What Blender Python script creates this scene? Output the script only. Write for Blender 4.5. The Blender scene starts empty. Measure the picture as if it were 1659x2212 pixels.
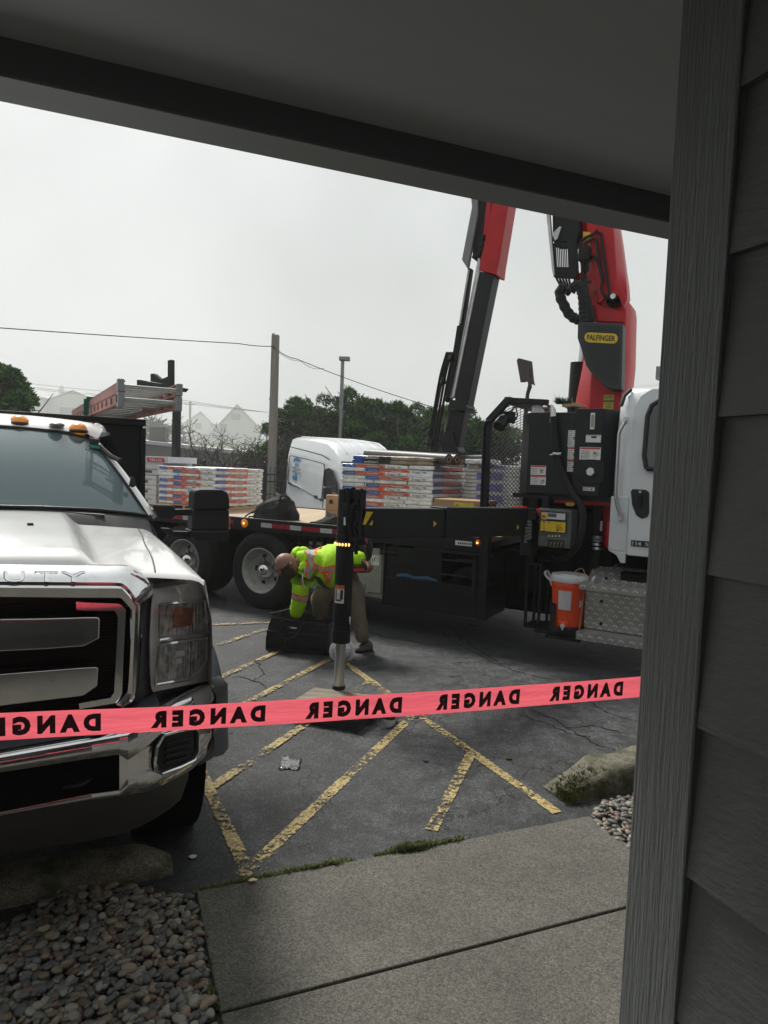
import bpy, bmesh, math, random
import numpy as np
from math import sin, cos, pi, radians as R, sqrt, atan2
from mathutils import Vector as V, Matrix, noise as MN
random.seed(7)
SC = bpy.context.scene
COL = SC.collection
# ------------------------------------------------------------------ camera
HCAM, PITCH, ROLL = 1.85, R(3.72), R(2.15)
_f = V((0, cos(PITCH), -sin(PITCH))); _r0 = V((1, 0, 0)); _u0 = V((0, sin(PITCH), cos(PITCH)))
_r = _r0*cos(ROLL)+_u0*sin(ROLL); _u = -_r0*sin(ROLL)+_u0*cos(ROLL)
cd = bpy.data.cameras.new('camera'); cam = bpy.data.objects.new('camera', cd); COL.objects.link(cam)
cd.sensor_fit = 'VERTICAL'; cd.sensor_height = 36; cd.lens = 24; cd.clip_start = .02; cd.clip_end = 3000
M = Matrix((_r, _u, -_f)).transposed().to_4x4(); M.translation = (0, 0, HCAM); cam.matrix_world = M
SC.camera = cam
# ------------------------------------------------------------------ light
SUN_EL, SUN_AZ = 50, -35      # azimuth clockwise from +Y
w = bpy.data.worlds.new('World'); SC.world = w; w.use_nodes = True
nt = w.node_tree; bg = nt.nodes['Background']
sky = nt.nodes.new('ShaderNodeTexSky'); sky.sky_type = 'NISHITA'; sky.sun_disc = False
sky.sun_elevation = R(SUN_EL); sky.sun_rotation = R(SUN_AZ); sky.air_density = 1; sky.dust_density = 8; sky.ozone_density = .5
hs = nt.nodes.new('ShaderNodeHueSaturation'); hs.inputs['Saturation'].default_value = .12
mx = nt.nodes.new('ShaderNodeMix'); mx.data_type = 'RGBA'; mx.inputs[0].default_value = .87
tc = nt.nodes.new('ShaderNodeTexCoord'); nz = nt.nodes.new('ShaderNodeTexNoise'); nz.inputs['Scale'].default_value = 3.0; nz.inputs['Detail'].default_value = 4
rp = nt.nodes.new('ShaderNodeValToRGB'); rp.color_ramp.elements[0].position = .3; rp.color_ramp.elements[1].position = .7
rp.color_ramp.elements[0].color = (3.2, 3.4, 3.38, 1); rp.color_ramp.elements[1].color = (4.5, 4.72, 4.69, 1)
nt.links.new(tc.outputs['Generated'], nz.inputs['Vector']); nt.links.new(nz.outputs['Fac'], rp.inputs['Fac'])
nt.links.new(sky.outputs[0], hs.inputs['Color']); nt.links.new(hs.outputs[0], mx.inputs[6]); nt.links.new(rp.outputs[0], mx.inputs[7])
nt.links.new(mx.outputs[2], bg.inputs['Color']); bg.inputs['Strength'].default_value = .10
sl = bpy.data.lights.new('sun', 'SUN'); sl.energy = 2.7; sl.angle = R(14); sl.color = (1, .96, .9)
so = bpy.data.objects.new('sun', sl); COL.objects.link(so)
_sd = V((sin(R(SUN_AZ))*cos(R(SUN_EL)), cos(R(SUN_AZ))*cos(R(SUN_EL)), sin(R(SUN_EL))))
so.rotation_euler = _sd.to_track_quat('Z', 'Y').to_euler()
SC.view_settings.view_transform = 'Standard'; SC.view_settings.look = 'None'; SC.view_settings.gamma = 1
SC.view_settings.exposure = 0.66
SC.cycles.volume_bounces = 2; SC.cycles.max_bounces = 8; SC.cycles.transparent_max_bounces = 24
SC.cycles.use_denoising = True
# ------------------------------------------------------------------ photo measurement -> metres
FPX, CX, CY = 1474.7, 829.5, 1106.
CR = {'c1':(0,713.1,.3637),'c2':(0,1152,.3307),'c3':(493.7,877.7,.3637),'c4':(877.7,411.4,.3637),'c5':(987.4,822.8,.2976),'c12':(548.5,1097,.2231),'p2':(329,932.5,.1984),'p3':(713,932.5,.2315),'p6':(0,768,.2645),'p7':(1097,1014.8,.1984),'p8':(1179.4,466.3,.1984),'c8':(439,1371,.529),'c6':(0,1645.6,.496),'c7':(768,1426.2,.537),'d':(0,0,1)}
def px(k, x, y): o = CR[k]; return o[0]+o[2]*x, o[1]+o[2]*y
def ray(x, y): return _f+_r*((x-CX)/FPX)-_u*((y-CY)/FPX)
def G(k, x, y, z=0.):
    d = ray(*px(k, x, y)); t = (z-HCAM)/d.z; return V((d.x*t, d.y*t, z))
def P(k, x, y, Y):
    d = ray(*px(k, x, y)); t = Y/d.y; return V((d.x*t, Y, HCAM+d.z*t))
class Fr:
    def __init__(s, O, az):
        s.O = O; s.a = (sin(R(az)), cos(R(az))); s.b = (-s.a[1], s.a[0]); s.rot = R(90-az)
    def W(s, u, v, z): return V((s.O[0]+u*s.a[0]+v*s.b[0], s.O[1]+u*s.a[1]+v*s.b[1], z))
    def L(s, p):
        dx = p[0]-s.O[0]; dy = p[1]-s.O[1]; return V((dx*s.a[0]+dy*s.a[1], dx*s.b[0]+dy*s.b[1], p[2]))
    def v(s, k, x, y, vv):     # photo point on the vertical plane v = vv, local metres
        d = ray(*px(k, x, y)); n = d.x*s.b[0]+d.y*s.b[1]; t = (vv+s.O[0]*s.b[0]+s.O[1]*s.b[1])/n
        return s.L((d.x*t, d.y*t, HCAM+d.z*t))
    def u(s, k, x, y, uu):
        d = ray(*px(k, x, y)); n = d.x*s.a[0]+d.y*s.a[1]; t = (uu+s.O[0]*s.a[0]+s.O[1]*s.a[1])/n
        return s.L((d.x*t, d.y*t, HCAM+d.z*t))
    def vs(s, k, pts, vv): return [s.v(k, x, y, vv) for x, y in pts]
    def us(s, k, pts, uu): return [s.u(k, x, y, uu) for x, y in pts]
T = Fr((-1.565, 8.58), 119)    # flatbed truck: x towards its cab, y away from us
K = Fr((-1.548, 2.481), 152)   # pickup: x towards its bumper, y its left side
H = Fr((0, 0), 68)             # house: x along the porch beam, y outwards
# ------------------------------------------------------------------ mesh builder
class MB:
    def __init__(s): s.v = []; s.f = []; s.m = []; s.c = None; s.tw = False
    def add(s, vs, fs, mi=0):
        o = len(s.v); s.v += [tuple(p) for p in vs]; s.f += [tuple(i+o for i in f) for f in fs]; s.m += [mi]*len(fs); return s
    def box(s, x0, x1, y0, y1, z0, z1, mi=0):
        return s.add([(x0,y0,z0),(x1,y0,z0),(x1,y1,z0),(x0,y1,z0),(x0,y0,z1),(x1,y0,z1),(x1,y1,z1),(x0,y1,z1)],
                     [(0,3,2,1),(4,5,6,7),(0,1,5,4),(1,2,6,5),(2,3,7,6),(3,0,4,7)], mi)
    def bar(s, p, q, w, h, up=(0,0,1), mi=0):        # rectangular bar from p to q
        p = V(p); q = V(q); d = (q-p).normalized(); up = V(up)
        sd = d.cross(up)
        if sd.length < 1e-4: sd = d.cross(V((0,1,0)))
        sd.normalize(); n = sd.cross(d).normalized()
        a = sd*w/2; b = n*h/2
        return s.add([p-a-b,p+a-b,p+a+b,p-a+b,q-a-b,q+a-b,q+a+b,q-a+b], [(3,2,1,0),(4,5,6,7),(0,1,5,4),(1,2,6,5),(2,3,7,6),(3,0,4,7)], mi)
    def prism(s, pts, off, mi=0):
        n = len(pts); off = V(off); A = [V(p) for p in pts]
        nn = V((0,0,0))
        for i in range(n): nn += A[i].cross(A[(i+1)%n])
        if nn.dot(off) > 0: A = A[::-1]
        B = [p+off for p in A]
        return s.add(A+B, [tuple(range(n)), tuple(range(2*n-1, n-1, -1))]+[(i, n+i, n+(i+1)%n, (i+1)%n) for i in range(n)], mi)
    def poly(s, pts, mi=0): return s.add(pts, [tuple(range(len(pts)))], mi)
    def tube(s, path, r, n=10, mi=0, cap=True):
        P_ = [V(p) for p in path]; k = len(P_); rs = r if isinstance(r, (list, tuple)) else [r]*k
        t = (P_[1]-P_[0]).normalized(); a = t.orthogonal().normalized(); vs = []
        for i in range(k):
            tt = (P_[min(i+1, k-1)]-P_[max(i-1, 0)]).normalized()
            a = (a-tt*a.dot(tt)).normalized(); b = tt.cross(a)
            vs += [P_[i]+(a*cos(2*pi*j/n)+b*sin(2*pi*j/n))*rs[i] for j in range(n)]
        fs = [(i*n+j, i*n+(j+1)%n, (i+1)*n+(j+1)%n, (i+1)*n+j) for i in range(k-1) for j in range(n)]
        if cap: fs += [tuple(range(n-1, -1, -1)), tuple(range((k-1)*n, k*n))]
        return s.add(vs, fs, mi)
    def cyl(s, p, q, r, r2=None, n=20, mi=0): return s.tube([p, q], [r, r if r2 is None else r2], n, mi)
    def lathe(s, prof, o, ax, n=32, mi=0, a0=0, a1=2*pi):   # prof: (radius, height along ax)
        o = V(o); ax = V(ax).normalized(); a = ax.orthogonal().normalized(); b = ax.cross(a); full = abs(a1-a0-2*pi) < 1e-6
        m = n if full else n+1; vs = []
        for (r, h) in prof:
            vs += [o+ax*h+(a*cos(a0+(a1-a0)*j/n)+b*sin(a0+(a1-a0)*j/n))*r for j in range(m)]
        fs = [(i*m+j, i*m+(j+1)%m, (i+1)*m+(j+1)%m, (i+1)*m+j) for i in range(len(prof)-1) for j in range(n)]
        return s.add(vs, fs, mi)
    def grid(s, rows, mi=0, closed=False):
        m = len(rows[0]); vs = [p for r_ in rows for p in r_]
        return s.add(vs, [(i*m+j, i*m+(j+1)%m, (i+1)*m+(j+1)%m, (i+1)*m+j) for i in range(len(rows)-1) for j in range(m if closed else m-1)], mi)
    def ball(s, c, rx, ry=None, rz=None, n=12, mi=0, jit=0):
        ry = ry or rx; rz = rz or rx; c = V(c); vs = []; k = n//2+1
        for i in range(k+1):
            th = pi*i/k
            for j in range(n):
                q = 1+random.uniform(-jit, jit)
                vs.append((c.x+rx*q*sin(th)*cos(2*pi*j/n), c.y+ry*q*sin(th)*sin(2*pi*j/n), c.z+rz*cos(th)))
        return s.add(vs, [(i*n+j, (i+1)*n+j, (i+1)*n+(j+1)%n, i*n+(j+1)%n) for i in range(k) for j in range(n)], mi)
    def mirror(s):      # add the mirrored half (y -> -y)
        o = len(s.v); s.v += [(x, -y, z) for x, y, z in s.v[:o]]
        fs = list(s.f); ms = list(s.m); s.f += [tuple(i+o for i in reversed(f)) for f in fs]; s.m += ms; return s
    def twin(s): s.tw = True; return s      # a second object, mirrored, is built beside this one
    def text(s, t, o, xd, yd, h, w_=None, bold=0., mi=0, depth=0):   # centred at o
        vs, fs = text_geo(t, bold); xs = [p[0] for p in vs]; ys = [p[1] for p in vs]
        W0 = max(xs)-min(xs); H0 = max(ys)-min(ys); xm = (max(xs)+min(xs))/2; ym = (max(ys)+min(ys))/2
        sy = h/H0; sx = w_/W0 if w_ else sy; o = V(o); xd = V(xd).normalized(); yd = V(yd).normalized()
        return s.add([o+xd*((p[0]-xm)*sx)+yd*((p[1]-ym)*sy) for p in vs], fs, mi)
    def build(s, name, mat, parent=None, loc=None, rot=0, bevel=0, seg=2, sm=35, merge=False):
        if s.tw:
            s.tw = False; o = s.build(name, mat, parent, loc, rot, bevel, seg, sm, merge)
            q = MB(); q.v = [(x, -y, z) for x, y, z in s.v]; q.f = [tuple(reversed(f)) for f in s.f]; q.m = s.m; q.c = s.c
            TWIN[o] = q.build(name, mat, TWIN.get(parent, parent), loc, rot, bevel, seg, sm, merge); return o
        me = bpy.data.meshes.new(name); me.from_pydata(s.v, [], s.f)
        mats = mat if isinstance(mat, (list, tuple)) else [mat]
        for m in mats: me.materials.append(m)
        if len(mats) > 1: me.polygons.foreach_set('material_index', s.m)
        if merge:
            bm = bmesh.new(); bm.from_mesh(me); bmesh.ops.remove_doubles(bm, verts=bm.verts, dist=1e-4)
            bmesh.ops.recalc_face_normals(bm, faces=bm.faces); bm.to_mesh(me); bm.free()
        if s.c is not None:
            ca = me.color_attributes.new('tint', 'FLOAT_COLOR', 'POINT')
            ca.data.foreach_set('color', np.array(s.c, dtype=np.float32).ravel())
        me.shade_smooth()
        if not bevel and sm < 180: me.set_sharp_from_angle(angle=R(sm))
        me.update()
        o = bpy.data.objects.new(name, me); COL.objects.link(o)
        if parent: o.parent = parent
        if loc is not None: o.location = loc
        if rot: o.rotation_euler = (0, 0, rot)
        if bevel:
            b = o.modifiers.new('bevel', 'BEVEL'); b.width = bevel; b.segments = seg; b.limit_method = 'ANGLE'; b.angle_limit = R(32); b.harden_normals = True
        return o
_tg = {}; TWIN = {}
def text_geo(t, bold, sp_=1.0):
    if (t, bold, sp_) in _tg: return _tg[(t, bold, sp_)]
    c = bpy.data.curves.new('t', 'FONT'); c.body = t; c.offset = bold; c.resolution_u = 3; c.space_character = sp_
    ob = bpy.data.objects.new('t', c); COL.objects.link(ob); dg = bpy.context.evaluated_depsgraph_get(); dg.update()
    me = ob.evaluated_get(dg).to_mesh(); vs = [tuple(v.co) for v in me.vertices]; fs = [tuple(p.vertices) for p in me.polygons]
    bpy.data.objects.remove(ob); bpy.data.curves.remove(c); _tg[(t, bold, sp_)] = (vs, fs); return vs, fs
def thing(name, label, cat, loc=(0,0,0), rot=0, group=None):
    o = bpy.data.objects.new(name, None); COL.objects.link(o); o.location = loc; o.rotation_euler = (0,0,rot); o.empty_display_size = .1
    o['label'] = label; o['category'] = cat
    if group: o['group'] = group
    return o
def tag(o, label=None, cat=None, group=None, kind=None):
    for k, x in (('label', label), ('category', cat), ('group', group), ('kind', kind)):
        if x: o[k] = x
    return o
def sub(o, levels=1):
    m = o.modifiers.new('sub', 'SUBSURF'); m.levels = m.render_levels = levels; return o
# ------------------------------------------------------------------ materials
def _n(nt, t, **kw):
    n = nt.nodes.new(t)
    for k, x in kw.items():
        if k in n.inputs: n.inputs[k].default_value = x
        else: setattr(n, k, x)
    return n
def mat(name, col, rough=.5, metal=0, var=.15, vs=8., bump=0., bs=40., coat=0, spec=.5, dirt=None, ds=3., dcol=(.05,.045,.035), stretch=None, emit=None, es=1., trans=0, detail=5, tint=False, sheen=0, alpha=1):
    m = bpy.data.materials.new(name); m.use_nodes = True; nt = m.node_tree; L = nt.links.new
    b = nt.nodes['Principled BSDF']; b.inputs['Roughness'].default_value = rough; b.inputs['Metallic'].default_value = metal
    b.inputs['Coat Weight'].default_value = coat; b.inputs['Coat Roughness'].default_value = .06; b.inputs['Specular IOR Level'].default_value = spec
    b.inputs['Transmission Weight'].default_value = trans; b.inputs['Sheen Weight'].default_value = sheen; b.inputs['Alpha'].default_value = alpha
    tc = _n(nt, 'ShaderNodeTexCoord'); mp = _n(nt, 'ShaderNodeMapping'); L(tc.outputs['Object'], mp.inputs['Vector'])
    if stretch: mp.inputs['Scale'].default_value = stretch
    c4 = (*col, 1); src = None
    n1 = _n(nt, 'ShaderNodeTexNoise', Scale=vs, Detail=detail, Roughness=.6); L(mp.outputs[0], n1.inputs['Vector'])
    cr = _n(nt, 'ShaderNodeValToRGB'); e = cr.color_ramp.elements; e[0].position = .3; e[1].position = .7
    e[0].color = tuple(c*(1-var) for c in col)+(1,); e[1].color = tuple(min(1, c*(1+var)) for c in col)+(1,)
    L(n1.outputs['Fac'], cr.inputs['Fac']); src = cr.outputs[0]
    if tint:
        at = _n(nt, 'ShaderNodeAttribute', attribute_name='tint'); mm = _n(nt, 'ShaderNodeMix', data_type='RGBA', blend_type='MULTIPLY'); mm.inputs[0].default_value = 1
        L(src, mm.inputs[6]); L(at.outputs['Color'], mm.inputs[7]); src = mm.outputs[2]
    if dirt:
        n2 = _n(nt, 'ShaderNodeTexNoise', Scale=ds, Detail=8, Roughness=.7); L(tc.outputs['Object'], n2.inputs['Vector'])
        c2 = _n(nt, 'ShaderNodeValToRGB'); e = c2.color_ramp.elements; e[0].position = .62-dirt*.3; e[1].position = .78; e[0].color = (0,0,0,1); e[1].color = (dirt,dirt,dirt,1)
        L(n2.outputs['Fac'], c2.inputs['Fac']); mm = _n(nt, 'ShaderNodeMix', data_type='RGBA'); L(c2.outputs[0], mm.inputs[0]); L(src, mm.inputs[6]); mm.inputs[7].default_value = (*dcol, 1); src = mm.outputs[2]
        ra = _n(nt, 'ShaderNodeMath', operation='MULTIPLY_ADD'); L(c2.outputs[0], ra.inputs[0]); ra.inputs[1].default_value = .35; ra.inputs[2].default_value = rough; L(ra.outputs[0], b.inputs['Roughness'])
    L(src, b.inputs['Base Color'])
    if bump:
        n3 = _n(nt, 'ShaderNodeTexNoise', Scale=bs, Detail=4, Roughness=.6); L(mp.outputs[0], n3.inputs['Vector'])
        bp = _n(nt, 'ShaderNodeBump', Strength=bump, Distance=.01); L(n3.outputs['Fac'], bp.inputs['Height']); L(bp.outputs[0], b.inputs['Normal'])
    if emit: b.inputs['Emission Color'].default_value = (*emit, 1); b.inputs['Emission Strength'].default_value = es
    return m
MT = dict(
 black=mat('black_paint', (.011,.012,.0135), .42, dirt=.25, ds=4, dcol=(.035,.032,.03), bump=.05, spec=.28),
 black2=mat('black_steel', (.007,.0075,.0085), .55, dirt=.3, dcol=(.028,.026,.024), spec=.3),
 tankp=mat('tank_black', (.0105,.012,.0145), .4, dirt=.3, ds=2.5, dcol=(.03,.029,.028), bump=.06, bs=300, spec=.3),
 dark=mat('undercarriage_black', (.004,.004,.0045), .85, dirt=.35, dcol=(.016,.014,.012), spec=.15),
 plastic=mat('black_plastic', (.016,.0175,.019), .48, bump=.15, bs=250, spec=.35),
 rubber=mat('rubber', (.012,.0125,.013), .75, spec=.3, dirt=.5, ds=9, dcol=(.045,.042,.038), bump=.1, bs=60),
 white=mat('white_paint', (.66,.69,.71), .3, coat=.6, var=.03, dirt=.25, ds=1.5, dcol=(.4,.4,.38)),
 pearl=mat('silver_white_paint', (.86,.865,.86), .25, coat=.8, var=.03, dirt=.18, ds=2, dcol=(.4,.39,.36)),
 red=mat('crane_red', (.50,.005,.012), .38, coat=.12, spec=.3, var=.1, dirt=.2, dcol=(.2,.03,.03)),
 chrome=mat('chrome', (.80,.80,.81), .07, 1, var=.05, dirt=.25, ds=14, dcol=(.22,.2,.16), bump=.02, bs=6),
 steel=mat('bright_steel', (.58,.60,.62), .28, .9, var=.1, stretch=(1,1,.1), vs=60),
 alu=mat('aluminium', (.5,.5,.49), .38, .85, var=.15, dirt=.3, dcol=(.2,.2,.18)),
 rim=mat('rim_paint', (.42,.42,.40), .4, dirt=.6, ds=7, dcol=(.14,.13,.11)),
 yellow=mat('yellow_decal', (.72,.5,.02), .4), wdecal=mat('white_decal', (.7,.7,.68), .45), rdecal=mat('red_decal', (.5,.03,.03), .45),
 kdecal=mat('black_decal', (.02,.02,.02), .5), amber=mat('amber_lens', (.85,.26,.01), .15, coat=1, emit=(1,.35,.02), es=.08),
 amberlit=mat('lit_amber', (1,.4,.05), .3, emit=(1,.45,.08), es=4), orange=mat('orange_lens', (.85,.13,.01), .15, coat=1),
 wood=mat('raw_wood', (.46,.30,.16), .7, var=.25, stretch=(1,8,8), vs=6, bump=.3, bs=30), deckw=mat('deck_wood', (.42,.32,.21), .7, var=.35, stretch=(.6,9,1), vs=5, dirt=.3, bump=.3, bs=30),
 card=mat('cardboard', (.42,.26,.14), .8, var=.08), boxw=mat('white_carton', (.6,.6,.62), .6, var=.05),
 greybox=mat('toolbox_paint', (.30,.30,.27), .45, dirt=.3, dcol=(.15,.14,.12)),
 cloth=mat('black_cloth', (.012,.0125,.014), .9, bump=.6, bs=30, sheen=.15, var=.3),
 greyp=mat('grey_plastic', (.09,.095,.10), .5, bump=.05), orangep=mat('orange_plastic', (.78,.075,.012), .42, var=.05, bump=.05, dirt=.15, dcol=(.3,.08,.04)),
 whitep=mat('white_plastic', (.62,.64,.66), .35, var=.04, dirt=.2, dcol=(.3,.3,.28)),
 glass=mat('dark_glass', (.012,.016,.017), .04, coat=1),
)
# ================================================================== SETTING
def asphalt():
    m = bpy.data.materials.new('asphalt'); m.use_nodes = True; nt = m.node_tree; L = nt.links.new; b = nt.nodes['Principled BSDF']
    tc = _n(nt, 'ShaderNodeTexCoord'); O = tc.outputs['Object']
    big = _n(nt, 'ShaderNodeTexNoise', Scale=.7, Detail=7, Roughness=.65); L(O, big.inputs['Vector'])
    mid = _n(nt, 'ShaderNodeTexNoise', Scale=7., Detail=8, Roughness=.75); L(O, mid.inputs['Vector'])
    fin = _n(nt, 'ShaderNodeTexNoise', Scale=140, Detail=3); L(O, fin.inputs['Vector'])
    vo = _n(nt, 'ShaderNodeTexVoronoi', Scale=170); L(O, vo.inputs['Vector'])
    def ramp(src, a, ca, z, cz):
        r = _n(nt, 'ShaderNodeValToRGB'); e = r.color_ramp.elements; e[0].position = a; e[1].position = z
        e[0].color = ca if len(ca) == 4 else (*ca, 1); e[1].color = (*cz, 1); L(src, r.inputs['Fac']); return r.outputs[0]
    def mul(a, c, t='MULTIPLY', f=1):
        x = _n(nt, 'ShaderNodeMix', data_type='RGBA', blend_type=t); x.inputs[0].default_value = f; L(a, x.inputs[6]); L(c, x.inputs[7]); return x.outputs[2]
    c = ramp(big.outputs['Fac'], .35, (.035,.038,.042), .68, (.08,.083,.088))
    c = mul(c, ramp(mid.outputs['Fac'], .44, (.38,.38,.38), .58, (1.2,1.2,1.2)))
    m3 = _n(nt, 'ShaderNodeTexNoise', Scale=38., Detail=6, Roughness=.8); L(O, m3.inputs['Vector']); c = mul(c, ramp(m3.outputs['Fac'], .42, (.55,.55,.55), .56, (1.2,1.2,1.2)))
    c = mul(c, ramp(fin.outputs['Fac'], .36, (.35,.35,.35), .66, (1.75,1.75,1.75)))
    stone = ramp(vo.outputs['Color'], .8, (0,0,0), .93, (.09,.09,.083)); c = mul(c, stone, 'ADD', .9)
    # cracks
    wp = _n(nt, 'ShaderNodeTexNoise', Scale=1.6, Detail=6, Roughness=.65); L(O, wp.inputs['Vector'])
    ad = _n(nt, 'ShaderNodeVectorMath', operation='MULTIPLY_ADD'); L(wp.outputs['Color'], ad.inputs[0]); ad.inputs[1].default_value = (1.5,1.5,1.5); L(O, ad.inputs[2])
    ck = _n(nt, 'ShaderNodeTexVoronoi', feature='DISTANCE_TO_EDGE', Scale=.55); L(ad.outputs[0], ck.inputs['Vector'])
    crk = ramp(ck.outputs['Distance'], .002, (.1,.1,.1), .012, (1,1,1))
    ck2 = _n(nt, 'ShaderNodeTexVoronoi', feature='DISTANCE_TO_EDGE', Scale=2.6); L(ad.outputs[0], ck2.inputs['Vector'])
    crk2 = ramp(ck2.outputs['Distance'], .003, (.3,.3,.3), .014, (1,1,1))
    msk = ramp(big.outputs['Fac'], .52, (1,1,1), .6, (0,0,0)); x = _n(nt, 'ShaderNodeMix', data_type='RGBA'); L(msk, x.inputs[0]); L(crk2, x.inputs[6]); x.inputs[7].default_value = (1,1,1,1)
    c = mul(mul(c, crk), x.outputs[2]); L(c, b.inputs['Base Color'])
    ro = ramp(mid.outputs['Fac'], .4, (.5,.5,.5), .65, (.75,.75,.75)); L(ro, b.inputs['Roughness']); b.inputs['Specular IOR Level'].default_value = .42
    h = mul(mul(ramp(fin.outputs['Fac'], .3, (0,0,0), .7, (1,1,1)), ramp(vo.outputs['Distance'], 0, (1,1,1), .8, (.3,.3,.3)), 'ADD', .6), crk)
    bp = _n(nt, 'ShaderNodeBump', Strength=.55, Distance=.006); L(h, bp.inputs['Height']); L(bp.outputs[0], b.inputs['Normal'])
    return m
MT['asphalt'] = asphalt()
def concrete(name, a=(.066,.065,.057), z=(.122,.119,.106), moss=0.):
    m = bpy.data.materials.new(name); m.use_nodes = True; nt = m.node_tree; L = nt.links.new; b = nt.nodes['Principled BSDF']
    O = _n(nt, 'ShaderNodeTexCoord').outputs['Object']
    n1 = _n(nt, 'ShaderNodeTexNoise', Scale=1.6, Detail=10, Roughness=.78); L(O, n1.inputs['Vector'])
    r = _n(nt, 'ShaderNodeValToRGB'); e = r.color_ramp.elements; e[0].position = .32; e[1].position = .68; e[0].color = (*a, 1); e[1].color = (*z, 1); L(n1.outputs['Fac'], r.inputs['Fac'])
    vo = _n(nt, 'ShaderNodeTexVoronoi', Scale=150); L(O, vo.inputs['Vector'])
    sp = _n(nt, 'ShaderNodeSeparateColor'); L(vo.outputs['Color'], sp.inputs[0])
    r2 = _n(nt, 'ShaderNodeValToRGB'); r2.color_ramp.elements[0].color = (.68,.67,.65,1); r2.color_ramp.elements[1].color = (1.6,1.57,1.5,1); r2.color_ramp.elements[1].position = 1.; L(sp.outputs[0], r2.inputs['Fac'])
    x = _n(nt, 'ShaderNodeMix', data_type='RGBA', blend_type='MULTIPLY'); x.inputs[0].default_value = 1; L(r.outputs[0], x.inputs[6]); L(r2.outputs[0], x.inputs[7])
    n2 = _n(nt, 'ShaderNodeTexNoise', Scale=260, Detail=2); L(O, n2.inputs['Vector'])
    r3 = _n(nt, 'ShaderNodeValToRGB'); r3.color_ramp.elements[0].position = .3; r3.color_ramp.elements[0].color = (.5,.5,.5,1); r3.color_ramp.elements[1].position = .7; r3.color_ramp.elements[1].color = (1.3,1.3,1.3,1); L(n2.outputs['Fac'], r3.inputs['Fac'])
    y = _n(nt, 'ShaderNodeMix', data_type='RGBA', blend_type='MULTIPLY'); y.inputs[0].default_value = 1; L(x.outputs[2], y.inputs[6]); L(r3.outputs[0], y.inputs[7]); src = y.outputs[2]
    if moss:
        n4 = _n(nt, 'ShaderNodeTexNoise', Scale=6, Detail=8, Roughness=.7); L(O, n4.inputs['Vector'])
        r4 = _n(nt, 'ShaderNodeValToRGB'); r4.color_ramp.elements[0].position = .55-moss*.15; r4.color_ramp.elements[1].position = .62; L(n4.outputs['Fac'], r4.inputs['Fac'])
        q = _n(nt, 'ShaderNodeMix', data_type='RGBA'); L(r4.outputs[0], q.inputs[0]); L(src, q.inputs[6]); q.inputs[7].default_value = (.045,.05,.02,1); src = q.outputs[2]
    L(src, b.inputs['Base Color']); b.inputs['Roughness'].default_value = .85
    bp = _n(nt, 'ShaderNodeBump', Strength=.6, Distance=.004); L(y.outputs[2], bp.inputs['Height']); L(bp.outputs[0], b.inputs['Normal'])
    return m
MT['conc'] = concrete('exposed_concrete'); MT['curb'] = concrete('curb_concrete', (.10,.095,.07), (.2,.19,.15), .6)
MT['soil'] = mat('soil', (.03,.026,.02), .95, var=.4, bump=.8, bs=60)
# ground
g = MB(); g.poly([(-400,-60,0),(400,-60,0),(400,500,0),(-400,500,0)]); tag(g.build('ground', MT['asphalt']), kind='structure')
# concrete walk, two slabs with an open joint
def slab(name, p0, p1, q0, q1, z=.022, parent=None):
    b = MB(); pts = [(p0,q0),(p1,q0),(p1,q1),(p0,q1)]; N = 60
    b.prism([H.W(p0,q0,-.05), H.W(p1,q0,-.05), H.W(p1,q1,-.05), H.W(p0,q1,-.05)], (0,0,.05+z))
    o = b.build(name, MT['conc'], bevel=.008); tag(o, kind='structure'); return o
slab('sidewalk', .362, 2.42, 2.187, 2.872); slab('sidewalk', .362, 2.42, 1.2, 2.176); slab('porch_floor', -6, 6, -2.2, 1.19)
b = MB()      # ragged asphalt lip beside the slab
for i in range(46):
    p = .3+i*.047; h = random.uniform(.012,.02)
    b.prism([H.W(p, 2.884+random.uniform(0,.01), 0), H.W(p+.047, 2.884+random.uniform(0,.01), 0), H.W(p+.04, 2.884+random.uniform(.03,.06), 0), H.W(p+.01, 2.884+random.uniform(.03,.06), 0)], (0,0,h))
# gravel beds
b = MB(); b.poly([H.W(-4,1.2,.004), H.W(.36,1.2,.004), H.W(.36,2.86,.004), *[G('c6',x,y,.004) for x,y in [(700,545),(500,520),(340,505),(200,620),(0,720),(-500,900)]]])
tag(b.build('gravel_bed', MT['soil']), kind='structure')
b = MB(); b.poly([H.W(2.42,2.1,.004), H.W(4.5,2.1,.004), H.W(4.5,3.05,.004), G('c7',1100,552,.004), G('c7',990,568,.004), G('c7',925,662,.004)])
tag(b.build('gravel_bed', MT['soil']), kind='structure')
def inpoly(x, y, poly):
    c = False; n = len(poly)
    for i in range(n):
        x1, y1 = poly[i][:2]; x2, y2 = poly[(i+1)%n][:2]
        if (y1 > y) != (y2 > y) and x < (x2-x1)*(y-y1)/(y2-y1)+x1: c = not c
    return c
MT['pebble'] = mat('pebble', (1,1,1), .55, var=.18, vs=45, tint=True, bump=.15, bs=120)
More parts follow.
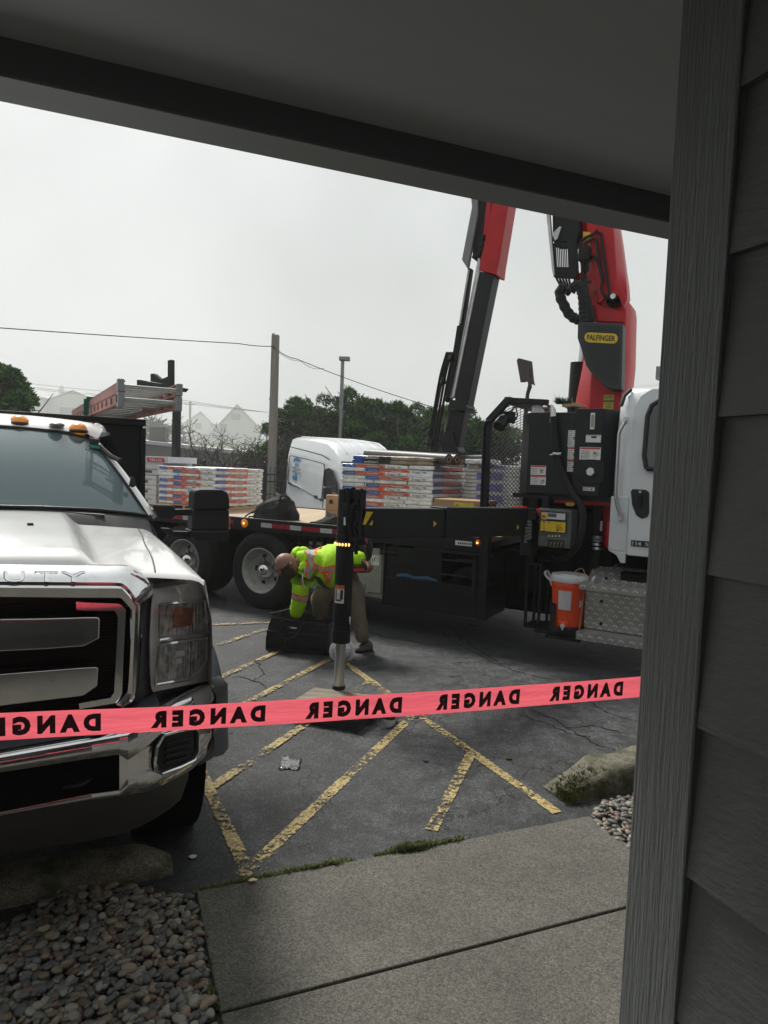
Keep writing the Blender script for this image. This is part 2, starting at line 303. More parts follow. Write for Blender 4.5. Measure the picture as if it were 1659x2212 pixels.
def pebbles(poly, step, label, seed):
    random.seed(seed); b = MB(); b.c = []
    xs = [p[0] for p in poly]; ys = [p[1] for p in poly]
    bm = bmesh.new(); bmesh.ops.create_icosphere(bm, subdivisions=2, radius=1); sv = [v.co.copy() for v in bm.verts]; sf = [tuple(v.index for v in f.verts) for f in bm.faces]; bm.free()
    pal = [(.085,.087,.083),(.11,.11,.1),(.06,.063,.063),(.14,.135,.12),(.1,.085,.068),(.09,.06,.045),(.15,.12,.085),(.07,.075,.078),(.17,.165,.15)]
    for layer in range(3):
        y = min(ys)
        while y < max(ys):
            x = min(xs)+random.uniform(0, step)
            while x < max(xs):
                X = x+random.uniform(-.5,.5)*step; Y = y+random.uniform(-.5,.5)*step; x += step
                if not inpoly(X, Y, poly) or (layer == 2 and random.random() < .6): continue
                s = step*random.choice([.38,.45,.52,.6,.72,.85])*(.8 if layer else 1); a, c_, d = s*random.uniform(.85,1.3), s*random.uniform(.65,.9), s*random.uniform(.38,.6)
                Rm = Matrix.Rotation(random.uniform(0, 2*pi), 3, 'Z') @ Matrix.Rotation(random.gauss(0,.3), 3, 'X'); z = .006+layer*step*.33+random.uniform(0,.3)*step*.4
                k = random.choice(pal); j = random.uniform(.75,1.25); ph = random.uniform(0, 9)
                vs = []
                for q in sv:
                    r_ = 1+.1*MN.noise(q*1.3+V((ph,ph,0))); p = Rm @ V((q.x*a*r_, q.y*c_*r_, q.z*d*r_)); vs.append((X+p.x, Y+p.y, z+p.z))
                b.add(vs, sf); b.c += [(k[0]*j*1.5, k[1]*j*1.48, k[2]*j*1.42, 1)]*len(vs)
        
            y += step*.86
    o = b.build('river_pebbles', MT['pebble'], sm=180); tag(o, label, 'gravel', kind='stuff'); return o
pebbles([H.W(-1.5,1.3,0), H.W(.345,1.3,0), H.W(.345,2.84,0), *[G('c6',x,y,0) for x,y in [(720,590),(500,545),(340,520),(200,640),(0,740),(-300,900)]]], .037, 'rounded grey and brown river pebbles in the bed left of the concrete walk', 3)
pebbles([H.W(2.43,2.2,0), H.W(4.3,2.2,0), H.W(4.3,3.0,0), G('c7',1100,560,0), G('c7',1000,575,0), G('c7',945,662,0)], .036, 'pale river pebbles between the mossy curb and the corner board', 4)
random.seed(11)
# painted stripes
def paint():
    m = bpy.data.materials.new('worn_yellow_paint'); m.use_nodes = True; nt = m.node_tree; L = nt.links.new; b = nt.nodes['Principled BSDF']
    tc = _n(nt, 'ShaderNodeTexCoord'); O = tc.outputs['Object']; ge = _n(nt, 'ShaderNodeNewGeometry'); Wd = ge.outputs['Position']
    n = _n(nt, 'ShaderNodeTexNoise', Scale=34, Detail=10, Roughness=.78); L(Wd, n.inputs['Vector'])
    n2 = _n(nt, 'ShaderNodeTexNoise', Scale=3.5, Detail=3); L(Wd, n2.inputs['Vector'])
    sx = _n(nt, 'ShaderNodeSeparateXYZ'); L(O, sx.inputs[0]); ab = _n(nt, 'ShaderNodeMath', operation='ABSOLUTE'); L(sx.outputs['Y'], ab.inputs[0])
    ed = _n(nt, 'ShaderNodeMapRange'); L(ab.outputs[0], ed.inputs['Value']); ed.inputs['From Min'].default_value = .030; ed.inputs['From Max'].default_value = .056; ed.inputs['To Min'].default_value = .17; ed.inputs['To Max'].default_value = -.35
    s1 = _n(nt, 'ShaderNodeMath', operation='ADD'); L(n.outputs['Fac'], s1.inputs[0]); L(ed.outputs[0], s1.inputs[1])
    s2 = _n(nt, 'ShaderNodeMath', operation='MULTIPLY_ADD'); L(n2.outputs['Fac'], s2.inputs[0]); s2.inputs[1].default_value = .45; L(s1.outputs[0], s2.inputs[2])
    r = _n(nt, 'ShaderNodeMapRange'); L(s2.outputs[0], r.inputs['Value']); r.inputs['From Min'].default_value = .855; r.inputs['From Max'].default_value = .91; L(r.outputs[0], b.inputs['Alpha'])
    n3 = _n(nt, 'ShaderNodeTexNoise', Scale=60, Detail=6, Roughness=.8); L(Wd, n3.inputs['Vector'])
    cr = _n(nt, 'ShaderNodeValToRGB'); e = cr.color_ramp.elements; e[0].position = .38; e[1].position = .62; e[0].color = (.13,.105,.045,1); e[1].color = (.58,.44,.18,1); L(n3.outputs['Fac'], cr.inputs['Fac']); L(cr.outputs[0], b.inputs['Base Color'])
    b.inputs['Roughness'].default_value = .7; return m
MT['paint'] = paint(); random.seed(11)
S = [((895,1543),(522,1893)),((700,1400),(1204,1757)),((1018,1628),(932,1795)),((430,1660),(535,1885)),((803,1470),(458,1702)),((722,1420),(400,1590)),((605,1407),(440,1480)),((575,1360),(470,1395)),((585,1346),(440,1352))]
for i, (a, c) in enumerate(S):
    A = G('d',*a); B = G('d',*c); d = B-A; b = MB(); n = max(2, int(d.length/.2))
    z = .004+.0012*i
    b.grid([[(d.length*k/n, -.07, 0), (d.length*k/n, .07, 0)] for k in range(n+1)])
    tag(b.build('parking_stripe', MT['paint'], loc=(A.x, A.y, z), rot=atan2(d.y, d.x)), kind='structure')
# open cracks in the asphalt
def crack(k, pts, w_=.007):
    P_ = [G(k, x, y, .003) for x, y in pts]; out = []
    for i in range(len(P_)-1):
        n = max(2, int((P_[i+1]-P_[i]).length/.03))
        for j in range(n): q = P_[i].lerp(P_[i+1], j/n); out.append(q+V((random.gauss(0,.009), random.gauss(0,.009), 0)))
    b = MB(); rows = []
    for i, p in enumerate(out):
        d = out[min(i+1, len(out)-1)]-out[max(i-1, 0)]; s = V((-d.y, d.x, 0)).normalized()*w_*random.uniform(.25,.8); rows.append([p-s, p+s])
    b.grid(rows); tag(b.build('asphalt_crack', MT['crackm'], sm=180), kind='structure')
MT['crackm'] = mat('crack_dark', (.012,.012,.012), .95, spec=.1)
for k, pts in (('c8',[(300,60),(212,100),(245,160),(205,185),(255,212),(250,262)]),('c8',[(215,190),(150,170),(100,175)]),('c8',[(960,-20),(1010,20),(1100,70),(1180,110),(1280,150),(1400,178),(1560,190)]),('c8',[(1050,10),(1060,45)]),('c7',[(690,190),(790,235),(860,275),(950,330),(1030,355),(1115,392)]),('c7',[(930,160),(1000,205),(1060,225),(1125,245)]),('c7',[(860,270),(960,262),(1110,300)]),('c8',[(1300,330),(1400,360),(1500,405),(1600,420)]),('c5',[(-40,1790),(30,1850),(110,1920),(210,1990),(330,2060)]),('c5',[(40,1900),(250,1895),(420,1950)]),('c8',[(120,400),(60,420),(20,480)]),('c8',[(900,330),(840,345),(760,330)])): crack(k, pts)
# moss and weeds in the joint along the slab, one mass
MT['moss'] = mat('moss', (.09,.11,.035), .95, var=.6, vs=30)
MT['leaf'] = mat('needle_foliage', (1,1,1), .7, tint=True, var=.2, vs=3, spec=.2)
b = MB(); b.c = []
def tuft(c, r, n, h, cols):
    for _ in range(n):
        a = random.uniform(0, 2*pi); q = r*sqrt(random.random()); p = c+V((cos(a)*q, sin(a)*q*.5, 0)); t = V((random.gauss(0,1), random.gauss(0,1), 1.2)).normalized()*h*random.uniform(.4,1)
        s = V((-t.y, t.x, 0)); s = (s.normalized() if s.length > 1e-5 else V((1,0,0)))*h*.16
        k = random.choice(cols); b.add([p-s, p+s, p+t], [(0,1,2)]); b.c += [(*k, 1)]*3
gc = [(.20,.23,.09),(.15,.18,.06),(.28,.29,.15),(.10,.13,.05)]
for i in range(330):
    p = random.uniform(.37, 1.66); q = 2.882+random.gauss(0,.007); dens = .4+1.2*(MN.noise(V((p*4,0,3)))+.35)*(1.6 if p > .95 else .8)
    if dens < .35: continue
    tuft(H.W(p, q, .012), .02, int(34*dens), .018+.018*max(0,dens-.4), gc)
tag(b.build('joint_weeds', MT['leaf'], sm=180), 'low green moss and weeds in the joint between asphalt and walk', 'weeds', kind='stuff')
b = MB(); b.c = []
for i in range(14): tuft(H.W(.35+random.gauss(0,.008), random.uniform(2.0,2.8), .0), .008, 10, .05, [(.16,.19,.07),(.11,.14,.05)])
tag(b.build('grass_blades', MT['leaf'], sm=180), 'sparse grass blades along the left edge of the concrete walk', 'grass', kind='stuff')
# curb stones
def curb(A, B, hgt, wid, taperA, taperB, label, name='curb_stone', seed=1):
    d = B-A; n = 46; L_ = d.length; b = MB(); rows = []
    for i in range(n+1):
        x = L_*i/n; k = min(1, (x+.004)/taperA if taperA else 1, (L_-x+.004)/taperB if taperB else 1); k = k**.6
        row = []
        for (yy, zz) in [(-.5,-.3),(-.52,.0),(-.5,.3),(-.46,.72),(-.36,.93),(-.2,1),(.0,1.02),(.2,1),(.36,.93),(.46,.72),(.5,.3),(.52,0),(.5,-.3)]:
            nn = MN.noise(V((x*5+seed, yy*3, zz*2)))*.1+MN.noise(V((x*18+seed, yy*9, zz*7)))*.05
            row.append((x, yy*wid*(.75+.25*k)*(1+nn), zz*hgt*k*(1+nn)))
        rows.append(row)
    b.grid(rows); b.poly(rows[0][::-1]); b.poly(rows[-1])
    o = b.build(name, MT['curb'], loc=(A.x, A.y, 0), rot=atan2(d.y, d.x), sm=60); tag(o, label, 'curb', None); return o, d
A = G('c7',800,545); B = A+V((H.a[0], H.a[1], 0))*2.0+V((H.b[0], H.b[1], 0))*.15
o, d = curb(A, B, .155, .27, .34, 0, 'weathered concrete curb end with green moss beside the corner board', seed=5)
b = MB(); b.c = []
for i in range(320):
    x = abs(random.gauss(.05,.11)); y = random.gauss(-.07,.06)
    if abs(y) > .13 or x > .33: continue
    k = min(1, (x+.004)/.34)**.6; z = .155*k*(1-max(0,abs(y)-.05)*3.5)
    for _ in range(9): 
        c = V((x+random.gauss(0,.01), y+random.gauss(0,.01), z-.004)); t = V((random.gauss(0,.6), random.gauss(0,.6), 1)).normalized()*.016; s = V((.004,.002,0))
        kk = random.choice([(.1,.12,.02),(.15,.16,.03),(.07,.085,.015),(.19,.17,.05)]); b.add([c-s, c+s, c+t], [(0,1,2)]); b.c += [(*kk,1)]*3
m_ = b.build('moss', MT['leaf'], parent=o, sm=180)
B = G('d',372,1868); A = B-V((H.a[0], H.a[1], 0))*1.9
curb(A, B, .10, .2, 0, .16, 'dark concrete wheel stop under the front of the white pickup', seed=9)
# ------------------------------------------------------------------ house (porch)
def grey(name, c, **k): return mat(name, c, .6, var=.08, **k)
MT['fascia'] = mat('fascia_grey', (.115,.125,.127), .55, var=.08, vs=3, bump=.12, bs=12, stretch=(.3,3,3)); MT['siding'] = grey('siding_grey', (.105,.11,.105), vs=5, bump=.25, bs=14, stretch=(.25,3,8)); MT['trim'] = grey('rough_trim_grey', (.145,.156,.152), vs=9, bump=.7, bs=30, stretch=(7,7,.35)); MT['ceil'] = grey('soffit_grey', (.33,.36,.362), vs=1.2, bump=.06, bs=6, stretch=(.3,3,1))
hs_ = thing('house', 'dark grey clapboard house corner with porch ceiling and beam framing the view', 'house', (0,0,0), H.rot)
def laps(b, p0, q0, p1, q1, z0, z1, nrm, e=.209, thick=.016):
    n = V((nrm[0], nrm[1], 0)); z = z0-.157+.0
    while z < z1:
        a, c = max(z, z0), min(z+e+.02, z1)
        if c > a: 
            A = V((p0,q0,a)); B = V((p1,q1,a)); up = V((0,0,c-a))
            b.prism([A, A+n*thick, A+up+n*.002, A+up], B-A)
        z += e
b = MB(); laps(b, .757, .776, .757, -2.0, .0, 2.69, (-1,0)); laps(b, .862, .775, 7, .775, 0, 2.69, (0,1)); laps(b, -7, -2.0, .757, -2.0, 0, 2.69, (0,1)); b.build('siding', MT['siding'], hs_)
b = MB(); b.box(.77, 7, -2.2, .772, 0, 2.9); b.box(-7, .77, -2.3, -2.01, 0, 2.9); b.build('wall', MT['siding'], hs_)
b = MB(); b.box(.737, .757, .676, .782, .0, 2.66); b.build('corner_board', MT['trim'], hs_, bevel=.003)
b = MB(); b.box(.760, .86, .7825, .80, .0, 2.66); b.build('corner_board', MT['trim'], hs_, bevel=.003)
b = MB(); b.box(-1.6, 7, -2.2, 1.602, 2.672, 2.70); b.build('porch_ceiling', MT['ceil'], hs_)
b = MB(); b.box(-1.6, 7, 1.60, 1.715, 2.60, 2.95); b.box(-1.6, 7, 1.7155, 1.735, 2.606, 2.95); b.build('beam', MT['fascia'], hs_, bevel=.003)
b = MB(); b.prism([(-1.7,-5,5.0),(-1.7,1.95,2.96),(-1.7,1.95,3.05),(-1.7,-5,5.1)], (10.7,0,0)); b.prism([(-9,-5,4.6),(-9,-1.7,2.95),(-9,-1.7,3.05),(-9,-5,4.7)], (7.3,0,0)); b.build('roof', MT['soil'], hs_)
b = MB(); b.box(-1.6, 7, 1.602, 1.712, 2.5965, 2.5995); b.build('beam_lit_strip', mat('groundlit_grey', (.24,.26,.26), .55, var=.08, vs=3, bump=.1, bs=10, stretch=(.3,3,3)), hs_)  # added thin strip, paler than the beam to paint ground light on its bottom
for x in (-1.6, 3.6): b = MB(); b.box(x, x+.14, 1.59, 1.73, 0, 2.588); b.build('porch_post', MT['trim'], hs_, bevel=.004)
b = MB(); b.box(-2.2,-1.28,-1.985,-1.96,.03,2.1); b.build('door', MT['trim'], hs_, bevel=.004)
# ------------------------------------------------------------------ danger tape
m = bpy.data.materials.new('red_tape'); m.use_nodes = True; nt = m.node_tree; b_ = nt.nodes['Principled BSDF']; b_.inputs['Base Color'].default_value = (1,.11,.16,1); b_.inputs['Roughness'].default_value = .35
tr = _n(nt, 'ShaderNodeBsdfTranslucent'); tr.inputs[0].default_value = (1,.17,.22,1); ms = _n(nt, 'ShaderNodeMixShader'); ms.inputs[0].default_value = .62
nt.links.new(b_.outputs[0], ms.inputs[1]); nt.links.new(tr.outputs[0], ms.inputs[2]); nt.links.new(ms.outputs[0], nt.nodes['Material Output'].inputs[0])
tn = _n(nt, 'ShaderNodeTexNoise', Scale=9., Detail=5, Roughness=.6); tcn = _n(nt, 'ShaderNodeTexCoord'); mpn = _n(nt, 'ShaderNodeMapping'); mpn.inputs['Scale'].default_value = (1,1,6); nt.links.new(tcn.outputs['Object'], mpn.inputs[0]); nt.links.new(mpn.outputs[0], tn.inputs['Vector']); tbn = _n(nt, 'ShaderNodeBump', Strength=.22, Distance=.02); nt.links.new(tn.outputs['Fac'], tbn.inputs['Height']); nt.links.new(tbn.outputs[0], b_.inputs['Normal']); nt.links.new(tbn.outputs[0], tr.inputs['Normal'])
MT['tape'] = m; MT['tapeink'] = mat('tape_ink', (.055,.004,.01), .5, var=.3)
A = P('d',0,1570,1.77); B = P('d',1378,1484,2.42); D = (B-A); Lt = D.length; dn = D.normalized()
def tp(t, s):    # t along 0..1 (extended), s across (-.5 .. .5)
    sag = -.010*4*t*(1-t)+.0015*MN.noise(V((t*7,0,0))); tw = .18*MN.noise(V((t*2.3,5,0)))+.06
    nrm = V((dn.y, -dn.x, 0)); w_ = .0765
    return A+D*t+V((0,0,sag))+(V((0,0,1))*cos(tw)+nrm*sin(tw))*(s*w_)+nrm*(.0009*cos(s*9))
t0, t1 = -.45, 1.33; N = 120
b = MB(); b.grid([[tp(t0+(t1-t0)*i/N, -.5+j/6) for j in range(7)] for i in range(N+1)]); tape = b.build('danger_tape', MT['tape'], sm=180)
tag(tape, 'red danger tape stretched across the view from pickup to corner board', 'barrier tape')
def tx(x, y):     # tape parameter of a photo point
    d = ray(x, y); n = V((dn.y, -dn.x, 0)); t = A.dot(n)/d.dot(n)*1.0
    p = V((0,0,HCAM))+d*t
    return ((p-A).dot(V((D.x,D.y,0)))/V((D.x,D.y,0)).length_squared)
A0 = A.copy()
words = [(-70,218),(326,573),(660,868),(942,1122),(1187,1345)]
wl = []
for x0, x1 in words:
    ym = 1570-(x0+x1)/2*86/1378
    wl.append((tx(x0, ym), tx(x1, ym)))
per = wl[3][0]-wl[2][0]; wd = wl[3][1]-wl[3][0]
wl = [(wl[0][0]-per, wl[0][0]-per+wd)]+wl+[(wl[4][0]+per, wl[4][0]+per+wd)]
for (a, c) in wl:
    vs, fs = text_geo('DANGER', .075, 1.6); xs = [p[0] for p in vs]; ys = [p[1] for p in vs]; W0, H0 = max(xs)-min(xs), max(ys)-min(ys)
    nr = V((dn.y, -dn.x, 0)); b = MB()
    out = []
    for p in vs:
        u_ = (p[0]-min(xs))/W0; v_ = (p[1]-min(ys))/H0
        t = c+(a-c)*u_; out.append(tp(t, -.35+.70*v_)+nr*.0022)
    b.add(out, fs); b.build('lettering', MT['tapeink'], tape)
# ================================================================== BACKGROUND
random.seed(21)
MT['needle'] = MT['leaf']
MT['bark'] = mat('bark', (.075,.06,.048), .9, var=.4, bump=.8, bs=25, stretch=(3,3,.7))
def crown(b, lumps, leaf, n, cols, up=.25):
    for (c, r, rz) in lumps:
        c = V(c)
        for _ in range(n):
            z = random.uniform(-.55, 1); a = random.uniform(0, 2*pi); q = sqrt(max(0, 1-z*z)); o = V((q*cos(a), q*sin(a), z)); k = random.uniform(.6, 1.03)
            nn = 1+.28*MN.noise(V((o.x*2.4+c.x, o.y*2.4+c.y, o.z*2.4)))
            p = c+V((o.x*r, o.y*r, o.z*rz))*k*nn
            t = (o+V((random.gauss(0,.5), random.gauss(0,.5), random.gauss(up,.4)))).normalized()*leaf*random.uniform(.6,1.4)
            s = t.cross(V((random.gauss(0,1), random.gauss(0,1), random.gauss(0,1)))); s = (s.normalized() if s.length > 1e-6 else V((1,0,0)))*leaf*.17
            kk = random.choice(cols); j = random.uniform(.7, 1.35)
            b.add([p-s, p+s, p+t+s*.5, p+t-s*.5], [(0,1,2,3)]); b.c += [(kk[0]*j, kk[1]*j, kk[2]*j, 1)]*4
def branchy(b, p, d, L_, r, depth, spread=.6, kink=.35, kids=3):
    path = [V(p)]; d = V(d).normalized(); n = 4
    for i in range(n):
        d = (d+V((random.gauss(0,kink*.5), random.gauss(0,kink*.5), random.gauss(0.03,kink*.35)))).normalized(); path.append(path[-1]+d*L_/n)
    b.tube(path, [max(.009, r*(1-.55*i/n)) for i in range(n+1)], 6 if r > .02 else 3, cap=False)
    if b.c is not None: pass
    if depth > 0:
        for k in range(kids):
            i = random.randint(1, n); dd = (d+V((random.gauss(0,spread), random.gauss(0,spread), random.gauss(.1,spread*.8)))).normalized()
            branchy(b, path[i], dd, L_*random.uniform(.5,.78), r*.5, depth-1, spread, kink, kids)
gr = [(.05,.14,.022),(.085,.21,.035),(.018,.05,.012),(.15,.29,.06),(.07,.17,.03),(.025,.07,.015)]
def evergreen(label, cx, cy, w_, h, seed, low=.5, n=170, leaf=.19, cols=gr, lumpn=26, depth=1.6, group='dark evergreens behind the van', name='evergreen_tree'):
    random.seed(seed); t = thing(name, label, 'tree', (cx, cy, 0), 0, group)
    b = MB(); L_ = []
    for i in range(lumpn):
        x = random.uniform(-1,1); top = (1-abs(x)**2.6); z = low+(h-low)*top*random.uniform(.3,.95); L_.append(((x*w_*.5, random.uniform(-.5,.5)*depth, z), random.uniform(.55,.9)*w_*.16, random.uniform(.35,.6)*w_*.15))
    puffs = []
    for i in range(lumpn*3 if low < 2 and h < 6 else 0):
        c, r_, rz_ = random.choice(L_); a = random.uniform(0, 2*pi); e = random.uniform(-.3, 1.4); puffs.append(((c[0]+cos(a)*cos(e)*r_*.95, c[1]+sin(a)*cos(e)*r_*.95, c[2]+sin(e)*rz_), r_*random.uniform(.28,.45), r_*random.uniform(.22,.36)))
    b.c = []; crown(b, L_, leaf*1.3, n//3, cols[2:3]+cols[5:6], -.1); crown(b, puffs, leaf*.8, n//3, cols, .55); b.build('crown', MT['needle'], t, sm=180)  # inner lumps take the darkest tints, painting shade inside the crown
    b = MB()
    for i in range(4): branchy(b, (random.gauss(0,.15), 0, 0), (random.gauss(0,.5), random.gauss(0,.2), 1), h*.55, .1, 2, .7)
    b.build('trunk', MT['bark'], t); return t
specs = [('dark evergreen directly right of the wooden pole', 640, 27.5, 4.2, 4.0, .5),('tall evergreen rising behind the black folded boom', 955, 27, 5.0, 4.45, .5),('bushy evergreen left of the grey lamp post', 745-70, 26, 4.3, 4.05, .8),('tall evergreen behind the lamp post and van roof', 745, 26, 5.4, 4.6, .9),
 ('round evergreen above the white van roof', 815, 27, 5.0, 4.5, .8),('broad evergreen directly left of the black folded boom', 885, 25.5, 5.0, 4.35, .6),('evergreen between the boom and the steel mesh guard', 990, 24, 4.8, 3.95, .4),
 ('evergreen seen through the steel mesh guard', 1075, 24, 4.8, 3.4, .3),('low dark evergreen filling the gap under the boom', 935, 24, 4.2, 2.9, .2)]
for i, (lb, xd, Y, w_, h, lo) in enumerate(specs):
    p = P('d', xd, 1000, Y); evergreen(lb, p.x, Y, w_, h, 40+i, lo, n=620, lumpn=40, leaf=.13)
# pine at the left edge
random.seed(5); p = P('d', 8, 860, 20); t = thing('pine_tree', 'dark pine with spiky tufts above the pickup cab at the left edge', 'tree', (p.x, 20, 0))
b = MB(); b.c = []; L_ = []
def at(k, x, y, Y, dy=0): q = P(k, x, y, Y+dy); return (q.x-p.x, q.y-20, q.z)
for (x, y, r) in [(5,225,.55),(60,240,.5),(110,265,.42),(150,310,.33),(20,330,.6),(75,340,.5),(120,350,.33),(170,345,.2),(25,400,.5),(80,410,.4),(-60,300,.8),(-120,360,.9),(30,190,.35),(90,200,.22),(5,450,.3),(190,345,.12),(140,380,.2)]:
    q = P('c1', x-18, y+80, 20+random.uniform(-.5,.5)); L_.append(((q.x-p.x, q.y-20, q.z), r*.62, r*.5))
crown(b, L_, .2, 420, gr, .5); b.build('crown', MT['needle'], t, sm=180)
b = MB(); q = at('c1', -30, 500, 20)
for i in range(5): branchy(b, (q[0]-.4, 0, 1.2), (random.gauss(.2,.4), random.gauss(0,.2), 1), 2.2, .09, 2, .6)
b.tube([(-1,0,0),(-.9,0,.9),(q[0]-.4,0,1.4)], [.2,.16,.12], 8); b.build('trunk', MT['bark'], t)
# bare shrubs by the fence
MT['twig'] = mat('twig', (.05,.042,.038), .9, var=.3)
def shrub(label, xd, Y, h, seed, lean, n=5, dep=4, twig=None, name='bare_tree'):
    random.seed(seed); p = P('d', xd, 1000, Y); t = thing(name, label, 'tree', (p.x, Y, 0), 0, 'bare twisted trees by the fence'); b = MB()
    for i in range(n): branchy(b, (random.gauss(0,.08), random.gauss(0,.08), 0), (lean+random.gauss(0,.45), random.gauss(0,.25), 1), h*.6, .085, dep, .75, .55, 3)
    b.build('trunk', MT['twig'], t)
    if twig:
        b = MB(); b.c = []; crown(b, twig, .12, 260, [(.05,.05,.03),(.08,.06,.04),(.04,.06,.025)]); b.build('crown', MT['needle'], t, sm=180)
shrub('small bare tree with twisted twigs behind the left bundle stack', 470, 24, 2.9, 3, -.1)
shrub('larger bare tree with tangled branches left of the wooden pole', 552, 24.6, 3.3, 8, -.25, 5)
shrub('bare brown tree just right of the wooden pole', 612, 25, 3.4, 12, .1, 5, 4, [((.5,0,2.0),.6,.5),((.9,.2,1.4),.6,.5)])
# iron fence
t = thing('iron_fence', 'black iron picket fence behind the stacks and the white van', 'fence', (-8, 22.6, 0)); b = MB(); x = 0; b2 = MB()
while x < 14:
    b.box(x-.011, x+.011, -.011, .011, .08, 1.66); b.add([(x-.02,0,1.66),(x,-.02,1.66),(x+.02,0,1.66),(x,.02,1.66),(x,0,1.76)], [(0,1,4),(1,2,4),(2,3,4),(3,0,4)]); x += .14
b.build('pickets', MT['black'], t)['kind'] = 'stuff'
for z in (.25, 1.25, 1.48): b2.box(-.1, 14, -.018, .018, z-.02, z+.02)
b2.build('rails', MT['black'], t)
for k in range(8): b3 = MB(); b3.box(-.05, .05, -.05, .05, 0, 1.8); b3.ball((0,0,1.84), .055); b3.build('post', MT['black'], t, loc=(k*2, .03, 0))
# low commercial building
MT['stucco'] = mat('grey_stucco', (.17,.165,.15), .9, var=.08, vs=2); MT['cap'] = mat('pale_cap', (.5,.5,.5), .7)
t = thing('flat_roofed_building', 'long low grey building with pale parapet behind the fence', 'building', (0,0,0)); b = MB()
a = P('p2', -900, 40, 33); c = P('p2', 950, 250, 30)
b.prism([(a.x,33,0),(c.x,30,0),(c.x,30,c.z),(a.x,33,a.z)], (.8,8,0)); b.build('wall', MT['stucco'], t)
b = MB(); b.prism([(a.x-.1,32.95,a.z+.004),(c.x+.05,29.95,c.z+.004),(c.x+.05,29.95,c.z+.16),(a.x-.1,32.95,a.z+.16)], (.8,8.2,0)); b.build('parapet_cap', MT['cap'], t)
b = MB(); b.box(-1.0,-.2,0,.5,0,.8); b.build('roof_vent', MT['stucco'], t, loc=(P('p2',35,120,32).x, 34, a.z-.2))
# poles and wires
MT['pole'] = mat('weathered_pole', (.26,.235,.2), .85, var=.25, stretch=(6,6,.5), vs=5, bump=.5, bs=12)
p = P('d', 588, 1000, 23.8); t = thing('utility_pole', 'square weathered wooden utility pole behind the fence', 'pole', (p.x, 23.8, 0)); zt = P('d', 592, 724, 23.8).z
b = MB(); b.tube([(0,0,0),(0,0,3),(0,0,zt)], [.2,.185,.168], 4); b.build('shaft', MT['pole'], t)
b = MB(); b.box(-.09,-.02,-.14,-.10,zt-.45,zt+.04); b.cyl((0,-.2,zt-.38),(0,.15,zt-.38),.02,n=8); b.cyl((.1,-.14,.1),(.1,-.14,zt-.5),.014,n=6); b.build('hardware', MT['pole'], t)
p2 = P('d', 733, 1000, 25); t = thing('lamp_post', 'slim grey lamp post behind the white van', 'lamp post', (p2.x, 25, 0)); q = P('d', 738, 780, 25); MT['galv'] = mat('galvanised', (.24,.25,.255), .5, .4)
b = MB(); b.tube([(0,0,0),(0,0,q.z)], [.095,.065], 12); b.build('shaft', MT['galv'], t); b = MB(); b.box(-.13,.26,-.16,.16,q.z+.02,q.z+.15); b.box(-.05,.05,-.05,.05,q.z-.12,q.z+.03); b.build('lamp_head', MT['galv'], t, bevel=.02)
MT['wire'] = mat('wire', (.03,.03,.03), .7)
def wire(pts, r, label, n=24, sag=0.):
    b = MB(); path = []
    for i in range(len(pts)-1):
        a, c = V(pts[i]), V(pts[i+1]); path += [a.lerp(c, k/n)-V((0,0,sag*4*(k/n)*(1-k/n))) for k in range(n+(i == len(pts)-2))]
    b.tube(path, r, 5); o = b.build('overhead_wire', MT['wire']); tag(o, label, 'wire', 'overhead wires'); return o
pa = P('d', 590, 748, 23.6)
wire([P('d', -300, 685, 15), P('d', 516, 742, 22.5), pa], .014, 'thick overhead cable crossing the sky from the left to the wooden pole', sag=.03)
wire([pa, P('d', 640, 775, 24.3), P('d', 945, 882, 26)], .013, 'overhead cable dropping right from the wooden pole to the boom', sag=.08)
wire([pa+V((0,0,-.03)), P('d', 650, 780, 24), P('d', 700, 795, 24.5)], .008, 'thin slack service wire just below the main cable right of the pole', sag=.12)
for i, (y0, y1, yc) in enumerate([(220,380,420),(250,395,432),(262,405,445)]):
    wire([P('p6', 180, y0, 280), P('p6', 830, y0+70, 280), P('p6', 1540, yc-50, 280), P('c1', 1600, 490, 284)], .09, ['highest','middle','lowest'][i]+' of three faint wires in the fog in front of the distant houses', sag=.15)
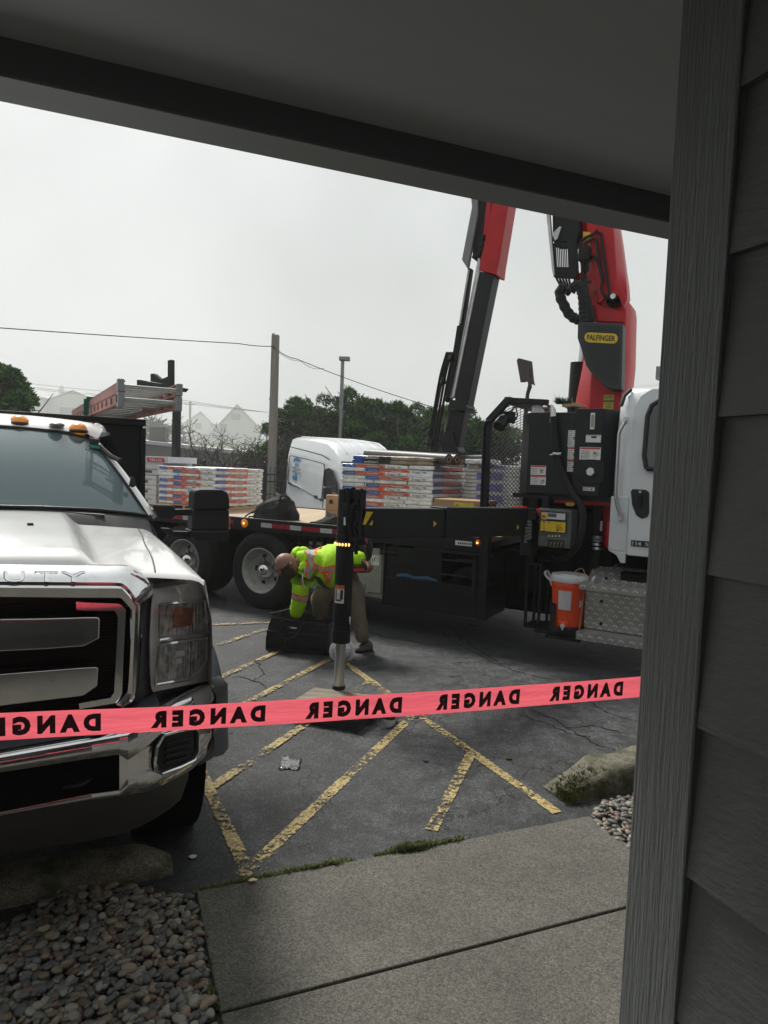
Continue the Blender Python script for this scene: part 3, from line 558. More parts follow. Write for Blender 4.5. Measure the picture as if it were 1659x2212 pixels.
# foggy houses
MT['hwall'] = mat('fog_paled_wall', (.80,.80,.79), .9, var=.05); MT['hroof'] = mat('fog_paled_roof', (.62,.63,.64), .9, var=.05); MT['hwin'] = mat('far_window', (.5,.52,.55), .3, var=.02)  # wall and roof tones paled to carry part of the fog fade
def fhouse(label, Y, pts, dy, wins=(), chim=None, k='p6', ov=1., eaves=()):
    c = P(k, *pts[0], Y); t = thing('gabled_house', label, 'house', (c.x, Y, 0), 0, 'distant houses fading into the fog'); L_ = lambda x, y, d=0: P(k, x, y, Y+d)-V((c.x, Y, 0))
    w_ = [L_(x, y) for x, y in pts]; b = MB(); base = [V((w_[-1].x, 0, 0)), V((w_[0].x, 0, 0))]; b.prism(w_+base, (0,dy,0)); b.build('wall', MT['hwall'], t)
    for i in range(len(pts)-1):
        if (i, i+1) in eaves or not eaves:
            a, q = w_[i], w_[i+1]; d = (q-a).normalized()
            if abs(d.z) < .05 or abs(d.x) < .1: continue
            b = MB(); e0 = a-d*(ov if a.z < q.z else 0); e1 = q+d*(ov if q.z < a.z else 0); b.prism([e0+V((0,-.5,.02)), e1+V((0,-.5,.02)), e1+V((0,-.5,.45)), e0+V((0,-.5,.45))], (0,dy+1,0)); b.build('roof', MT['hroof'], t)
    for (x0, y0, x1, y1) in wins:
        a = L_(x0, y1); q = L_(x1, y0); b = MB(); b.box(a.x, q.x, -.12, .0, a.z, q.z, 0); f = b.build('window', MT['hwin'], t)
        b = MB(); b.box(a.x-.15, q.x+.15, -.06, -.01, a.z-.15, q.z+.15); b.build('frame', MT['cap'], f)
    if chim:
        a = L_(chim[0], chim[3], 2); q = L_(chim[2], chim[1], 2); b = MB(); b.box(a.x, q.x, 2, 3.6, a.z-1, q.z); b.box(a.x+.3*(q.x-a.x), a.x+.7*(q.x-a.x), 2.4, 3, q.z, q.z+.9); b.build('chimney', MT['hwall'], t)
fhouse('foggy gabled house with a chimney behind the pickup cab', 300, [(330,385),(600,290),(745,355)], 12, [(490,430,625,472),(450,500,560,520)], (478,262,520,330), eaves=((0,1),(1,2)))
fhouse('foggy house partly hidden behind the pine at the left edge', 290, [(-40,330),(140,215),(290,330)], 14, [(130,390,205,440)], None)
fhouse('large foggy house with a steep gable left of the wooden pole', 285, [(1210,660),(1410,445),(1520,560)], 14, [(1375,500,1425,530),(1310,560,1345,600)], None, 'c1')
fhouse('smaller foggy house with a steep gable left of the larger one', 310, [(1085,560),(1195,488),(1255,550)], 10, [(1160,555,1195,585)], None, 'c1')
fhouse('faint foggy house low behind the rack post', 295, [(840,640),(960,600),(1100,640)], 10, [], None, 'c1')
p = P('p6', 1290, 640, 80); evergreen('hazy round tree behind the upright rack post', P('p6', 1290, 640, 200).x, 200, 19, P('p6', 1300, 525, 200).z, 77, 1, n=150, leaf=1.6, lumpn=22, depth=6, group=None)
p = P('c1', 1125, 700, 300); b = MB(); b.tube([(0,0,0),(0,0,P('c1',1128,425,300).z)], [.6,.5], 8); b.box(-2.4,2.4,-.2,.2,26,26.4); tag(b.build('foggy_pole', MT['pole'], loc=(p.x,300,0)), 'faint foggy utility pole left of the steep gabled houses', 'pole')
hill = MB(); rows = []
for i in range(35):
    y = 60+i*10; rows.append([(x, y, -.5+max(0,(y-62))*.06*(1+.2*sin(x*.02+1))*max(0,min(1,(250-x)/400))) for x in range(-600, 601, 40)])
hill.grid(rows); tag(hill.build('hill', mat('hill_grass', (.07,.085,.04), .95, var=.4, vs=.2)), kind='structure')
# fog
b = MB(); b.box(-330, 330, -20, 420, -1, 75); fg = b.build('haze', None if False else mat('haze_air', (1,1,1))); fg['kind'] = 'stuff'; fg['label'] = 'pale fog fading the distant houses'
m = fg.data.materials[0]; nt = m.node_tree; nt.nodes.clear(); vo = nt.nodes.new('ShaderNodeVolumePrincipled'); ou = nt.nodes.new('ShaderNodeOutputMaterial'); nt.links.new(vo.outputs[0], ou.inputs['Volume'])
vo.inputs['Color'].default_value = (.985,.995,.995,1); vo.inputs['Density'].default_value = .0013; vo.inputs['Anisotropy'].default_value = .2
# ================================================================== FLATBED CRANE TRUCK (local: x to the cab, y away from us)
random.seed(31)
TL = lambda u, v, z: T.W(u, v, z)
tk = thing('crane_truck', 'black flatbed truck with a red loader crane and white cab, loaded with roofing stacks', 'truck', (T.O[0], T.O[1], 0), T.rot)
tb = lambda b, name, m, **k: b.build(name, MT[m] if isinstance(m, str) else m, tk, **k)
DZ = 1.13
b = MB(); b.box(-6.2, 3.0, .06, 2.44, DZ-.04, DZ); tb(b, 'deck', 'deckw')
b = MB(); b.box(-6.2, 3.04, 0, .06, DZ-.14, DZ+.015); b.box(-6.2, 3.04, 2.44, 2.5, DZ-.14, DZ+.015); b.box(-6.25,-6.2,0,2.5,DZ-.14,DZ+.015)
x = -6.0
while x < 3: b.box(x, x+.05, .06, 2.44, DZ-.16, DZ-.045); x += .4
b.box(-6.2, 6.2, .75, .84, .70, DZ-.165); b.box(-6.2, 6.2, 1.66, 1.75, .70, DZ-.165); tb(b, 'bed_frame', 'black2', bevel=.004)
# reflective tape
def rx(k, x, y): return T.v(k, x, y, 0).x
segs = []; x = -6.1; i = 0
while x < 1.4:
    w_ = .28 if i % 2 == 0 else .17
    segs.append((x, x+w_, i % 2)); x += w_; i += 1
lx = rx('p2', 1010, 978)
b = MB()
for (a, c, k) in segs:
    if a < lx+.11 and c > lx-.11: continue
    b.box(a, c-.003, -.004, 0, DZ-.085, DZ-.03, k)
tb(b, 'reflective_strip', [mat('reflector_red', (.33,.012,.03), .3, var=.3, vs=30, dirt=.5, ds=20), mat('reflector_white', (.5,.52,.54), .35, var=.2, vs=30, dirt=.5, ds=18)])
b = MB(); b.lathe([(.0,0),(.052,0),(.055,.012),(.04,.022),(0,.024)], (lx, -.001, DZ-.055), (0,-1,0), 24); o = tb(b, 'marker_lamp', 'amber')
b = MB(); b.ball((lx,-.026,DZ-.055), .012, .006, .012); b.build('bulb', MT['amberlit'], o)
b = MB()
for k in range(7):
    x = .55+k*.14; b.box(x, x+.012, -.02, .05, DZ-.28, DZ-.14)
b.cyl((.5,.01,DZ-.25),(1.5,.01,DZ-.25),.012,n=8); tb(b, 'strap_winch_rail', 'black2')
# wheels
def wheel(px_, side, group=None, front=False):
    z = .49; y0 = 0 if side < 0 else 2.44; ay = V((0, -1 if side < 0 else 1, 0)); o = (px_, y0, z)
    w_ = thing('wheel', 'x', 'x', (0,0,0)); [w_.__delitem__(k) for k in ('label', 'category')]; w_.parent = tk
    b = MB(); prof = [(.285,-.005),(.30,.004),(.345,.012),(.40,.006),(.43,.002),(.455,-.012),(.478,-.03),(.49,-.045),(.492,-.21),(.478,-.235),(.44,-.25),(.30,-.245)]
    b.lathe(prof, o, ay, 64)
    for k in range(3):
        b.lathe([(.493,-.07-k*.055),(.4955,-.072-k*.055),(.4955,-.105-k*.055),(.493,-.107-k*.055)], o, ay, 64)
    for r_ in (.36,.41): b.lathe([(r_-.004,.008),(r_,.0125),(r_+.004,.008)], o, ay, 64)
    b.build('tyre', MT['rubber'], w_)
    b = MB(); b.lathe([(.287,-.008),(.292,.006),(.282,.008),(.274,-.005),(.268,-.03),(.255,-.045),(.25,-.11),(.235,-.135),(.20,-.15),(.17,-.152),(.115,-.145),(.112,-.13)], o, ay, 64)
    rm = b.build('rim', MT['rim'], w_, sm=50)
    b = MB()
    for k in range(5):
        a = 2*pi*k/5+.6; c = V(o)+ay*-.149+V((cos(a)*.185, 0, sin(a)*.185)); b.lathe([(0,.0),(.03,.0),(.034,.002)], c, ay, 20)
    b.build('hand_hole', MT['kdecal'], rm)
    b = MB()
    for k in range(10):
        a = 2*pi*k/10; c = V(o)+ay*-.15+V((cos(a)*.135, 0, sin(a)*.135)); b.cyl(c, c+ay*.035, .014, n=6)
    b.build('wheel_nuts', MT['alu'], rm)
    b = MB(); b.lathe([(.115,-.15),(.108,-.12),(.10,-.10),(.085,-.06),(.06,-.03),(.03,-.018),(0,-.015)], o, ay, 32); b.build('hub_cap', MT['chrome'], w_)
    if not front:
        b = MB(); b.lathe([(a, h-.30) for a, h in prof], o, ay, 48); b.build('inner_tyre', MT['rubber'], w_)
    return w_
for u_ in (.03, -1.30): wheel(u_, -1); wheel(u_, 1)
wheel(6.6, -1, front=True); wheel(6.6, 1, front=True)
b = MB()
for u_ in (.03, -1.3, 6.6): b.cyl((u_,.3,.49),(u_,2.2,.49),.07,n=12); b.ball((u_,1.22,.49),.2,.22,.2)
for k in range(3): b.box(-1.2-.0*k, -.1, .60, .69, .55+k*.05, .59+k*.05)
b.box(-.75,-.5,.5,.7,.35,.8); tb(b, 'axles', 'dark')
# mud flap, toolboxes, side bins
for xf in (.60, -2.1): b = MB(); b.box(xf,xf+.02,.02,.62,.36,.98); tb(b, 'mud_flap', 'rubber')
p0 = T.v('p7',0,0,0)
wb = thing('x','x','x'); 
wb.name = 'toolbox'; [wb.__delitem__(k) for k in ('label','category')]; wb.parent = tk; wb['label'] = 'pale grey steel toolbox under the deck'
b = MB(); b.box(.72,1.80,.06,.62,.345,.92); b.build('case', MT['greybox'], wb, bevel=.008)
b = MB(); b.box(.77,1.76,.045,.058,.40,.87); d_ = b.build('door', MT['greybox'], wb, bevel=.01)
b = MB(); b.box(1.48,1.60,.035,.044,.385,.41); b.box(1.52,1.55,.028,.05,.40,.50); b.build('latch', MT['steel'], d_)
b = MB(); q = T.vs('c12',[(1135,455),(1215,455),(1212,560),(1133,557)], .04); b.box(q[0].x,q[1].x,.040,.0445,q[2].z,q[0].z,0)
for k in range(9): xx = random.uniform(q[0].x+.01,q[1].x-.01); b.bar((xx,.0385,random.uniform(q[2].z+.01,q[0].z-.01)),(xx+random.uniform(-.02,.02),.0385,random.uniform(q[2].z+.01,q[0].z-.01)),.003,.004,mi=1)
b.build('decal', [MT['wdecal'], MT['kdecal']], d_)
b = MB()      # dark bins from toolbox to the front post, open recess and step bars
b.box(1.83,3.04,.55,.62,.30,.97); b.box(1.83,2.52,.02,.60,.60,.96); b.box(1.83,3.04,.0,.62,.29,.62)
b.box(3.04,3.055,.0,.62,.29,.52); b.box(1.805,1.825,.0,.62,.30,.98); tb(b, 'side_bin', 'black', bevel=.006)
b = MB(); b.box(2.97,3.06,-.02,.06,.285,DZ+.28); b.box(2.89,2.93,-.015,.0,.35,.93); b.box(2.2,3.1,-.012,.03,.955,.985); tb(b, 'frame_post', 'black', bevel=.006)
b = MB(); [b.cyl((2.52,.01,z),(2.95,.01,z),.011,n=8) for z in (.72,.88)]; [b.cyl((2.55,.0-.013,z),(2.9,-.013,z),.009,n=8) for z in (.50,)]; tb(b, 'step_bars', 'black2')
b = MB(); b.lathe([(.13,-.03),(.19,-.02),(.20,0),(.19,.02),(.13,.03)], (2.75,.25,.60), (0,-1,.1), 28); b.tube([(2.1,.1,.64),(2.2,.08,.67),(2.32,.09,.64),(2.4,.08,.66),(2.5,.1,.63)],.014,8); tb(b, 'hose_coil', 'plastic')
b = MB(); b.tube([(1.98,.02,.64),(2.1,-.005,.655),(2.2,.01,.635),(2.35,-.005,.65),(2.48,.0,.64)],[.02,.03,.02,.03,.015],8); tb(b, 'blue_sling', mat('blue_webbing', (.02,.07,.14), .8))
b = MB()
for (x0, x1) in ((1.75,1.95),(2.7,2.9)):
    for x in (x0, x1): b.box(x, x+.012, .01, .05, .86, 1.0)
    b.cyl((x0,.02,.89),(x1+.02,.02,.89),.02,n=10)
tb(b, 'hangers', 'black2')
# plate and small lamp under the beam
b = MB(); q = T.vs('p3',[(1170,1022),(1325,1030)], -.02); b.box(q[0].x,q[1].x,-.024,-.02,q[0].z-.04,q[0].z+.01); o = tb(b, 'serial_plate', 'wdecal')
b = MB(); [b.box(q[0].x+.03+k*.022, q[0].x+.044+k*.022,-.0255,-.0245,q[0].z-.026,q[0].z-.006) for k in range(8)]; b.build('characters', MT['kdecal'], o)
b = MB(); c = T.v('p3',1380,1028,-.02); b.lathe([(0,.02),(.025,.015),(.033,0)], (c.x,-.02,c.z-.01), (0,-1,0), 16); o = tb(b, 'marker_lamp', 'orange'); b = MB(); b.ball((c.x,-.036,c.z-.01),.01,.008,.01); b.build('bulb', MT['amberlit'], o)
# bulkhead with mesh guard
MZ = DZ+.28
fr = T.vs('c5',[(195,940),(228,295),(335,140),(440,150)], .0)
b = MB(); X0, X1 = 2.98, 3.62; zc, ztop = fr[1].z, fr[2].z
for yy in (.02, 2.42):
    s = 1 if yy < 1 else 1
    b.bar((X0,yy,DZ-.05),(X0,yy,zc),.07,.07,up=(0,1,0)); b.bar((X0,yy,zc),(X0+.20,yy,ztop),.07,.07,up=(0,1,0))
b.bar((X0+.2,.0,ztop),(X0+.2,2.45,ztop),.07,.07); b.bar((X0,.0,MZ-.1),(X0,2.45,MZ-.1),.07,.07)
b.bar((X0+.18,.02,ztop),(X0+.62,.02,ztop-.03),.06,.06,up=(0,1,0)); tb(b, 'bulkhead_frame', 'black', bevel=.006)
b = MB()       # expanded mesh in a plane x = X0 .. follows frame; strands
def strand(p, q): b.bar(p, q, .005, .006)
st = .13
ylo, yhi, zlo, zhi = .05, 2.4, MZ-.05, ztop-.03
def xm(z): return X0+.02+max(0, min(1, (z-zc)/(ztop-zc)))*.18
def clipseg(y0, sgn):
    z = zlo; y = y0
    # segments within the rectangle
    za, zb = zlo, zhi; ya = y0; k = 2.7
    t0 = 0; t1 = zhi-zlo
    if sgn > 0:
        t0 = max(0, (ylo-y0)/k); t1 = min(t1, (yhi-y0)/k)
    else:
        t0 = max(0, (y0-yhi)/k); t1 = min(t1, (y0-ylo)/k)
    if t1 <= t0: return
    ts = sorted([t0, t1]+([zc-zlo] if t0 < zc-zlo < t1 else []))
    for i in range(len(ts)-1):
        A_, B_ = [(xm(zlo+t), y0+sgn*k*t, zlo+t) for t in (ts[i], ts[i+1])]; strand(A_, B_)
y = ylo-3.2
while y < yhi+3.2: clipseg(y, 1); clipseg(y, -1); y += st
tb(b, 'mesh_guard', 'black')['kind'] = 'stuff'
b = MB(); q = T.v('c5', 205, 330, -.02); b.tube([(q.x+.06,-.02,q.z+.06),(q.x+.01,-.03,q.z+.05),(q.x-.01,-.03,q.z),(q.x-.005,-.03,MZ+.0)], .011, 8); tb(b, 'grab_rail', 'black')
b = MB(); q = T.v('c5', 355, 270, .12); b.box(q.x-.06,q.x+.07,.1,.22,q.z-.05,q.z+.07); b.cyl((q.x,.1,q.z+.0),(q.x-.03,-.0,q.z-.1),.055,.065,n=18); b.tube([(q.x,.16,q.z+.05),(q.x+.1,.12,q.z+.12),(q.x+.13,.1,q.z+.02),(q.x+.08,.1,q.z-.06)],.01,6); tb(b, 'work_lamp', 'plastic', bevel=.008)
# fluid tanks (traced on the truck's near side)
ta = T.vs('c5',[(440,230),(868,224),(846,832),(424,820)], .04)
b = MB(); x0, x1, x2 = ta[0].x, T.v('c5',530,500,.04).x, ta[1].x; zt, zb = ta[0].z, ta[2].z
b.prism([(x0,.22,zb),(x1-.02,.04,zb),(x2,.04,zb),(x2,1.0,zb),(x0,1.0,zb)], (0,0,zt-zb)); t1 = tb(b, 'hydraulic_tank', 'tankp', bevel=.006)
tc_ = T.vs('c5',[(865,212),(1062,200),(1043,832),(846,830)], -.0)
y0, y1 = tc_[0].x, tc_[1].x; zt2 = tc_[1].z; 
b = MB(); b.prism([(y0,0,zb),(y1,0,zb),(y1+.14,.20,zb),(y1+.14,1.1,zb),(y0,1.1,zb)], (0,0,zt2-zb)); t2 = tb(b, 'fuel_tank', 'tankp', bevel=.006)
b = MB(); b.box(x0-.03,y1+.1,.1,1.0,zb-.05,zb-.006); b.box(x0+.3,x0+.36,.05,.1,zb-.02,DZ+.0); b.box(x0+.12,x0+.2,.2,.3,DZ-.2,zb); tb(b, 'tank_cradle', 'black')
def decal(x0_, y0_, x1_, y1_, v, par, kind='w', k='c5', red=True, lines=4, name='warning_decal', icon=True):
    a = T.v(k, x0_, y0_, v); c = T.v(k, x1_, y1_, v); w_, h = c.x-a.x, a.z-c.z; bb = MB(); e = .0015; bb.box(a.x, c.x, v-e*2, v-e, c.z, a.z, 0); top = a.z
    if red: bb.box(a.x+w_*.03, c.x-w_*.03, v-e*3, v-e*2, a.z-h*.16, a.z-h*.03, 1); top = a.z-h*.2
    for i in range(lines):
        z = top-h*.08-i*(top-c.z-h*.1)/max(1, lines); x = a.x+w_*.06; xe = a.x+w_*(.5 if icon else .9)
        while x < xe-.01: l_ = random.uniform(.008,.02); bb.box(x, min(x+l_, xe), v-e*3, v-e*2, z-.004, z, 2); x += l_+.004
    if icon:
        ix, iz, s = a.x+w_*.74, (top+c.z)/2, min(w_*.36, h*.6)
        for _ in range(7):
            p, q = [(ix+random.uniform(-.5,.5)*s, v-e*2.5, iz+random.uniform(-.5,.5)*s) for _ in (0,1)]; bb.bar(p, q, .004, .003, mi=2)
        bb.ball((ix, v-e*2, iz+s*.2), s*.12, .001, s*.12, mi=2)
    return bb.build(name, [MT['wdecal'], MT['rdecal'], MT['kdecal']], par)
decal(537,613,643,684,.04,t1); decal(535,687,642,757,.04,t1); decal(808,358,862,478,.04,t1,red=False,lines=8); decal(806,480,860,570,.04,t1); decal(802,572,856,660,.04,t1)
decal(892,480,1040,574,0,t2,lines=6); decal(915,767,998,801,0,t2,lines=3)
o = decal(936,392,1043,447,0,t2,red=False,lines=1,icon=False)
b = MB(); q = T.v('c5',990,400,0); b.box(q.x-.02,q.x+.03,-.006,-.0045,q.z-.02,q.z-.002,0); b.build('blue_patch', mat('blue_decal',(.02,.03,.16),.5), o)
b = MB(); a = T.v('c5',972,232,0); c = T.v('c5',998,352,0); b.box(a.x,c.x,-.012,0,c.z,a.z); b.box(a.x+.008,c.x-.008,-.016,-.012,c.z+.02,a.z-.02,1); b.build('sight_gauge', [MT['steel'], mat('gauge_glass',(.3,.27,.2),.2)], t2, bevel=.002)
b = MB(); q = T.v('c5',973,660,0)
ring = [(q.x+.125*(abs(cos(a))**.6)*(1 if cos(a) > 0 else -1), -.001, q.z+.0+.12*(abs(sin(a))**.6)*(1 if sin(a) > 0 else -1)) for a in [2*pi*i/28 for i in range(28)]]
b.prism(ring, (0,-.012,0)); b.build('inspection_cover', MT['tankp'], t2, bevel=.004)
b = MB(); b.cyl((q.x,-.013,q.z),(q.x,-.045,q.z),.045,.042,n=6); b.build('filler_cap', MT['steel'], t2, bevel=.004)
b = MB(); a = T.v('c5',830,215,.2); b.cyl((a.x,.25,zt),(a.x,.25,zt+.05),.05,n=20); b.cyl((a.x,.25,zt+.05),(a.x,.25,zt+.075),.06,n=20); b.build('breather_cap', MT['plastic'], t1, bevel=.003)
# big hose from elbow, across tank, looping under
hp = [T.v('c5',x,y,v) for x,y,v in [(600,205,.15),(640,195,.1),(680,190,.06),(697,215,.0),(697,265,-.02)]]
b = MB(); b.tube(hp, [.03,.032,.03,.028,.03], 12); b.cyl(hp[-1],hp[-1]-V((0,0,.05)),.034,n=6); b.box(hp[0].x-.06,hp[1].x,.08,.2,hp[0].z-.05,hp[0].z+.03); tb(b, 'hose_fitting', 'alu')
hq = [T.v('c5',x,y,v) for x,y,v in [(697,262,-.02),(703,340,-.03),(708,430,-.03),(722,530,-.03),(745,620,-.04),(790,730,-.06),(845,830,-.1),(895,900,-.14),(915,990,-.16),(905,1090,-.16),(880,1180,-.12),(830,1250,-.05),(760,1290,.05),(700,1270,.15)]]
def smooth(pts, n=5):
    out = []; Q = [V(p) for p in pts]; Q = [Q[0]*2-Q[1]]+Q+[Q[-1]*2-Q[-2]]
    for i in range(1, len(Q)-2):
        for k in range(n):
            t = k/n; out.append(.5*((2*Q[i])+(Q[i+1]-Q[i-1])*t+(2*Q[i-1]-5*Q[i]+4*Q[i+1]-Q[i+2])*t*t+(3*Q[i]-Q[i-1]-3*Q[i+1]+Q[i+2])*t**3))
    return out+[Q[-2]]
hs2 = smooth(hq, 9); b = MB(); b.tube(hs2, [.033+.002*(i % 3 == 0) for i in range(len(hs2))], 14); tb(b, 'suction_hose', 'rubber')
b = MB(); q = T.v('c5',722,530,-.06); b.lathe([(.038,-.012),(.042,0),(.038,.012)], q, (0.1,0,1), 16); b.bar(q+V((-.06,-.02,-.01)), q+V((.05,-.02,.01)),.01,.012); tb(b, 'hose_clamp', 'steel')
vq = smooth([T.v('c5',x,y,.25) for x,y in [(1020,850),(1022,1000),(1020,1120),(1010,1250),(985,1400),(960,1540)]], 5); b = MB(); b.tube(vq, [.045+.003*(i % 2) for i in range(len(vq))], 14); tb(b, 'suction_hose', 'rubber')
b = MB()
for y in (1150,1185,1215): q = T.v('c5',1016,y,.25); b.lathe([(.05,-.012),(.054,0),(.05,.012)], q, (0,0,1), 20)
q = T.v('c5',1020,1145,.25); b.cyl(q-V((0,0,.03)), q+V((0,0,.03)),.062,n=20); b.cyl(q+V((0,-.05,0)),q+V((.06,-.08,0)),.02,n=8); q = T.v('c5',1045,1090,.2); b.bar(q,q+V((0,0,.1)),.02,.02); tb(b, 'valve_clamps', 'steel')
# crane base, slew mechanism (dark) filling the space behind
b = MB(); b.box(3.15,4.2,.75,1.8,.45,1.64); b.box(3.3,4.1,.35,.75,.6,1.5); b.box(3.9,4.25,.3,2.2,.3,1.2); b.box(2.95,4.25,.9,1.6,.25,.8); tb(b, 'crane_base', 'dark', bevel=.02)
a = T.v('c5',705,845,.15); c = T.v('c5',1130,870,.15); b = MB(); b.box(a.x,c.x-.0,.15,.5,a.z-.06,a.z-.006); a = T.v('c5',1085,1020,.12); c = T.v('c5',1120,1215,.12); b.box(a.x,c.x+.02,.12,.3,c.z,a.z); q = T.v('c5',1075,990,.3); b.box(q.x-.05,q.x+.05,.3,.5,1.15,1.6)
b.box(3.1,3.18,.2,.5,1.28,1.4); tb(b, 'slew_housing', 'red', bevel=.01)
b = MB(); a = T.v('c5',780,880,.12); c = T.v('c5',850,910,.12); b.prism([(a.x,.145,(a.z+c.z)/2),(a.x+.02,.145,c.z),(c.x-.02,.145,c.z),(c.x,.145,(a.z+c.z)/2),(c.x-.02,.145,a.z),(a.x+.02,.145,a.z)], (0,.004,0)); tb(b, 'arrow_decal', 'yellow')
# control panel
pa_ = T.v('c5',598,925,-.12); pb_ = T.v('c5',838,1222,-.12); X0_, X1_, Z1_, Z0_ = pa_.x, pb_.x, pa_.z, pb_.z
cp = thing('x','x','x'); cp.name = 'control_box'; [cp.__delitem__(k) for k in ('label','category')]; cp.parent = tk; cp['label'] = 'grey valve control box with a yellow chart'
b = MB(); b.box(X0_,X1_-.02,-.12,.12,Z0_+.04,Z1_); b.box(X0_,X1_-.02,-.13,.05,Z0_,Z0_+.1); b.build('case', MT['greyp'], cp, bevel=.014)
def pq(x, y): q = T.v('c5', x, y, -.125); return q.x, q.z
def rect(par, name, x0_, y0_, x1_, y1_, m, dy=.0, th=.004, k=0):
    a = pq(x0_, y0_); c = pq(x1_, y1_); bb = MB(); bb.box(a[0], c[0], -.125-dy-th, -.125-dy, c[1], a[1]); return bb.build(name, MT[m], par)
f1 = rect(cp, 'bezel', 608,945,792,1108,'plastic'); d1 = rect(cp, 'display', 615,953,785,1010,'boxw',.004); rect(d1, 'yellow_patch', 617,956,652,1006,'yellow',.008,.002); rect(d1, 'screen', 660,960,722,990,'greyp',.008,.002)
b = MB(); q = pq(632,982); b.cyl((q[0],-.133,q[1]),(q[0],-.155,q[1]),.014,n=14); b.build('stop_button', MT['rdecal'], cp)
b = MB()
for k in range(4): q = pq(672+14*k,998); b.cyl((q[0],-.133,q[1]),(q[0],-.137,q[1]),.005,n=8)
b.build('buttons', MT['wdecal'], cp)
ch = rect(cp, 'load_chart', 610,1014,785,1102,'yellow',.004)
b = MB()
for k in range(3): q = pq(632,1046+19*k); b.prism([(q[0]-.009,-.134,q[1]-.008),(q[0]+.009,-.134,q[1]-.008),(q[0],-.134,q[1]+.008)], (0,.001,0))
q = pq(632,1024); b.cyl((q[0],-.1335,q[1]),(q[0],-.1345,q[1]),.009,n=12)
o_ = pq(722,1090)
for k in range(6): a = R(20+k*14); b.bar((o_[0],-.134,o_[1]),(o_[0]+cos(a)*.055,-.134,o_[1]+sin(a)*.055),.002,.002)
for k in range(10): a, c = R(10+8*k), R(18+8*k); b.bar((o_[0]+cos(a)*.06,-.134,o_[1]+sin(a)*.06),(o_[0]+cos(c)*.06,-.134,o_[1]+sin(c)*.06),.002,.002)
for k in range(4): q = pq(662,1019+5*k); b.box(q[0],q[0]+.03-.004*k,-.1345,-.1335,q[1]-.001,q[1]+.001)
b.build('chart_lines', MT['kdecal'], ch)
b = MB()
for k in range(4): q = pq(668+25*k,1125); b.prism([(q[0]-.008,-.136,q[1]-.008),(q[0]+.008,-.136,q[1]-.008),(q[0]+.008,-.136,q[1]+.004),(q[0],-.136,q[1]+.011),(q[0]-.008,-.136,q[1]+.004)], (0,.003,0))
b.build('arrow_labels', mat('pale_label',(.6,.6,.35),.5), cp)
b = MB(); a = pq(658,1148); c = pq(778,1208); b.box(a[0],c[0],-.1315,-.1305,c[1],a[1]); b.build('lever_recess', MT['kdecal'], cp)
for k in range(4):
    b = MB(); q = pq(675+25*k,1205); b.tube([(q[0],-.13,q[1]+.0),(q[0]+.012,-.155,q[1]+.02),(q[0]+.02,-.165,q[1]+.045)], [.006,.005,.007], 8); b.build('lever', mat('lever_yellow',(.3,.32,.08),.4), cp)
# outrigger: slewed beam and jack leg
og = thing('x','x','x'); og.name = 'outrigger'; [og.__delitem__(k) for k in ('label','category')]; og.parent = tk
LP = T.L(P('c12', 868, 700, 5.27)); lx_, ly_ = LP.x, LP.y
E0 = V((lx_+.05, ly_+.09, 0)); E1 = V((3.42, -.02, 0)); 
def ozt(k, x, y, Y): return P(k, x, y, Y).z
zt0, zb0 = ozt('c3',800,590,5.6), ozt('c3',800,760,5.6)
def beamsec(t0, t1, w_, dz0, dz1, name, m='black'):
    b = MB(); A_ = E0.lerp(E1, t0); B_ = E0.lerp(E1, t1); zz0 = zt0-.05*t0; zz1 = zt0-.05*t1; n = V(((E1-E0).y, -(E1-E0).x, 0)).normalized()*w_/2
    b.add([A_+n+V((0,0,zb0-.055*t0-dz0)), A_-n+V((0,0,zb0-.055*t0-dz0)), A_-n+V((0,0,zz0+dz1)), A_+n+V((0,0,zz0+dz1)), B_+n+V((0,0,zb0-.055*t1-dz0)), B_-n+V((0,0,zb0-.055*t1-dz0)), B_-n+V((0,0,zz1+dz1)), B_+n+V((0,0,zz1+dz1))], [(3,2,1,0),(4,5,6,7),(0,1,5,4),(1,2,6,5),(2,3,7,6),(3,0,4,7)])
    o = b.build(name, MT[m], og, bevel=.008); return o
bi = beamsec(0, .8, .16, 0, 0, 'inner_beam')
def tcross(xd, Y0=6):   # beam parameter seen at photo column
    d = ray(xd, 1130); best = 0
    for i in range(1001):
        t = i/1000; q = TL(*(E0.lerp(E1, t).x, E0.lerp(E1, t).y, 0)); 
        if q.x/q.y < d.x/d.y: best = t
    return best
tsm = tcross(946)
bo = beamsec(tsm, 1, .20, .015, .015, 'outer_beam')
bdir = (E1-E0).normalized(); bn = V((bdir.y, -bdir.x, 0))
def bp(x, y, off=.082, k='p3'):   # photo point on the beam's near face -> local
    d = ray(*px(k, x, y)); O_ = TL(*(E0+bn*off)); d1 = TL(*(E1+bn*off))-O_; n = V((d1.y, -d1.x, 0)); t = O_.dot(n)/d.dot(n); return T.L(V((d.x*t, d.y*t, HCAM+d.z*t)))
for poly_ in ([(340,745),(400,748),(328,870),(303,865)], [(397,825),(394,872),(363,870)], [(965,832),(995,858),(965,888)]): b = MB(); b.prism([bp(x,y) for x,y in poly_], bn*.002); b.build('yellow_mark', MT['yellow'], bi)
q = bp(445,1062,.10,'c5'); b = MB(); b.prism([bp(x,y,.102,'c5') for x,y in [(435,1042),(450,1062),(435,1082)]], bn*.002); b.build('yellow_mark', MT['yellow'], bo)
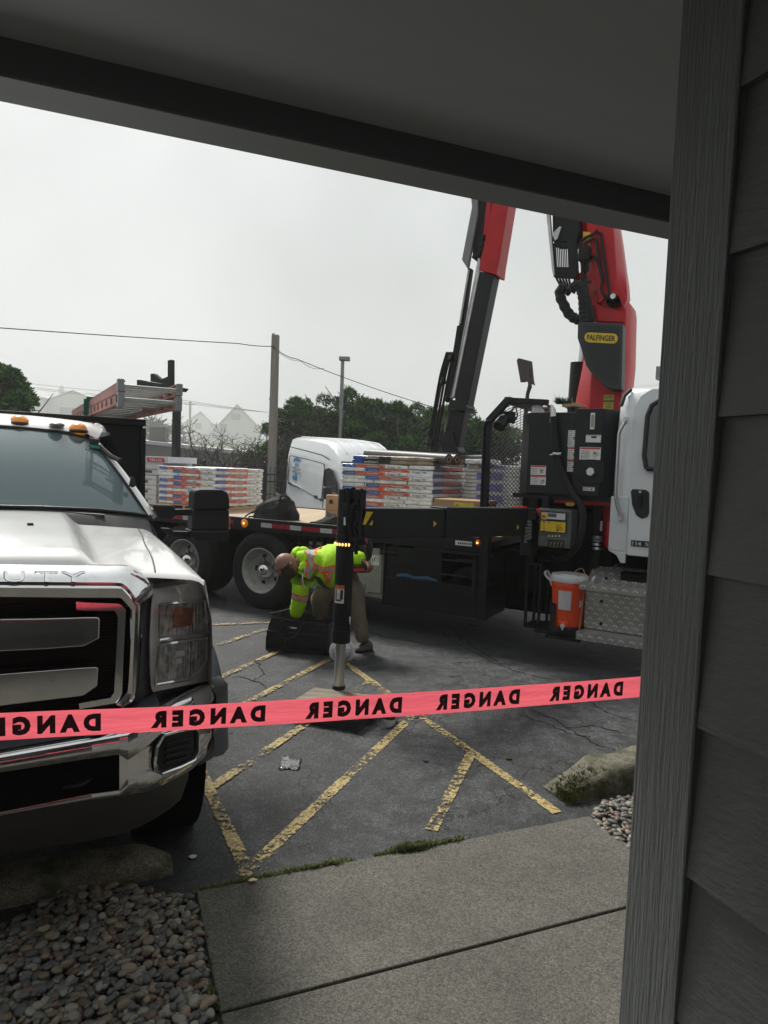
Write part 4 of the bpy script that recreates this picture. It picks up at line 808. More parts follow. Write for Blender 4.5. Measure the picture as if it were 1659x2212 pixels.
# pivot bracket with red plate and hydraulic fittings
b = MB(); a = T.v('c5',388,912,-.12); b.prism(T.vs('c5',[(388,912),(485,912),(510,945),(500,962),(388,950)],-.12), (0,.1,0)); b.prism(T.vs('c5',[(570,965),(575,930),(600,922),(640,930),(640,985),(570,985)],-.06), (0,.08,0)); b.build('pivot_plate', MT['red'], og, bevel=.008)
b = MB(); b.prism(T.vs('c5',[(395,928),(460,930),(455,958),(390,955)],-.125), (0,-.015,0)); b.build('clip', MT['steel'], og, bevel=.002)
b = MB(); q0 = T.v('c5',520,960,-.05); b.cyl(q0+V((0,0,.05)), q0-V((0,0,.42)), .07, n=20); b.box(q0.x-.08,q0.x+.1,-.12,.1,q0.z-.06,q0.z+.02); b.box(q0.x-.09,q0.x+.06,.0,.5,q0.z-.38,q0.z-.1); b.build('pivot_pin', MT['black'], og, bevel=.005)
b = MB()
for (x, y0_, y1_) in ((500,1060,1180),(520,1010,1160),(533,1015,1150)):
    q1 = T.v('c5',x,y0_,-.14); q2 = T.v('c5',x-3,y1_,-.14); n_ = 6
    for i in range(n_): a = q1.lerp(q2, i/n_); c = q1.lerp(q2, (i+.7)/n_); b.cyl(a, c, .013+.004*(i % 2), n=8)
b.build('hose_fittings', MT['galv'], og)
# leg
def lz(k, x, y): return P(k, x, y, 5.27).z
def lx2(z):   # leg axis in local coords (slight lean)
    return V((lx_+(z-1.0)*.012, ly_, z))
ztp, zlo = lz('c3',720,478), lz('c12',825,1285)
b = MB(); b.cyl(lx2(zlo), lx2(ztp-.02), .069, .069, 32); b.cyl(lx2(zlo-.01), lx2(zlo+.09), .0735, n=32); b.cyl(lx2(lz('c12',870,290)), lx2(lz('c12',870,255)), .076, n=32); lg = b.build('jack_cylinder', MT['black'], og, sm=50)
b = MB(); b.cyl(lx2(.12), lx2(zlo), .041, n=28); b.build('piston_rod', MT['steel'], og); b = MB(); b.cyl(lx2(.10), lx2(.128), .05, n=28); b.build('foot', MT['black2'], og)
zr = lz('c12',830,345); b = MB(); b.cyl(lx2(zr-.018), lx2(zr+.018), .079, n=32); rg = b.build('beacon_ring', MT['greyp'], og)
b = MB()
for k in range(20):
    a = 2*pi*k/20; c = lx2(zr)+V((cos(a)*.0795, sin(a)*.0795, 0)); b.ball(c, .006, .006, .011, n=8)
b.build('beacon_lights', MT['amberlit'], rg)
b = MB(); zz = zb0-.02; b.box(lx_+.03,lx_+.085,ly_-.03,ly_+.16,zb0-.06,zt0+.14); b.build('leg_bracket', MT['black'], og, bevel=.006)
vz0, vz1 = lz('c12',1020,290), lz('c3',770,490)
b = MB(); dr = T.L(P('c12',1010,100,5.21)); b.box(dr.x-.028,dr.x+.028,dr.y-.03,dr.y+.02,vz0,vz1); bb_ = b.build('valve_block', MT['black2'], og, bevel=.004)
for k in range(5): b = MB(); z = vz0+.06+k*(vz1-vz0-.1)/5; b.cyl((dr.x,dr.y-.03,z),(dr.x,dr.y-.048,z),.016,n=6); b.build('plug', MT['black'], bb_)
b = MB()
for i, (x, y) in enumerate([(690,488),(707,485),(725,488),(742,480),(772,492),(790,488)]):
    q = T.L(P('c3', x, y, 5.21)); b.cyl(q-V((0,0,.10)), q-V((0,0,.04)), .016, n=6); b.cyl(q-V((0,0,.045)), q+V((0,0,.0)), .012, n=10); b.cyl(q-V((0,0,.02)), q-V((0,0,.005)), .018, n=6)
b.build('hose_couplings', MT['black2'], og)
b = MB()
for pts in ([(700,500),(712,570),(700,650),(706,720),(722,770),(745,800),(757,760)],[(745,500),(752,580),(720,640),(712,700),(735,790),(760,840),(752,880)],[(775,545),(740,590),(722,600),(728,660)],[(790,520),(795,600),(775,680),(778,760),(765,820),(762,880)],[(737,900),(735,980),(725,1080),(712,1180),(708,1270)],[(757,815),(780,770),(800,790),(835,850),(845,890),(820,900)]):
    pp = smooth([T.L(P('c3', x, y, 5.16)) for x, y in pts], 6); b.tube(pp, .0085, 8)
b.build('leg_hoses', MT['rubber'], og)
b = MB()
for i in range(12):
    pp = smooth([T.L(P('c3', 735+random.gauss(12,14), 800+random.gauss(20,28), 5.16+random.gauss(0,.02))) for _ in range(4)], 6); b.tube(pp, .010, 7)
b.build('hose_bundle', MT['rubber'], og)
b = MB(); q = T.L(P('c3',692,682,5.18)); b.box(q.x-.006,q.x+.012,q.y-.01,q.y,q.z-.03,q.z+.03); b.cyl(T.L(P('c12',925,1090,5.21)),T.L(P('c12',935,1090,5.21))+V((0,0,.0)),.03,n=12); b.build('sensor_tag', MT['wdecal'], og)
# warning decal wrapped on the leg
b = MB(); z0, z1 = lz('c12',805,908), lz('c12',805,735); az = atan2(*(lambda d_: (d_.y, d_.x))(T.L(V((0,0,0)))-V((lx_,ly_,0))))
def arc(b, a0, a1, z0, z1, r, mi): b.grid([[(lx_+(z-1)*.012+cos(a)*r, ly_+sin(a)*r, z) for a in [a0+(a1-a0)*i/8 for i in range(9)]] for z in (z0, z1)], mi)
A0_, A1_ = az-1.05, az+.13
arc(b, A0_, A1_, z0, z1, .0700, 0); arc(b, A0_, A1_, z1-.03, z1, .0704, 1)
arc(b, A0_+.75, A1_-.12, z1-.11, z1-.035, .0705, 2); arc(b, A0_+.12, A0_+.3, z1-.11, z1-.035, .0705, 2); arc(b, A0_+.12, A1_-.3, z1-.125, z1-.11, .0705, 2)
for k in range(6): arc(b, A0_+.1, A1_-.12-random.random()*.3, z0+.015+k*.011, z0+.019+k*.011, .0705, 3)
b.build('warning_decal', [MT['wdecal'], mat('orange_decal',(.6,.13,.03),.5), MT['kdecal'], mat('grey_print',(.3,.3,.3),.5)], lg)
# ---------------------------------------------------------------- crane column and booms
CY_ = 1.25
cr = thing('x','x','x'); cr.name = 'loader_crane'; [cr.__delitem__(k) for k in ('label','category')]; cr.parent = tk
def loft2(b, A_, B_, v0, v1, mi=0):   # quads between two traced outlines given at v
    b.prism(A_, (0, v1-v0, 0), mi)
cv = lambda k, pts, v: T.vs(k, pts, v)
# column: tapered faceted box traced in the photo
def sect(k, y, xs, v):    # left, ridge, right columns at row y
    return [T.v(k, x, y, v) for x in xs]
b = MB(); rows = []
for (y, xl, xr_, xrt) in [(2130,300,470,800),(1650,395,500,850),(1100,520,560,862),(1010,540,570,850)]:
    a = T.v('p8', xl, y, CY_+.02); m_ = T.v('p8', xr_, y, CY_-.2); r_ = T.v('p8', xrt, y, CY_-.2); z = a.z
    rows.append([(a.x,CY_+.02,z),(m_.x,CY_-.2,z),(r_.x,CY_-.2,z),(r_.x+.04,CY_-.1,z),(r_.x+.04,CY_+.3,z),(a.x,CY_+.3,z)])
rows.insert(0, [(x, y, 1.5) for x, y, z in rows[0]])
b.grid(rows, closed=True); b.poly(rows[-1]); b.build('column', MT['red'], cr, bevel=.012)
b = MB(); a = T.v('p8',320,1800,CY_+.25); b.cyl((a.x+.0,CY_+.3,1.6),(a.x+.02,CY_+.3,T.v('p8',340,1600,CY_+.3).z),.10,n=24); b.build('lift_cylinder', MT['black'], cr); 
b = MB(); q = T.v('p8',385,1500,CY_+.3); b.cyl((a.x+.04,CY_+.3,q.z-.4),(a.x+.1,CY_+.3,q.z+.7),.05,n=20); b.build('lift_rod', MT['steel'], cr)
# head and main boom (red, leaning)
b = MB(); v0 = CY_-.24
b.prism(cv('p8',[(530,1150),(500,960),(560,960),(845,1030),(850,1130),(855,1165)],v0+.02), (0,.46,0))
b.prism(cv('p8',[(290,690),(370,960),(500,985),(545,1000),(570,920),(600,700),(500,640),(380,600)],v0+.12), (0,.2,0)); b.build('knuckle', MT['red'], cr, bevel=.015)
up = [(700,-420),(770,-420),(800,260),(888,900),(850,1025),(560,965),(430,640),(350,300),(290,-420)]
b = MB(); f_ = cv('p8',[(330,-420),(560,-420),(560,965),(440,640),(350,200)],v0+.04)
# faceted boom: sections along its axis
secs = []
for (y, xa, xb, xc) in [(990,515,560,850),(900,470,700,884),(760,450,765,875),(640,420,760,855),(300,370,735,808),(100,345,715,775),(-500,240,600,660),(-1400,80,430,490)]:
    a = T.v('p8', xa, y, v0+.12); m_ = T.v('p8', xb, y+0, v0); c = T.v('p8', xc, y, v0+.16); z = a.z
    l_ = T.v('p8', xa+90, y, v0)
    secs.append([(a.x,v0+.12,z),(l_.x,v0,z),(m_.x,v0,z),(c.x,v0+.16,z),(c.x,v0+.36,z),(m_.x,v0+.5,z),(l_.x,v0+.5,z),(a.x,v0+.38,z)])
b.grid(secs, closed=True); b.poly(secs[-1]); b.build('main_boom', MT['red'], cr, bevel=.01)
b = MB(); b.prism(cv('p8',[(560,930),(650,870),(770,770),(800,775),(884,900),(845,1000),(830,980),(790,870),(700,850),(640,890),(590,945)],v0-.04), (0,.05,0)); b.build('hinge_cheek', MT['red'], cr, bevel=.006)
b = MB(); c = T.v('p8',745,905,v0-.01); b.lathe([(0,.012),(.085,.012),(.09,0)], c, (0,-1,0), 28); b.build('hinge_recess', MT['dark'], cr)
b = MB(); b.cyl(c+V((0,-.012,.01)), c+V((0,-.09,.01)), .028, n=20); b.build('hinge_pin', MT['steel'], cr)
b = MB()
for (x, y, r_) in ((478,727,.028),(540,830,.026)): q = T.v('p8',x,y,v0+.0); b.lathe([(0,.0),(r_*.8,.0)], q+V((0,-.012,0)), (0,-1,0), 20)
b.build('lightening_holes', MT['kdecal'], cr)
b = MB()
for pts in ([(460,290),(480,262),(530,250),(550,275),(560,330),(590,560),(620,680),(600,790),(640,870),(700,905),(750,940)],[(560,190),(600,200),(615,330),(650,560),(690,830),(720,900),(755,925)],[(385,330),(380,290),(430,240),(520,195),(560,150)],[(470,470),(510,440),(560,490),(600,620),(610,690)],[(425,500),(430,600),(400,700),(450,830),(500,1000),(530,1120)]):
    b.tube(smooth([T.v('p8',x,y,v0-.05) for x, y in pts], 6), .016, 8)
b.build('boom_pipes', MT['black'], cr)
b = MB(); a = T.v('p8',370,360,v0-.05); c = T.v('p8',480,490,v0-.05); b.box(a.x,c.x,v0-.12,v0,c.z,a.z); b.cyl((a.x+.05,v0-.08,c.z),(a.x+.05,v0-.08,c.z-.12),.022,n=10); b.cyl((a.x+.09,v0-.08,c.z),(a.x+.1,v0-.08,c.z-.12),.022,n=10); b.cyl((a.x+.06,v0-.08,a.z),(a.x+.08,v0-.08,a.z+.06),.02,n=6); b.build('valve', MT['black2'], cr, bevel=.006)
b = MB(); b.prism(cv('p8',[(405,170),(485,180),(480,330),(440,250),(405,300)],v0-.012), (0,.004,0)); dd = b.build('yellow_decal', MT['yellow'], cr)
b = MB(); q = T.v('p8',440,230,v0-.016); b.text('S', q, (.1,0,1), (-1,0,.1), .05); b.build('lettering', MT['kdecal'], dd)
# red shoulder cylinder left of head (thin red rod box)
b = MB(); b.prism(cv('p8',[(345,180),(400,170),(445,640),(380,640)],v0+.2), (0,.15,0)); b.build('boom_cheek', MT['red'], cr, bevel=.008)
# black grille housing
gh = cv('p8',[(10,60),(110,60),(360,60),(370,160),(330,270),(355,610),(310,675),(95,665),(68,590)], v0-.05)
b = MB(); b.prism(cv('p8',[(70,-300),(350,-300),(365,160),(330,275),(75,275)],v0-.05), (0,.3,0)); b.prism(cv('p8',[(88,555),(345,560),(352,610),(312,678),(95,665)],v0-.05), (0,.05,0)); b.prism(cv('p8',[(232,270),(332,270),(350,565),(245,560)],v0-.05), (0,.04,0)); b.prism(cv('p8',[(75,340),(92,340),(106,560),(90,560)],v0-.05), (0,.03,0)); b.prism(cv('p8',[(75,295),(240,295),(240,338),(75,338)],v0-.05),(0,.03,0)); hz_ = b.build('hose_housing', MT['black2'], cr)
b = MB()
for k in range(8): b.prism(cv('p8',[(100+k*19,330),(109+k*19,330),(118+k*19,560),(109+k*19,560)],v0-.045), (0,.02,0))
b.build('grille', MT['black2'], hz_)
b = MB(); b.prism(cv('p8',[(-25,-300),(15,-300),(95,640),(80,662),(65,590)],v0-.08), (0,.06,0)); b.build('silver_cover', MT['alu'], hz_, bevel=.004)
b = MB(); b.prism(cv('p8',[(70,190),(150,110),(168,120),(125,250),(95,270)],v0-.075), (0,.02,0)); b.build('bracket', MT['alu'], hz_, bevel=.003)
b = MB()
for k in range(5): b.tube([T.v('p8',110+k*35,665,v0+.05+k*.02), T.v('p8',125+k*32,700,v0+.05), T.v('p8',150+k*28,745,v0+.02), T.v('p8',165+k*24,790,v0)], .013, 8)
b.build('hose_tails', MT['rubber'], cr)
b = MB(); b.tube(smooth([T.v('p8',x,y,v0-.06) for x, y in [(265,820),(215,800),(165,800),(150,860),(190,960),(245,1060),(310,1115),(365,1135)]], 6), [.055+.005*sin(i*1.3) for i in range(43)], 14)
b.tube(smooth([T.v('p8',x,y,v0-.1) for x, y in [(265,820),(305,770),(350,760),(385,810),(405,900),(410,1000),(415,1080),(425,1160)]], 6), [.055+.004*sin(i*1.7) for i in range(43)], 14)
b.tube(smooth([T.v('p8',x,y,v0-.08) for x, y in [(410,650),(420,760),(450,900),(480,1050),(500,1160)]], 6), [.035+.002*sin(i*1.7) for i in range(25)], 12); b.build('sleeved_hoses', MT['cloth'], cr)
# perforated guard with maker's sign
vp = CY_-.42
b = MB(); pg = [(375,1150),(830,1170),(838,1190),(822,1880),(805,1895),(680,1880),(640,1855),(500,1720),(435,1630),(380,1440),(342,1330),(345,1180)]
b.prism(cv('p8',pg,vp), (0,.2,0)); gd = b.build('perforated_guard', MT['greyp'] if False else mat('guard_paint',(.028,.032,.034),.5), cr, bevel=.012)
b = MB(); a = T.v('p8',400,1200,vp); st_ = .0165; inner = cv('p8',[(412,1185),(805,1205),(795,1845),(700,1835),(520,1690),(465,1600),(395,1330)],vp); pz = [(p.x,p.z) for p in inner]; z = a.z+.02; i = 0
sg = [(p.x,p.z) for p in cv('p8',[(412,1265),(788,1285),(788,1395),(412,1370)],vp)]
while z > min(p[1] for p in pz):
    x = min(p[0] for p in pz)+(i % 2)*st_/2
    while x < max(p[0] for p in pz):
        if inpoly(x, z, pz) and not inpoly(x, z, sg): b.add([(x+.0052*cos(q*pi/3), vp-.0008, z+.0052*sin(q*pi/3)) for q in range(6)], [(0,1,2,3,4,5)])
        x += st_
    z -= st_*.86; i += 1
b.build('perforations', mat('hole_black',(.004,.004,.004),.9), gd)['kind'] = 'stuff'
c0 = T.v('p8',420,1320,vp-.004); c1 = T.v('p8',782,1338,vp-.004); dx = (c1-c0).normalized(); h2 = .052; upv = V((0,0,1)); cc = (c0+c1)/2
def pill(b, hw, hh, yoff, mi): 
    pts = [cc+dx*(sx*(hw-hh)+cos(a)*hh)+upv*(sin(a)*hh)+V((0,yoff,0)) for sx, aa in ((1, range(-90,91,15)),(-1, range(90,271,15))) for a in [R(q) for q in aa]]
    b.prism(pts, (0,.003,0), mi)
hw = (c1-c0).length/2; b = MB(); pill(b, hw, h2, 0, 0); si = b.build('sign_plate', MT['yellow'], gd)
b = MB(); b.text('PALFINGER', cc+V((0,-.002,0)), dx, upv, .062, hw*1.72, bold=.03); b.build('lettering', MT['kdecal'], si)
b = MB(); a = T.v('p8',632,1948,CY_-.205); c = T.v('p8',733,2120,CY_-.205); b.box(a.x,c.x,CY_-.209,CY_-.204,c.z,a.z,0); w_ = c.x-a.x; h = a.z-c.z; xm_ = (a.x+c.x)/2
b.box(a.x,c.x,CY_-.2105,CY_-.209,a.z-h*.45,a.z-h*.36,1); b.box(a.x,c.x,CY_-.2105,CY_-.209,c.z,c.z+h*.08,1)
X_, Z_ = (1,0,0), (0,0,1); yy = CY_-.2115
b.text('KTL', (xm_,yy,a.z-h*.17), X_, Z_, h*.16, w_*.7, mi=1); b.text('Paltronic', (xm_,yy,a.z-h*.56), X_, Z_, h*.09, w_*.8, mi=1); b.text('150', (xm_,yy,a.z-h*.75), X_, Z_, h*.13, w_*.5, bold=.02, mi=1)
b.build('type_plate', [mat('gold_decal',(.5,.38,.06),.4), MT['kdecal']], cr)
# folded outer boom: red tube above, black telescopes, silver guide strip (local, traced at v=1.5)
vb = 1.45
b = MB(); 
def boomsec(pts, name, m, dv=.26, v=vb, bev=.012): b = MB(); b.prism(cv('c4', pts, v), (0,dv,0)); return b.build(name, MT[m] if isinstance(m, str) else m, cr, bevel=bev)
boomsec([(545,-120),(640,-120),(548,440),(535,500),(500,492),(430,470),(440,410),(468,300)], 'jib_section', 'red', .28, vb-.02)
b = MB(); b.prism(cv('c4',[(430,470),(535,500),(545,420),(445,395)],vb-.03), (0,.31,0)); b.prism(cv('c4',[(470,120),(500,-120),(515,-120),(490,300),(455,400),(440,410)],vb+.02), (0,.22,0)); b.build('jib_collar', MT['red'], cr, bevel=.008)
boomsec([(435,480),(520,500),(360,1290),(280,1300),(295,1180)], 'telescope_section', 'black', .22)
boomsec([(265,1300),(350,1300),(310,1520),(215,1530)], 'telescope_section', 'black', .18, vb+.02)
boomsec([(278,1290),(248,1290),(262,1240),(350,1260),(360,1290),(340,1308),(300,1310)], 'boom_collar', 'black', .3, vb-.04)
boomsec([(425,395),(440,410),(436,480),(285,1230),(262,1240),(240,1380),(215,1520),(205,1520),(230,1380)], 'side_plate', 'alu', .05, vb-.01)
b = MB()
boomsec([(300,800),(335,800),(275,1190),(250,1250),(215,1250),(225,1180),(270,990)], 'hose_guide', 'black2', .12, vb+.05)
boomsec([(365,460),(385,460),(335,800),(310,800)], 'hose_guide', 'black2', .1, vb+.05)
b = MB(); A_ = T.v('c4',372,470,vb+.045); B_ = T.v('c4',318,790,vb+.045)
for k in range(26): q = A_.lerp(B_, (k+.5)/26); b.box(q.x-.013,q.x+.013,vb+.038,vb+.0485,q.z-.012,q.z+.006)
b.build('ladder_slots', MT['alu'], cr)['kind'] = 'stuff'
boomsec([(385,-120),(500,-120),(500,110),(455,300),(430,390),(385,400),(392,380)], 'hose_reel_cover', 'black2', .2, vb+.05)
boomsec([(365,-120),(420,-120),(425,130),(365,468),(328,410),(388,95)], 'mesh_cover', mat('mesh_grey',(.22,.22,.23),.5,.3,vs=80,var=.4), .06, vb)
b = MB()
for k, (x0_, x1_, x2_) in enumerate([(262,205,140),(275,220,158),(288,238,175),(250,190,128)]):
    b.tube(smooth([T.v('c4',x0_-8,960,vb+.06), T.v('c4',x1_+10,1110,vb+.05), T.v('c4',x2_+25,1380,vb+.05), T.v('c4',x2_+2,1520,vb+.05)], 5), .017, 8)
b.build('boom_hoses', MT['rubber'], cr)
b = MB()
for (x, y) in ((262,1000),(216,1140),(245,1240),(205,1480),(150,1500),(445,330),(455,290),(445,370)): q = T.v('c4',x,y,vb+.02); b.ball(q,.035,.04,.045,8,jit=.2); b.box(q.x-.03,q.x+.03,vb+.0,vb+.06,q.z-.02,q.z+.05)
b.build('hose_brackets', MT['black2'], cr, bevel=.004)
b = MB(); b.prism(cv('p3',[(925,100),(940,190),(1000,195),(1010,130),(985,60)],vb+.02), (0,.15,0)); b.prism(cv('p3',[(1020,100),(1050,190),(1195,200),(1200,180),(1170,120),(1150,0),(1050,0)],vb-.01), (0,.24,0)); b.build('boom_tip', MT['black'], cr, bevel=.01)
# ---------------------------------------------------------------- cab
cb = thing('x','x','x'); cb.name = 'cab'; [cb.__delitem__(k) for k in ('label','category')]; cb.parent = tk
sd = T.vs('c5',[(1120,1025),(1135,800),(1175,300),(1185,130),(1215,20),(1300,-20)], 0)
XR = 4.26
def cabsec(x, y0, top, zb_):
    c = .10; return [(x,y0+.00,zb_),(x,y0,1.9),(x,y0+.06,top-.22),(x,y0+.10,top-.10),(x,y0+.2,top-.02),(x,y0+.32,top),(x,1.22,top+.02),(x,2.12,top),(x,2.24,top-.02),(x,2.34,top-.10),(x,2.38,top-.22),(x,2.44-y0,1.9),(x,2.44-y0,zb_)]
b = MB(); rows = [cabsec(XR,.10,2.60,1.15), cabsec(XR+.02,.03,2.66,1.13), cabsec(XR+.12,.0,2.74,1.12), cabsec(4.9,.0,2.78,1.12), cabsec(5.4,.0,2.76,1.12), cabsec(5.75,.03,2.68,1.12), cabsec(6.05,.05,1.95,1.12)]
b.grid(rows); b.poly(rows[0][::-1]); b.poly(rows[-1]); b.build('cab_shell', MT['white'], cb, sm=50)
vd = -.006
b = MB(); dpts = [(4.44,1.11),(4.43,1.6),(4.40,2.3),(4.41,2.50),(4.46,2.62),(4.56,2.68),(5.3,2.68),(5.55,2.0),(5.6,1.11)]
b.prism([(x,vd-.02,z) if z < 2.0 else (x,vd-.02+(z-1.9)*.13,z) for x, z in dpts], (0,.05,0)); dr_ = b.build('door', MT['white'], cb, bevel=.01)
b = MB(); b.box(XR+.0,4.425,-.008,.03,1.14,1.66); b.prism([(XR+.0,-.008,1.14),(4.425,-.008,1.14),(4.425,-.008,1.03),(4.38,-.008,1.03),(4.34,-.008,1.10)], (0,.03,0)); b.build('rear_corner_panel', MT['white'], cb, bevel=.008)
w0 = T.v('c5',1378,300,.02); b = MB(); wp = [(w0.x+.03,1.93),(w0.x,2.05),(w0.x+.0,2.42),(w0.x+.03,2.52),(w0.x+.1,2.57),(5.2,2.57),(5.4,2.05),(5.38,1.93)]
oy = lambda z: vd-.028+max(0,(z-1.9))*.13
b.prism([(x,oy(z)-.002,z) for x, z in wp], (0,.004,0)); f_ = b.build('window', MT['glass'], dr_)
b = MB(); pc = [(x,oy(z)-.006,z) for x, z in wp]; b.tube(pc+[pc[0]], .022, 8); b.build('window_seal', MT['plastic'], f_)
b = MB(); hp_ = T.vs('c5',[(1262,800),(1275,785),(1370,790),(1395,810),(1395,960),(1380,990),(1340,1000),(1300,975),(1270,900)],-.028); b.prism(hp_, (0,-.006,0)); hd = b.build('handle_recess', MT['plastic'], dr_, bevel=.003)
b = MB(); q = T.v('c5',1328,870,-.035); b.box(q.x-.016,q.x+.016,-.055,-.035,q.z-.06,q.z+.05); b.build('handle', MT['black2'], dr_, bevel=.005); b = MB(); q = T.v('c5',1328,805,-.035); b.cyl(q,q+V((0,-.006,0)),.012,n=14); b.build('lock', MT['steel'], dr_)
gp = smooth([T.v('c5',x,y,-.05) for x, y in [(1222,288),(1215,305),(1180,370),(1172,450),(1155,780),(1158,880),(1178,950),(1185,985)]], 5); b = MB(); b.tube(gp, .017, 12)
for q in (gp[0], gp[-1]): b.box(q.x-.02,q.x+.02,-.05,.01,q.z-.035,q.z+.035); b.cyl(q,q+V((0,-.02,0)),.012,n=6)
b.build('grab_handle', MT['steel'], cb, sm=50)
b = MB(); a = T.v('c5',1264,1155,-.032); c = T.v('c5',1345,1205,-.032); b.box(a.x,a.x+.42,-.036,-.029,c.z,a.z,0); xa = a.x; zz = (a.z+c.z)/2; hh = (a.z-c.z)*.72
b.text('114', ((a.x+c.x)/2,-.038,zz), (1,0,0), (0,0,1), hh, (c.x-a.x)*.8, bold=.04, mi=1); b.text('SD', (c.x+.07,-.038,zz), (1,0,0), (0,0,1), hh*.8, .1, bold=.02, mi=1); b.build('badge', [MT['plastic'], MT['chrome']], dr_)
b = MB(); q = T.v('c5',1190,20,.3); b.box(4.7,4.74,.3,.42,2.76,2.86); b.tube([(4.29,.06,2.52),(4.31,.09,2.62),(4.36,.13,2.68)],.02,8); b.build('roof_gutter', MT['plastic'], cb)
b = MB(); a = T.v('d',1419,793,.35); b.box(a.x,a.x+.12,.3,.42,a.z-.12,a.z); b.box(a.x+.04,a.x+.07,.34,.38,a.z-.3,a.z-.1); b.build('roof_bracket', MT['galv'], cb)
b = MB(); b.box(5.62,5.68,.12,2.32,1.9,2.6); b.build('windshield', MT['glass'], cb)
b = MB(); rows = [[(x,y0,zb_),(x,y0,zt_-.15),(x,y0+.12,zt_),(x,1.22,zt_+.04),(x,2.44-y0-.12,zt_),(x,2.44-y0,zt_-.15),(x,2.44-y0,zb_)] for x, y0, zt_, zb_ in [(5.95,.25,1.85,1.0),(6.6,.3,1.75,1.05),(7.2,.35,1.62,1.0),(7.35,.4,1.45,.7)]]; b.grid(rows); b.poly(rows[-1]); b.build('hood', MT['white'], cb)
b = MB(); b.box(7.3,7.5,.1,2.34,.45,.75); b.build('bumper', MT['chrome'], cb, bevel=.03); b = MB(); b.box(7.33,7.37,.75,1.7,.85,1.4); b.build('grille', MT['plastic'], cb)
b = MB(); b.box(4.3,7.2,.35,2.1,.55,1.14); b.build('underbody', MT['dark'], cb)
# diamond plate steps
def diamond():
    m = mat('diamond_plate', (.42,.42,.40), .33, .45, var=.12, dirt=.35, ds=5, dcol=(.2,.19,.16)); nt = m.node_tree; L = nt.links.new; O = _n(nt,'ShaderNodeTexCoord').outputs['Object']
    hs_ = []
    for rot, off in ((.785,0),(-.785,.5)):
        mp = _n(nt,'ShaderNodeMapping'); mp.inputs['Rotation'].default_value = (0, rot, 0); mp.inputs['Scale'].default_value = (30,1,30); mp.inputs['Location'].default_value = (off,0,off); L(O, mp.inputs['Vector'])
        sx = _n(nt,'ShaderNodeSeparateXYZ'); fr_ = []
        L(mp.outputs[0], sx.inputs[0])
        for ax, w_ in (('X', .16), ('Z', .40)):
            f = _n(nt,'ShaderNodeMath',operation='PINGPONG'); L(sx.outputs[ax], f.inputs[0]); f.inputs[1].default_value = 1.0
            g = _n(nt,'ShaderNodeMath',operation='LESS_THAN'); L(f.outputs[0], g.inputs[0]); g.inputs[1].default_value = w_; fr_.append(g.outputs[0])
        mu = _n(nt,'ShaderNodeMath',operation='MULTIPLY'); L(fr_[0], mu.inputs[0]); L(fr_[1], mu.inputs[1]); hs_.append(mu.outputs[0])
    ad = _n(nt,'ShaderNodeMath',operation='MAXIMUM'); L(hs_[0], ad.inputs[0]); L(hs_[1], ad.inputs[1]); bp_ = _n(nt,'ShaderNodeBump',Strength=.9,Distance=.006); L(ad.outputs[0], bp_.inputs['Height']); L(bp_.outputs[0], nt.nodes['Principled BSDF'].inputs['Normal']); pb_ = nt.nodes['Principled BSDF']; sc_ = pb_.inputs['Base Color'].links[0].from_socket; mq = _n(nt,'ShaderNodeMix',data_type='RGBA'); L(ad.outputs[0], mq.inputs[0]); L(sc_, mq.inputs[6]); mq.inputs[7].default_value = (.85,.85,.83,1); L(mq.outputs[2], pb_.inputs['Base Color']); return m  # lugs coloured paler to stand in for light catching the raised tread
MT['diam'] = diamond()
sb = thing('x','x','x'); sb.name = 'step_tank'; [sb.__delitem__(k) for k in ('label','category')]; sb.parent = tk; sb['label'] = 'diamond plate steps and tank cover below the cab'
sx0 = 4.08; ztk = T.v('c5',1040,1352,.25).z; zs = T.v('c5',975,1450,-.06).z; zl = T.v('c5',950,1805,-.06).z
b = MB(); n = 8; rows = []
prof = [(.02,.40+.44),(.0,.82),(-.03,.79),(-.05,.74),(-.05,.36),(-.03,.33),(.1,.31),(.5,.31),(.55,.6),(.5,.84)]
b.grid([[(x, y, z) for y, z in [(.5,.33),(.02,.33),(-.02,.36),(-.035,.42),(-.035,.74),(-.02,.80),(.0,.83),(.25,ztk),(.5,ztk+.02)]] for x in (sx0, sx0+1.6)]); b.poly([(sx0,y,z) for y, z in [(.5,.33),(.02,.33),(-.02,.36),(-.035,.42),(-.035,.74),(-.02,.80),(.0,.83),(.25,ztk),(.5,ztk+.02)]][::-1]); b.build('tank_cover', MT['diam'], sb, sm=30)
for (z, ov) in ((zs,.16),(zl,.18)):
    b = MB(); b.box(sx0-.03,sx0+1.65,-.035-ov,-.037,z-.012,z); b.box(sx0-.03,sx0+1.65,-.035-ov,-.03-ov,z-.075,z-.013); st_ = b.build('step', MT['diam'], sb, bevel=.003)
    b = MB(); [b.box(sx0+k*.1, sx0+.06+k*.1, -.038-ov, -.036-ov+.02, z+.0005, z+.004) for k in range(16)]; b.build('tread_teeth', MT['steel'], st_)
b = MB()
for (x, y) in ((1048,1598),(1045,1762),(1083,1432)): q = T.v('c5',x,y,-.036); b.cyl(q,q+V((0,-.012,0)),.016,n=12)
b.build('bolts', MT['black2'], sb)
b = MB(); b.ball((sx0+.2,.15,.29),.14,.12,.05,12); b.tube([(sx0-.05,.3,.9),(sx0-.02,.2,.7),(sx0-.05,.15,.55),(sx0+.03,.2,.4)],.06,10); b.box(sx0+.3,sx0+.55,.05,.3,.86,.93); b.build('tank_underside', MT['dark'], sb)
